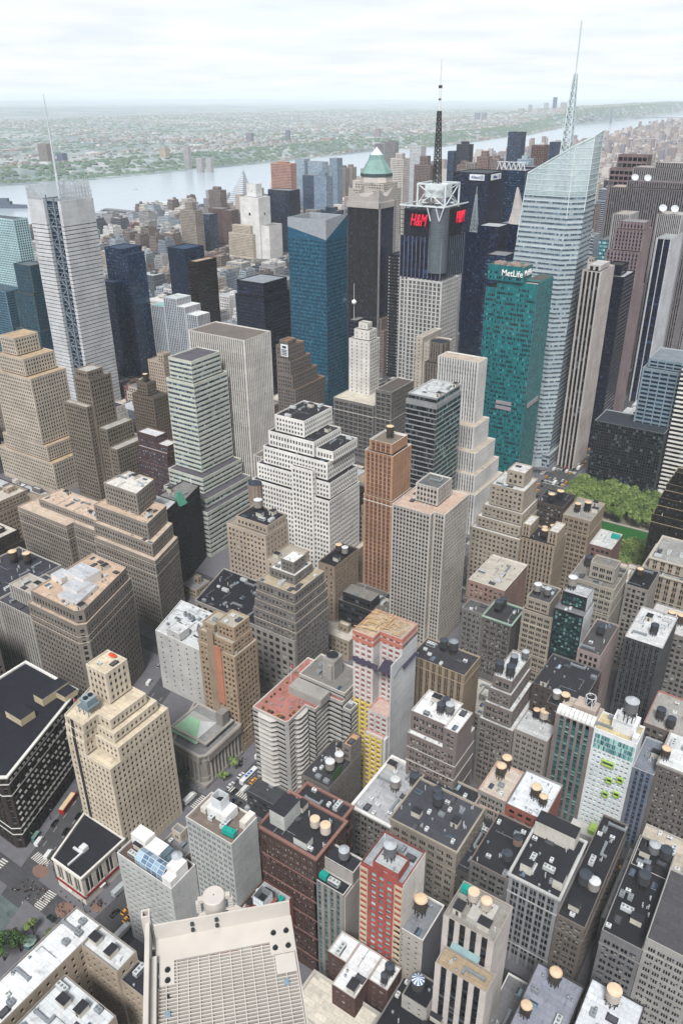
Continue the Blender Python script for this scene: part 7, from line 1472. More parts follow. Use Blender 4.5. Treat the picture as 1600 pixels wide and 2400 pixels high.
for (x, y) in [(xx, yy) for xx in (-212.6, -208.6, -204.6, -200.8, -197.2, -193.4) for yy in np.arange(545, 775, 10.5)]:
    if rgv.random() < .30 or abs((y-NF(42)+9) % 78.6) < 7: continue
    k = rgv.choices(['taxi', 'black', 'white', 'silver', 'navy', 'whitevan', 'red', 'whitetruck'], [42, 16, 12, 12, 6, 8, 2, 3])[0]
    VEH.append((round(x, 1), round(float(y)+rgv.uniform(-2, 2), 1), k))
VEH.append((-203, 762, 'redtruck'))
byk = {}
for x, y, k in VEH:
    road = 'on the diagonal road by the cream stepped tower' if (x < -240 and y > 125) else 'in the avenue beside the park' if y > 440 else 'in the avenue beyond the temple bank' if y > 240 and x < -180 else 'in the avenue before the temple bank' if y > 185 and x < -180 else 'on the side street' if x > -150 else 'in the square'
    byk.setdefault((k, road), []).append((x, y))
NTH = ['nearest', 'second nearest', 'third nearest', 'fourth nearest', 'fifth nearest', 'sixth nearest', 'seventh nearest', 'eighth nearest', 'ninth nearest', 'tenth nearest']+[w+' nearest' for w in 'eleventh twelfth thirteenth fourteenth fifteenth sixteenth seventeenth eighteenth nineteenth twentieth'.split()]
NTH += ['twenty '+w for w in NTH[:10]]+['thirty '+w for w in NTH[:10]]+['forty '+w for w in NTH[:10]]
for (k, road), l in byk.items():
    l.sort(key=lambda p: p[1])
    for i, (x, y) in enumerate(l):
        ph = VP[k][0]; lab = ph+' '+road if len(l) == 1 else '%s, %s of those %s' % (ph, NTH[i], road)
        rz = .32 if road.startswith('on the diag') else (pi/2 if road == 'on the side street' or (x, y) == (-228.2, 113.6) else (pi if x < -240 else 0))
        vehicle(k, x, y, rz, lab, {'on the side street': 'vehicles on the side street'}.get(road))
# ------------------------------------------------------------ trees
def leafmat(name, cols):
    m = bpy.data.materials.new(name); m.use_nodes = True; t = m.node_tree; p = t.nodes['Principled BSDF']; p.inputs['Roughness'].default_value = .8; p.inputs['Specular IOR Level'].default_value = .15
    ge = node(t, 'ShaderNodeNewGeometry'); oi = node(t, 'ShaderNodeObjectInfo'); ad = node(t, 'ShaderNodeMath', operation='MULTIPLY_ADD'); ad.inputs[1].default_value = .6
    t.links.new(ge.outputs['Random Per Island'], ad.inputs[0]); m2 = node(t, 'ShaderNodeMath', operation='MULTIPLY'); m2.inputs[1].default_value = .4; t.links.new(oi.outputs['Random'], m2.inputs[0]); t.links.new(m2.outputs[0], ad.inputs[2])
    r = node(t, 'ShaderNodeValToRGB')
    while len(r.color_ramp.elements) < len(cols): r.color_ramp.elements.new(.5)
    for i, (e, c) in enumerate(zip(r.color_ramp.elements, cols)): e.position = i/(len(cols)-1); e.color = (*hx(c, 1), 1)
    t.links.new(ad.outputs[0], r.inputs[0]); t.links.new(r.outputs[0], p.inputs['Base Color'])
    return m
LEAF = leafmat('leaf', ['#43562f', '#607542', '#7c9053', '#9cab68']); LEAFD = leafmat('leaf_dark', ['#263a22', '#35502b', '#4a6538', '#5c7542']); BARK = mat('plain', '#4b4038')
def tree_proto(name, h, R_, nblob, n, leaf, seed, s=.62):
    rg = np.random.RandomState(seed); r = empty(name, (0, 0, 0), 'x', 'tree')
    b = MB(); b.cyl(0, 0, .32, .2, 0, h*.5, 8); bl = []
    for k in range(nblob):
        a = rg.uniform(0, 6.28); d = R_*sqrt(rg.uniform(0, 1))*.75; bl.append((d*cos(a), d*sin(a), h*(.62+.3*rg.uniform(0, 1)*(1-.5*d/R_)), R_*rg.uniform(.3, .48)))
        b.beam((0, 0, h*.42), (bl[-1][0]*.8, bl[-1][1]*.8, bl[-1][2]-.4), .16)
    b.build('trunk', BARK, r)
    b = MB(); q = []
    for k in range(n):
        cx, cy, cz, cr_ = bl[rg.randint(nblob)]
        v = rg.normal(size=3); v /= np.linalg.norm(v); p = np.array([cx, cy, cz])+v*np.array([1, 1, .8])*cr_*rg.uniform(.65, 1.08)
        u = rg.normal(size=3)*.7+v*.0; u -= v*(u@v)*.7; u /= np.linalg.norm(u); w = np.cross(v+rg.normal(size=3)*.35, u); w /= np.linalg.norm(w); sz = s*rg.uniform(.6, 1.25)
        q.append([p-u*sz, p-w*sz*.7, p+u*sz, p+w*sz*.7])
    b.q(np.array(q)); b.build('crown', leaf, r); return r
TP = [tree_proto('plane_tree', 15, 6.4, 13, 1200, LEAF, 40+i, .55) for i in range(4)]
first = [True]*4; rgt = random.Random(6); k = 0
spots = []
for row in range(9):
    y = 529+row*4.6
    for c in range(11): spots.append((-180+c*9.2+(row % 2)*4, y))
spots = [(x, y) for x, y in spots if y < 540]
for yy in (606+9*j for j in range(6)):
    for xx in np.arange(-181, -96, 8.6): spots.append((xx+(yy % 2)*3, yy))
spots += [(x, y) for y in (548, 556, 564) for x in np.arange(-112, -70, 8.5)]
spots = [(x, y) for x, y in spots if not (-165 < x < -70 and 566 < y < 604)]
for x, y in spots:
    i = rgt.randrange(4); x += rgt.uniform(-1.6, 1.6); y += rgt.uniform(-1.6, 1.6)
    if first[i]: o = TP[i]; first[i] = False; o.location = (x, y, .16)
    else: o = dup(TP[i], (x, y, .16), rgt.uniform(0, 6))
    f = rgt.uniform(.85, 1.15); o.scale = (f, f, f*rgt.uniform(.9, 1.1)); o['label'] = 'leafy spring plane tree in the dense canopy of the park beside the avenue'; o['group'] = 'trees of the park'
for i in range(4):
    if first[i]: TP[i].location = (-100, 640+i*3, .16); TP[i]['label'] = 'leafy spring plane tree in the dense canopy of the park beside the avenue'; TP[i]['group'] = 'trees of the park'
b = MB(); b.prism([(-162, 563), (-60, 563), (-60, 603), (-162, 603)], .15, .2); struct('lawn', b, mat('plain', '#2f6a34', .95))
b = MB(); b.prism([(-186, 518), (-60, 518), (-60, 661), (-186, 661)], .12, .16); struct('park_ground', b, mat('roof', '#8f8a7e'))
b = MB()
for y in (561.5, 604.2): b.box(-160, -62, y-.4, y+.4, .15, 1.0)
tag(b.build('balustrade', mat('plain', '#b5b0a6')), 'pale stone balustrades along both long sides of the park lawn', 'balustrade')
TS = [tree_proto('street_tree', 9, 3.4, 7, 420, LEAF if i else LEAFD, 70+i, .5) for i in range(2)]; fs = [True, True]
SQ = ['large dark tree at the lower left corner of the square', 'dark tree behind the one at the lower left corner', 'small tree beside the white roofed corner building', 'tree left of the dark green car in the square', 'tree leaning over the pavement at the far end of the bank colonnade', 'young tree on the pavement at the near end of the bank colonnade', 'dark tree in front of the bank beside the cream tower', 'dark tree by the clock plinth in the square']
for j, (x, y, i, f, lb) in enumerate(((-229.1, 91, 0, 1.5, SQ[0]), (-226.5, 97, 0, 1.25, SQ[1]), (-221, 106, 1, .75, SQ[2]), (-228.5, 105, 1, .95, SQ[3]), (-217.6, 223.6, 1, 1.05, SQ[4]), (-217.6, 213.8, 1, .9, SQ[5]), (-234, 201.5, 0, 1, SQ[6]), (-234, 88, 0, 1.4, SQ[7]))):
    if fs[i]: o = TS[i]; fs[i] = False; o.location = (x, y, .14)
    else: o = dup(TS[i], (x, y, .14), j)
    o.scale = (f, f, f); o['label'] = lb; o['group'] = 'street trees'
# ------------------------------------------------------------ people, very small on the pavements
def person_mesh(coat, legs, seed):
    bm = bmesh.new(); me = bpy.data.meshes.new('person')
    P_ = [(0, 0, .95), (0, 0, 1.2), (0, 0, 1.42), (0, .02, 1.52), (0, .03, 1.66), (.2, 0, 1.4), (.27, .05, 1.12), (.25, .2, .92), (-.2, 0, 1.4), (-.27, -.03, 1.12), (-.26, -.12, .9), (.1, .02, .9), (.12, .12, .5), (.12, .1, .06), (-.1, -.02, .9), (-.12, -.1, .5), (-.12, -.2, .08)]
    E_ = [(0, 1), (1, 2), (2, 3), (3, 4), (2, 5), (5, 6), (6, 7), (2, 8), (8, 9), (9, 10), (0, 11), (11, 12), (12, 13), (0, 14), (14, 15), (15, 16)]
    R_ = [.16, .16, .15, .06, .11, .07, .055, .04, .07, .055, .04, .1, .075, .05, .1, .075, .05]
    sk = bm.verts.layers.skin.verify()
    vs = [bm.verts.new(p) for p in P_]
    for a, c in E_: bm.edges.new((vs[a], vs[c]))
    for v, r in zip(vs, R_): v[sk].radius = (r, r)
    vs[0][sk].use_root = True
    bm.to_mesh(me); bm.free(); o = bpy.data.objects.new('person', me); COL.objects.link(o); o.modifiers.new('skin', 'SKIN'); o.modifiers.new('sub', 'SUBSURF').levels = 1
    dg = bpy.context.evaluated_depsgraph_get(); m2 = bpy.data.meshes.new_from_object(o.evaluated_get(dg)); bpy.data.objects.remove(o)
    m2.materials.clear()
    for c in (coat, legs, '#a97f68', '#2a211c'): m2.materials.append(mat('plain', c))
    for p in m2.polygons: z = p.center.z; p.material_index = 1 if z < .93 else (2 if 1.5 < z < 1.66 else 3 if z >= 1.66 else 0); p.use_smooth = True
    return m2
PM = [('dark coat', person_mesh('#22242b', '#1d1e24', 1)), ('blue jacket', person_mesh('#3d557c', '#23252b', 2)), ('pale shirt', person_mesh('#c4bfb6', '#333845', 3)), ('red top', person_mesh('#94352f', '#26282e', 4))]
pz = [(-222, 121.5, 48, 14), (-246, 117, 40, 9), (-216.5, 130, 22, 3), (-252, 131, 12, 5), (-284.5, 158, 26, 2), (-183, 195, 8, 3), (-221, 668, 40, 6), (-217, 560, 36, 40), (-184, 540, 24, 30), (-218, 228, 16, 1.5), (-262, 99, 26, 8)]
WH = ['at the corner of the low cream store', 'on the crossing in the square', 'beside the low cream store', 'on the island by the diagonal road', 'under the dark brown store', 'by the small annex', 'below the teal tower', 'on the far pavement by the park', 'on the park side pavement', 'by the bank colonnade', 'on the plaza of the square']
rgq = random.Random(12)
for (x, y, n, sp_), wh_ in zip(pz, WH):
    for k in range(n):
        i = rgq.choices(range(4), [60, 18, 16, 6])[0]; o = bpy.data.objects.new('person', PM[i][1]); COL.objects.link(o)
        dx, dy = (rgq.uniform(-1.6, 1.6), rgq.uniform(-sp_*2, sp_*2)) if sp_ > 20 or sp_ < 2.5 else (rgq.uniform(-sp_, sp_), rgq.uniform(-sp_*.45, sp_*.45))
        o.location = (x+dx, y+dy, .14); o.rotation_euler = (0, 0, rgq.uniform(0, 6.3)); tag(o, 'tiny distant person in a '+PM[i][0]+' '+wh_, 'person', 'people on the pavements')
# small pieces of the square
def clk(b): b.box(-1.6, 1.6, -1.6, 1.6, 0, 3.2); b.box(-2, 2, -2, 2, 3.2, 3.7); b.box(-1.2, 1.2, -1.2, 1.2, 3.7, 7.5); b.box(-1.6, 1.6, -1.6, 1.6, 7.5, 8.1); frustum(b, -1.3, 1.3, -1.3, 1.3, 8.1, -.4, .4, -.4, .4, 9.2); b.box(-.6, .6, -1.75, -1.58, .2, 2.4, 1); return [mat('wall', '#8d8274'), MD]
one('monument', 'stepped stone monument standing among the trees of the square', 'monument', (-231, 98, .13), clk)
def kio(b):
    for k in range(8): a, a2 = 2*pi*k/8, 2*pi*(k+1)/8; b.q([(2.4*cos(a), 2.4*sin(a), 0), (2.4*cos(a2), 2.4*sin(a2), 0), (2.4*cos(a2), 2.4*sin(a2), 3), (2.4*cos(a), 2.4*sin(a), 3)], 1); b.poly([(2.9*cos(a), 2.9*sin(a), 3), (2.9*cos(a2), 2.9*sin(a2), 3), (0, 0, 4.3)], 0)
    return [mat('plain', '#8fa39b'), GL['green']]
one('kiosk', 'round glazed kiosk with a pale green roof in the square', 'kiosk', (-225.5, 101, .13), kio)
def shl(b): b.box(-2.2, 2.2, -.9, .9, 2.6, 2.8); b.box(-2.2, 2.2, .8, .86, .1, 2.6, 1); b.box(-2.2, -2.14, -.6, .8, .1, 2.6, 1); return [mat('plain', '#7f9a92'), GL['aqua']]
o = one('bus_shelter', 'glass bus shelter at the kerb of the diagonal road', 'bus shelter', (-268.8, 137, .15), shl); o.rotation_euler = (0, 0, 1.9)
def pole(b): b.cyl(0, 0, .14, .1, 0, 8, 8); b.beam((0, 0, 7.9), (1.9, 0, 8.4), .1); b.box(1.5, 2.5, -.16, .16, 8.3, 8.5, 1); return [mat('plain', '#3a3c40'), MG]
lp = None
for i, (x, y, rz) in enumerate([(-220.5, 138, 3.1), (-189, 196, 3.1), (-221, 198, 0), (-221, 222, 0), (-189.5, 203, 3.1), (-243, 128, 2), (-268, 134, 0), (-272, 148, 0), (-190, 120, 3.1), (-219, 124, 1)]+[(-219 if k % 2 else -185, 520+k*14, 0 if k % 2 else 3.1) for k in range(14)]):
    if lp is None: o = lp = one('street_lamp', 'x', 'street lamp', (x, y, .15), pole)
    else: o = lp.copy(); COL.objects.link(o); o.location = (x, y, .15)
    o.rotation_euler = (0, 0, rz); o['group'] = 'street lamps'; o['label'] = 'dark street lamp, %s one %s' % (NTH[i] if i < 10 else NTH[i-10], 'around the square and bank' if i < 10 else 'along the avenue by the park')
fl = one('flagpole', 'flagpole with a small flag on the front edge of the cream stepped tower', 'flagpole', (-244, 155.6, 76.6), lambda b: (b.cyl(0, 0, .12, .07, 0, 9, 6), b.q([(0, 0, 7.2), (1.3, .2, 6.8), (1.4, .1, 8.5), (0, 0, 8.9)], 1), b.q([(0, .01, 8.9), (1.4, .11, 8.5), (1.3, .21, 6.8), (0, .01, 7.2)], 1), [MW, mat('plain', '#b5535a')])[-1])
fl2 = one('flagpole', 'flagpole with a small flag at the corner of the balcony block', 'flagpole', (-193.5, 243, 57), lambda b: (b.cyl(0, 0, .15, .08, 0, 11, 6), b.q([(0, 0, 8.6), (1.6, .2, 8.1), (1.7, .1, 10), (0, 0, 10.8)], 1), [MW, mat('plain', '#b5535a')])[-1])
# ------------------------------------------------------------ far side: low town, woods, towers, bridge, boats
def randmat(name, cols, rough=.85):
    m = bpy.data.materials.new(name); m.use_nodes = True; t = m.node_tree; p = t.nodes['Principled BSDF']; p.inputs['Roughness'].default_value = rough
    ge = node(t, 'ShaderNodeNewGeometry'); r = node(t, 'ShaderNodeValToRGB'); r.color_ramp.interpolation = 'CONSTANT'
    vo = node(t, 'ShaderNodeTexVoronoi'); vo.inputs['Scale'].default_value = .03; t.links.new(ge.outputs['Position'], vo.inputs['Vector'])
    while len(r.color_ramp.elements) < len(cols): r.color_ramp.elements.new(.5)
    for i, (e, c) in enumerate(zip(r.color_ramp.elements, cols)): e.position = i/len(cols); e.color = (*hx(c), 1)
    at = node(t, 'ShaderNodeAttribute', attribute_name='tone'); t.links.new(at.outputs['Fac'], r.inputs[0])
    t.links.new(r.outputs[0], p.inputs['Base Color']); return m
def boxes(name, X, Y, Z, Wx, Wy, H, m, tone):
    n = len(X); c = lambda a, b_, z: np.stack([X+Wx*a, Y+Wy*b_, Z+H*z], -1)
    A = [c(-.5, -.5, 0), c(.5, -.5, 0), c(.5, .5, 0), c(-.5, .5, 0)]; T_ = [c(-.5, -.5, 1), c(.5, -.5, 1), c(.5, .5, 1), c(-.5, .5, 1)]
    b = MB()
    b.q(np.stack(T_, 1)); b.q(np.stack([A[0], A[1], T_[1], T_[0]], 1)); b.q(np.stack([A[1], A[2], T_[2], T_[1]], 1)); b.q(np.stack([A[3], A[0], T_[0], T_[3]], 1)); b.q(np.stack([A[2], A[3], T_[3], T_[2]], 1))
    o = b.build(name, m); a = o.data.attributes.new('tone', 'FLOAT', 'FACE'); a.data.foreach_set('value', np.tile(tone, 5).astype(np.float32)); return tag(o, kind='stuff')
rs = np.random.RandomState(4)
def pick(n, fy, fs):
    Y = fy(n); s = fs(n); X = xf(Y)-s; return X, Y, s
# low town on the far shore
n = 17000
Y = rs.uniform(0, 1, n)**1.2*15000+600; s = 60+rs.uniform(0, 1, n)**1.6*9500; X = xf(Y)-s
d = nz2(X, Y, 330, 11)+.5*nz2(X, Y, 1500, 12); k = (d > -.3) & ~((s < 330) & (s > 110) & (rs.uniform(size=n) < .9)); X, Y, s = X[k], Y[k], s[k]
Z = terrain_h(X, Y)-.5; big = rs.uniform(size=len(X)) < .06
W1 = np.where(big, rs.uniform(30, 90, len(X)), rs.uniform(9, 24, len(X))); W2 = np.where(big, rs.uniform(20, 60, len(X)), rs.uniform(9, 20, len(X))); H = np.where(big, rs.uniform(7, 16, len(X)), rs.uniform(6, 13, len(X)))
o = boxes('far_town', X, Y, Z, W1, W2, H, randmat('town', ['#a9a9a9', '#b9b9b8', '#9a8f88', '#96857e', '#a5a2a0', '#8c8d90', '#c3c3c3', '#988e86', '#83848a']), rs.uniform(size=len(X)))
tag(o, 'pale mass of low houses spread over the far shore', 'distant town')
# woods
n = 15000
Y = rs.uniform(0, 1, n)**1.2*19000+500; s = np.where(rs.uniform(size=n) < .4, rs.uniform(70, 420, n), 60+rs.uniform(0, 1, n)**1.4*9000); X = xf(Y)-s
k = (nz2(X, Y, 330, 11)+.5*nz2(X, Y, 1500, 12) < .25) | (s < 420); X, Y, s = X[k], Y[k], s[k]; Z = terrain_h(X, Y)-2
n = len(X); r = rs.uniform(9, 22, n)*(1+s/9000); h = rs.uniform(7, 12, n); b = MB(); a = np.linspace(0, 2*pi, 6)[:-1]
for i in range(5):
    a0, a1 = a[i], a[(i+1) % 5]
    j0, j1 = 1+.25*np.sin(i*3+X), 1+.25*np.sin(((i+1) % 5)*3+X)
    P0 = np.stack([X+r*j0*cos(a0), Y+r*j0*sin(a0), Z], -1); P1 = np.stack([X+r*j1*cos(a1), Y+r*j1*sin(a1), Z], -1)
    M0 = np.stack([X+r*.7*j0*cos(a0), Y+r*.7*j0*sin(a0), Z+h*.8], -1); M1 = np.stack([X+r*.7*j1*cos(a1), Y+r*.7*j1*sin(a1), Z+h*.8], -1); Tt = np.stack([X, Y, Z+h], -1)
    b.q(np.stack([P0, P1, M1, M0], 1)); b.q(np.stack([M0, M1, Tt, Tt], 1))
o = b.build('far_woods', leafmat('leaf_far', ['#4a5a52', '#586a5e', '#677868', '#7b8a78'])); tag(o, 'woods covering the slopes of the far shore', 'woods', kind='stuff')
# uptown mass of apartment blocks on this side
n = 7000
Y = 1720+rs.uniform(0, 1, n)**1.3*13000; xw = np.interp(Y, [p[1] for p in NEAR], [p[0] for p in NEAR]); X = xw+40+rs.uniform(0, 1, n)*np.minimum(2600, 900+Y*.12)
X = np.round(X/38)*38; Y = np.round(Y/27)*27; k = (X < -620) | (Y > 2600); k &= ~((Y < 2500) & (X > -1300) & (rs.uniform(size=n) < .35)); X, Y = X[k], Y[k]
u, ix = np.unique(np.stack([X, Y], 1), axis=0, return_index=True); X, Y = X[ix], Y[ix]; X = X+rs.uniform(-5, 5, len(X)); n = len(X)
H = rs.uniform(14, 34, n)+np.where(rs.uniform(size=n) < .12, rs.uniform(15, 55, n), 0); H *= np.where(Y > 6000, .8, 1)
o = boxes('uptown_blocks', X, Y, 0*X, rs.uniform(18, 33, n), rs.uniform(15, 24, n), H, randmat('uptown', ['#9d918c', '#8d7f7c', '#aaa29d', '#b8b1ac', '#85797a', '#929096', '#a2968f', '#c4bdb7', '#7d7a84']), rs.uniform(size=n))
tag(o, 'dense brown mass of uptown apartment blocks along the near shore', 'distant city')
n = 700; Y = rs.uniform(1500, 2700, n); X = rs.uniform(-1800, -640, n); H = rs.uniform(10, 26, n)+np.where(rs.uniform(size=n) < .08, 25, 0)
X = np.round(X/34)*34; Y = np.round(Y/27)*27; u, ix = np.unique(np.stack([X, Y], 1), axis=0, return_index=True); X, Y, H = X[ix], Y[ix], H[ix]; n = len(X)
tag(boxes('row_houses', X, Y, 0*X, rs.uniform(20, 31, n), rs.uniform(14, 23, n), H, randmat('rows', ['#bdb0a8', '#a98a80', '#cfc7bf', '#dad8d5', '#96827b', '#aaa6a4', '#c4c2c0']), rs.uniform(size=n)), 'low rows of houses between the towers and the river', 'row houses')
# towers on the far shore: every one a thing
for i, (t, x0, x1, y, h, c, lb) in enumerate((
 ('A', 240, 345, 0, 78, '#8f8580', 'wide grey brown slab on the far shore behind the thin mast'), ('A', 350, 425, 0, 40, '#5f7390', 'blue glass block right of the wide slab on the far shore'), ('A', 975, 1045, 0, 48, '#b9aa96', 'tan striped slab on the far shore'), ('A', 1125, 1178, 0, 105, '#a5a3a4', 'leftmost of the three tall grey towers on the far shore'), ('A', 1200, 1255, 0, 82, '#a8a6a6', 'middle one of the three tall grey towers on the far shore'), ('A', 1256, 1310, 0, 84, '#aeabaa', 'rightmost of the three tall grey towers on the far shore'), ('A', 1505, 1560, 0, 58, '#8b8a93', 'grey slab further along the far shore ridge'),
 ('B', 440, 475, 0, 70, '#7a8298', 'slim bluish tower on the wooded far ridge'), ('B', 985, 1028, 0, 62, '#9a8c98', 'mauve tower on the far shore left of the antenna'), ('C', 285, 325, 0, 75, '#828aa0', 'left one of two blue grey far shore slabs'), ('C', 327, 365, 0, 75, '#868ea2', 'right one of two blue grey far shore slabs'), ('C', 545, 592, 0, 60, '#a9a7a8', 'pale slab group on the far cliff'), ('C', 612, 640, 0, 70, '#9aa0ae', 'slim grey far cliff tower'), ('C', 705, 738, 0, 85, '#a5a8b2', 'pale tower on the far cliff left of the blue tower'), ('C', 758, 788, 0, 150, '#3d5a86', 'dark blue tower rising above the far ridge'), ('C', 805, 850, 0, 75, '#a8a2a6', 'pinkish grey slab right of the dark blue far tower'))):
    px_ = {'A': (0, 200), 'B': (500, 200), 'C': (1000, 0)}[t]; yb = (470, 475, 445, 460, 475, 475, 360, 355, 330, 750, 750, 735, 718, 715, 715, 715)[i]
    def unp(zx, zy):
        X_, Y_p = px_[0]+zx*.38265, px_[1]+zy*.38265; r = fw+rr*((X_-800)/F)-uu*((Y_p-1200)/F); q = -(CH-40)/r.z; return np.array([r.x*q, r.y*q])
    p0, p1 = unp(x0, yb), unp(x1, yb); w = np.linalg.norm(p1-p0)/1.35; c_, c = c, (p0+p1)/2; zb_ = float(terrain_h(c[0], c[1]))
    st_ = P(5, 3.4, .36, .4, gl='dark', rail=False, d=.3, bb=2)
    BLD('far%d' % i, 'apartment_tower', lb, lb, [(c[0]-w/2, c[0]+w/2, c[1]-w*.3, c[1]+w*.3, zb_-3, zb_+h)], c_, st_, st_, roof='#8f8d8c', group='towers on the far shore')
# bridge
br = empty('suspension_bridge', (-3374, 11350, 0), 'grey suspension bridge crossing the river far upstream', 'bridge'); bl_ = (-3374, 11350, 0)
T1, T2 = np.array([-3420., 11380]), np.array([-2350., 11930]); u = (T2-T1)/np.linalg.norm(T2-T1); v = np.array([-u[1], u[0]])
bm_ = mat('plain', '#8b98a5')
b = MB()
a0, a1 = T1-u*600, T2+u*400
for sgn in (1,): b.prism([tuple(a0-v*15), tuple(a1-v*15), tuple(a1+v*15), tuple(a0+v*15)], 60, 68, bottom=True)
b.build('deck', bm_, br, bl_)
for T_ in (T1, T2):
    b = MB()
    for s_ in (-16, 16):
        for q_ in (-7, 7): c = T_+v*s_+u*q_; b.box(c[0]-4, c[0]+4, c[1]-4, c[1]+4, -2, 184)
    for z in (70, 120, 170, 182): b.beam((*(T_-v*18), z), (*(T_+v*18), z), 7)
    b.build('bridge_tower', bm_, br, bl_)
b = MB()
for s_ in (-15, 15):
    pr_ = None
    for k in range(33):
        f = k/32; p = T1+(T2-T1)*f+v*s_; z = 75+109*(2*f-1)**2; q_ = (*p, z)
        if pr_: b.beam(pr_, q_, 2.2)
        if k % 2: b.beam((*p, 66), q_, .7)
        pr_ = q_
    b.beam((*(T1+v*s_), 184), (*(a0+v*s_), 66), 2.2); b.beam((*(T2+v*s_), 184), (*(a1+v*s_), 66), 2.2)
b.build('cables', bm_, br, bl_)
# boats, ship, piers
def boat(L_, W_, x, y, rz, lab, c='#d9dcde', cat='boat', nm='ferry'):
    r = empty(nm, (x, y, -2), lab, cat); r.rotation_euler = (0, 0, rz)
    b = MB(); hl = [(-W_/2, -L_/2), (W_/2, -L_/2), (W_/2, L_*.2), (0, L_/2), (-W_/2, L_*.2)]; b.prism(hl, -.4, L_*.07); b.build('hull', mat('plain', c), r)
    b = MB(); b.box(-W_*.36, W_*.36, -L_*.38, L_*.15, L_*.07, L_*.13); b.box(-W_*.25, W_*.25, -L_*.1, L_*.1, L_*.13, L_*.19); b.cyl(0, -L_*.15, L_*.012, L_*.012, L_*.13, L_*.3, 6); b.build('superstructure', mat('plain', c), r); return r
boat(26, 8, -2532, 2327, 1.9, 'small white ferry with a wake in mid river', '#c5c9cc')
b = MB(); rw = np.random.RandomState(1)
for k in range(40): f = k/40; w_ = 1.5+f*7; x, y = -2522+f*170, 2330+f*58; b.q([(x, y-w_, -1.9), (x+4.5, y-w_, -1.9), (x+4.5, y+w_*rw.uniform(-.4, 1), -1.9), (x, y+w_*rw.uniform(-.4, 1), -1.9)])
struct('wake', b, mat('plain', '#cfd6da'))
boat(160, 24, -2456, 1690, -1.15, 'long grey naval ship at the left edge of the river', '#6d7785', 'ship', 'ship')
boat(60, 14, -2790, 6950, .4, 'flat barge moored far up the river', '#8d949c', 'boat', 'barge')
for i, (x, y, L_, lb) in enumerate(((-1990, 1815, 270, 'long dark pier reaching out below the park'), (-1945, 1930, 200, 'second pier above the long dark pier'), (-2000, 2010, 230, 'white roofed pier shed by the river'), (-1930, 1560, 150, 'low white terminal roof by the near shore'), (-1950, 2300, 200, 'pier behind the blank white block'))):
    b = MB(); b.box(x-L_/2, x+L_/2, y-12, y+12, -2.5, 1.2); b.box(x-L_/2+10, x+L_/2-6, y-9, y+9, 1.2, 5+4*(i in (2, 3)), 1)
    tag(b.build('pier', [mat('plain', '#5f6068'), mat('plain', '#d5d7d6' if i in (2, 3) else '#8f9296')]), lb, 'pier', 'piers on the near shore')
TR = tree_proto('bushy_tree', 12, 8, 7, 260, LEAF, 99, 1.5); f0 = True
for k in range(46):
    x, y = rgt.uniform(-1760, -1560), rgt.uniform(1560, 1790)
    if f0: TR.location = (x, y, 0); o = TR; f0 = False
    else: o = dup(TR, (x, y, 0), k)
    o['label'] = 'bushy spring tree in the riverside park left of the slim tan tower'; o['group'] = 'trees of the riverside park'
# ------------------------------------------------------------ grated platform on the tower we stand on
e1 = np.array([.7071, .7071]); e2 = np.array([.7071, -.7071]); O_ = np.array([-5.4, 3.9])
def gp(a, c, z): p = O_+e1*a+e2*c; return (p[0], p[1], z)
gl_ = (*O_, 305.0)
gr = empty('grated_platform', (gl_[0], gl_[1], gl_[2]-.13), 'white grated steel platform with a kick plate at the bottom of the picture', 'platform')
cw = mat('plain', '#cbc6c0', .45, spec=.4)
def gbox(b, a0, a1, c0, c1, z0, z1, mi=0): b.prism([gp(a0, c1, 0)[:2], gp(a1, c1, 0)[:2], gp(a1, c0, 0)[:2], gp(a0, c0, 0)[:2]], z0, z1, mi, True, True)
b = MB()
for k in range(62):
    c = .34+k*.043; gbox(b, .02, 1.64, c, c+.013, 304.952, 305.0)
b.build('bearing_bars', cw, gr, gl_)
b = MB()
for k in range(13): a = .1+k*.128; gbox(b, a, a+.011, .33, 3.0, 304.985, 305.006)
b.build('cross_bars', cw, gr, gl_)
b = MB(); rgx = random.Random(5)
for k in range(30):
    c = .36+k*.09
    if k % 6 == 3: continue
    gbox(b, .05 if k % 7 else .4, 1.62 if k % 5 else 1.2, c, c+(.08 if k % 4 else .06), 304.895+.004*(k % 3), 304.91+.004*(k % 3))
gbox(b, 0, 1.64, .3, 3.0, 304.5, 304.52, 1); b.build('louvre_pan', [mat('plain', '#cfc7be', .6), mat('plain', '#3d3d42')], gr, gl_)
b = MB(); gbox(b, -.02, 1.66, -.02, .0, 304.94, 305.27); gbox(b, -.02, 1.66, 0.0, .31, 304.97, 305.004); gbox(b, 1.36, 1.66, .31, .47, 304.97, 305.005); gbox(b, 1.40, 1.64, .5, .74, 304.985, 305.012); gbox(b, .02, .2, .31, .6, 304.97, 305.005)
b.prism([gp(.42, -.02, 0)[:2], gp(1.2, -.02, 0)[:2], gp(1.0, -.2, 0)[:2], gp(.56, -.2, 0)[:2]], 305.1, 305.12, 0, True, True); b.build('kick_plate', cw, gr, gl_)
b = MB(); gbox(b, -.13, -.075, -.1, 3.2, 304.9, 305.22); gbox(b, -.07, .0, .28, 3.2, 304.9, 305.10); gbox(b, 1.655, 1.67, 0, 3, 304.86, 305.0); b.build('side_channel', cw, gr, gl_)
b = MB()
for a, c in ((-.14, -.16), (-.14, -.04), ): pass
p = [(-.165, -.2), (-.06, -.2), (-.06, -.09), (-.165, -.09)]; q = [(-.145, -.18), (-.08, -.18), (-.08, -.11), (-.145, -.11)]
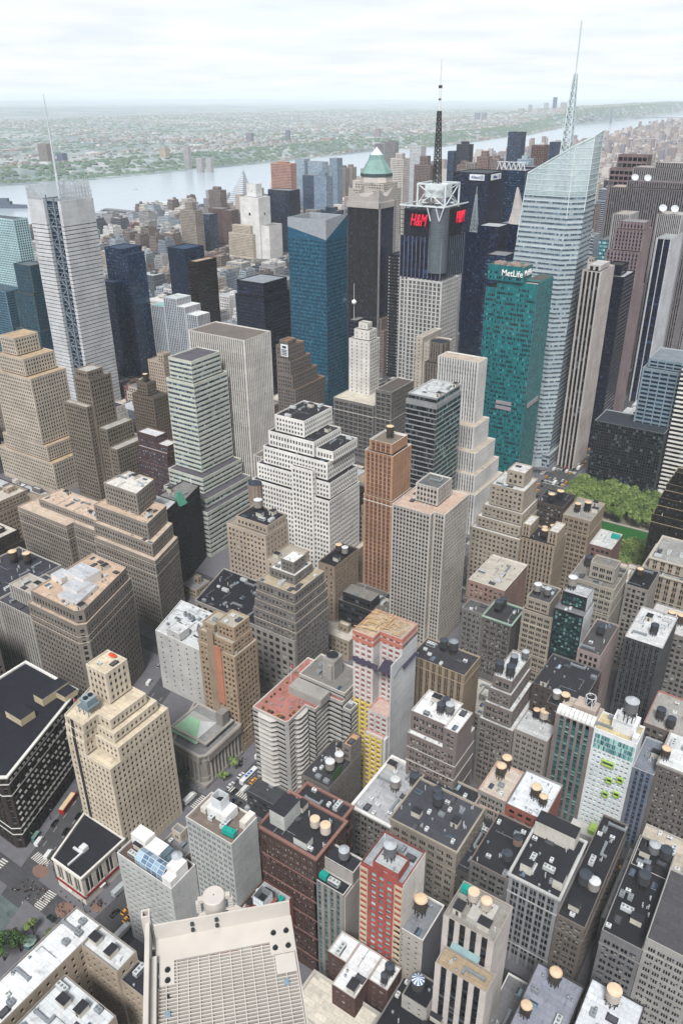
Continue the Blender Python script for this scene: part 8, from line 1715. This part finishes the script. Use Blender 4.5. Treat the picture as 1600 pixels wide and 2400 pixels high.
for k in range(4):
    j = (k+1) % 4; b.q([gp(*p[k], 304.7), gp(*p[k], 305.34), gp(*p[j], 305.34), gp(*p[j], 304.7)]); b.q([gp(*q[k], 305.1), gp(*q[j], 305.1), gp(*q[j], 305.34), gp(*q[k], 305.34)]); b.q([gp(*p[k], 305.34), gp(*q[k], 305.34), gp(*q[j], 305.34), gp(*p[j], 305.34)])
b.poly([gp(*t, 305.1) for t in q], 1); b.build('tube_post', [cw, MD], gr, gl_)
bolt = None
for a, c, z in ((.44, .02, 305.2), (.44, .02, 305.09), (.74, .02, 305.2), (.74, .02, 305.09), (1.42, .2, 305.0), (1.58, .2, 305.0), (1.42, .4, 305.0), (1.58, .4, 305.0), (.12, .42, 305.0), (.12, .55, 305.0), (.12, .74, 304.97), (.87, -.1, 305.12)):
    b = MB(); x, y, _ = gp(a, c, 0)
    if z > 305.05 and c < .1 and c > 0:
        for k in range(8): t0, t1 = 2*pi*k/8, 2*pi*(k+1)/8; f = lambda t, r, d: gp(a+r*cos(t), d, z+r*sin(t)); b.q([f(t0, .024, .0), f(t0, .024, .035), f(t1, .024, .035), f(t1, .024, .0)]); b.poly([f(t0, .024, .035), f(t1, .024, .035), gp(a, .05, z)])
    else: b.cyl(x, y, .036, .036, z-.01, z+.008, 12); b.cyl(x, y, .023, .023, z+.008, z+.035, 6); b.cyl(x, y, .011, .011, z+.035, z+.055, 8)
    b.build('bolt', mat('plain', '#5d6367', .4, .7), gr, gl_)
for a, c in ((.12, .95), (.12, 1.25), (.12, 1.55), (1.5, .85), (1.52, 1.7), (1.53, 1.9)):
    b = MB(); x, y, _ = gp(a, c, 0); gbox(b, a-.03, a+.03, c-.035, c+.035, 305.006, 305.016); b.cyl(x, y, .018, .018, 305.016, 305.03, 8); b.build('clip', mat('plain', '#9fb4c4', .4, .3), gr, gl_)
sh = MB(); sh.prism([gp(.0, 3.2, 0)[:2], gp(1.63, 3.2, 0)[:2], gp(1.63, .02, 0)[:2], gp(.0, .02, 0)[:2]], 0, 304.48); sh.build('support_shaft', mat('wall', '#b5ab9c'), gr, gl_)
fx, fy, _ = gp(.73, -.2, 0)
fl_ = empty('floodlight', (fx, fy, 304.97), 'white cylindrical floodlight can bolted to the platform edge', 'floodlight'); ll = (fx, fy, 305.1)
b = MB(); b.cyl(fx, fy, .135, .14, 304.98, 305.37, 32); b.cyl(fx, fy, .142, .13, 305.37, 305.385, 32); b.cyl(fx, fy, .008, .008, 305.385, 305.388, 8, 1); b.build('housing', [cw, MD], fl_, ll)
for s_ in (-1, 1):
    b = MB(); a = .73+s_*.2; gbox(b, min(.73+s_*.13, a), max(.73+s_*.13, a), -.23, -.17, 305.3, 305.36)
    for k in range(4): gbox(b, a-.03, a+.03, -.23-.0, -.17, 305.12+k*.05, 305.145+k*.05)
    b.build('bracket', cw, fl_, ll)
    b = MB(); x, y, _ = gp(.73+s_*.16, -.2, 0); b.cyl(x, y, .016, .016, 305.1, 305.33, 8); b.build('support_rod', mat('plain', '#8b98a8', .4, .5), fl_, ll)
# ------------------------------------------------------------ air
b = MB(); b.box(-90000, 70000, -5000, 95000, -4, 520, bottom=True)
hz_ = tag(b.build('haze', []), kind='stuff'); hm = bpy.data.materials.new('haze'); hm.use_nodes = True; t = hm.node_tree; t.nodes.clear()
ou = node(t, 'ShaderNodeOutputMaterial'); pv = node(t, 'ShaderNodeVolumePrincipled'); pv.inputs['Color'].default_value = (.86, .94, 1, 1); pv.inputs['Density'].default_value = 3.3e-5; pv.inputs['Anisotropy'].default_value = -.5
t.links.new(pv.outputs[0], ou.inputs['Volume']); hz_.data.materials.append(hm)
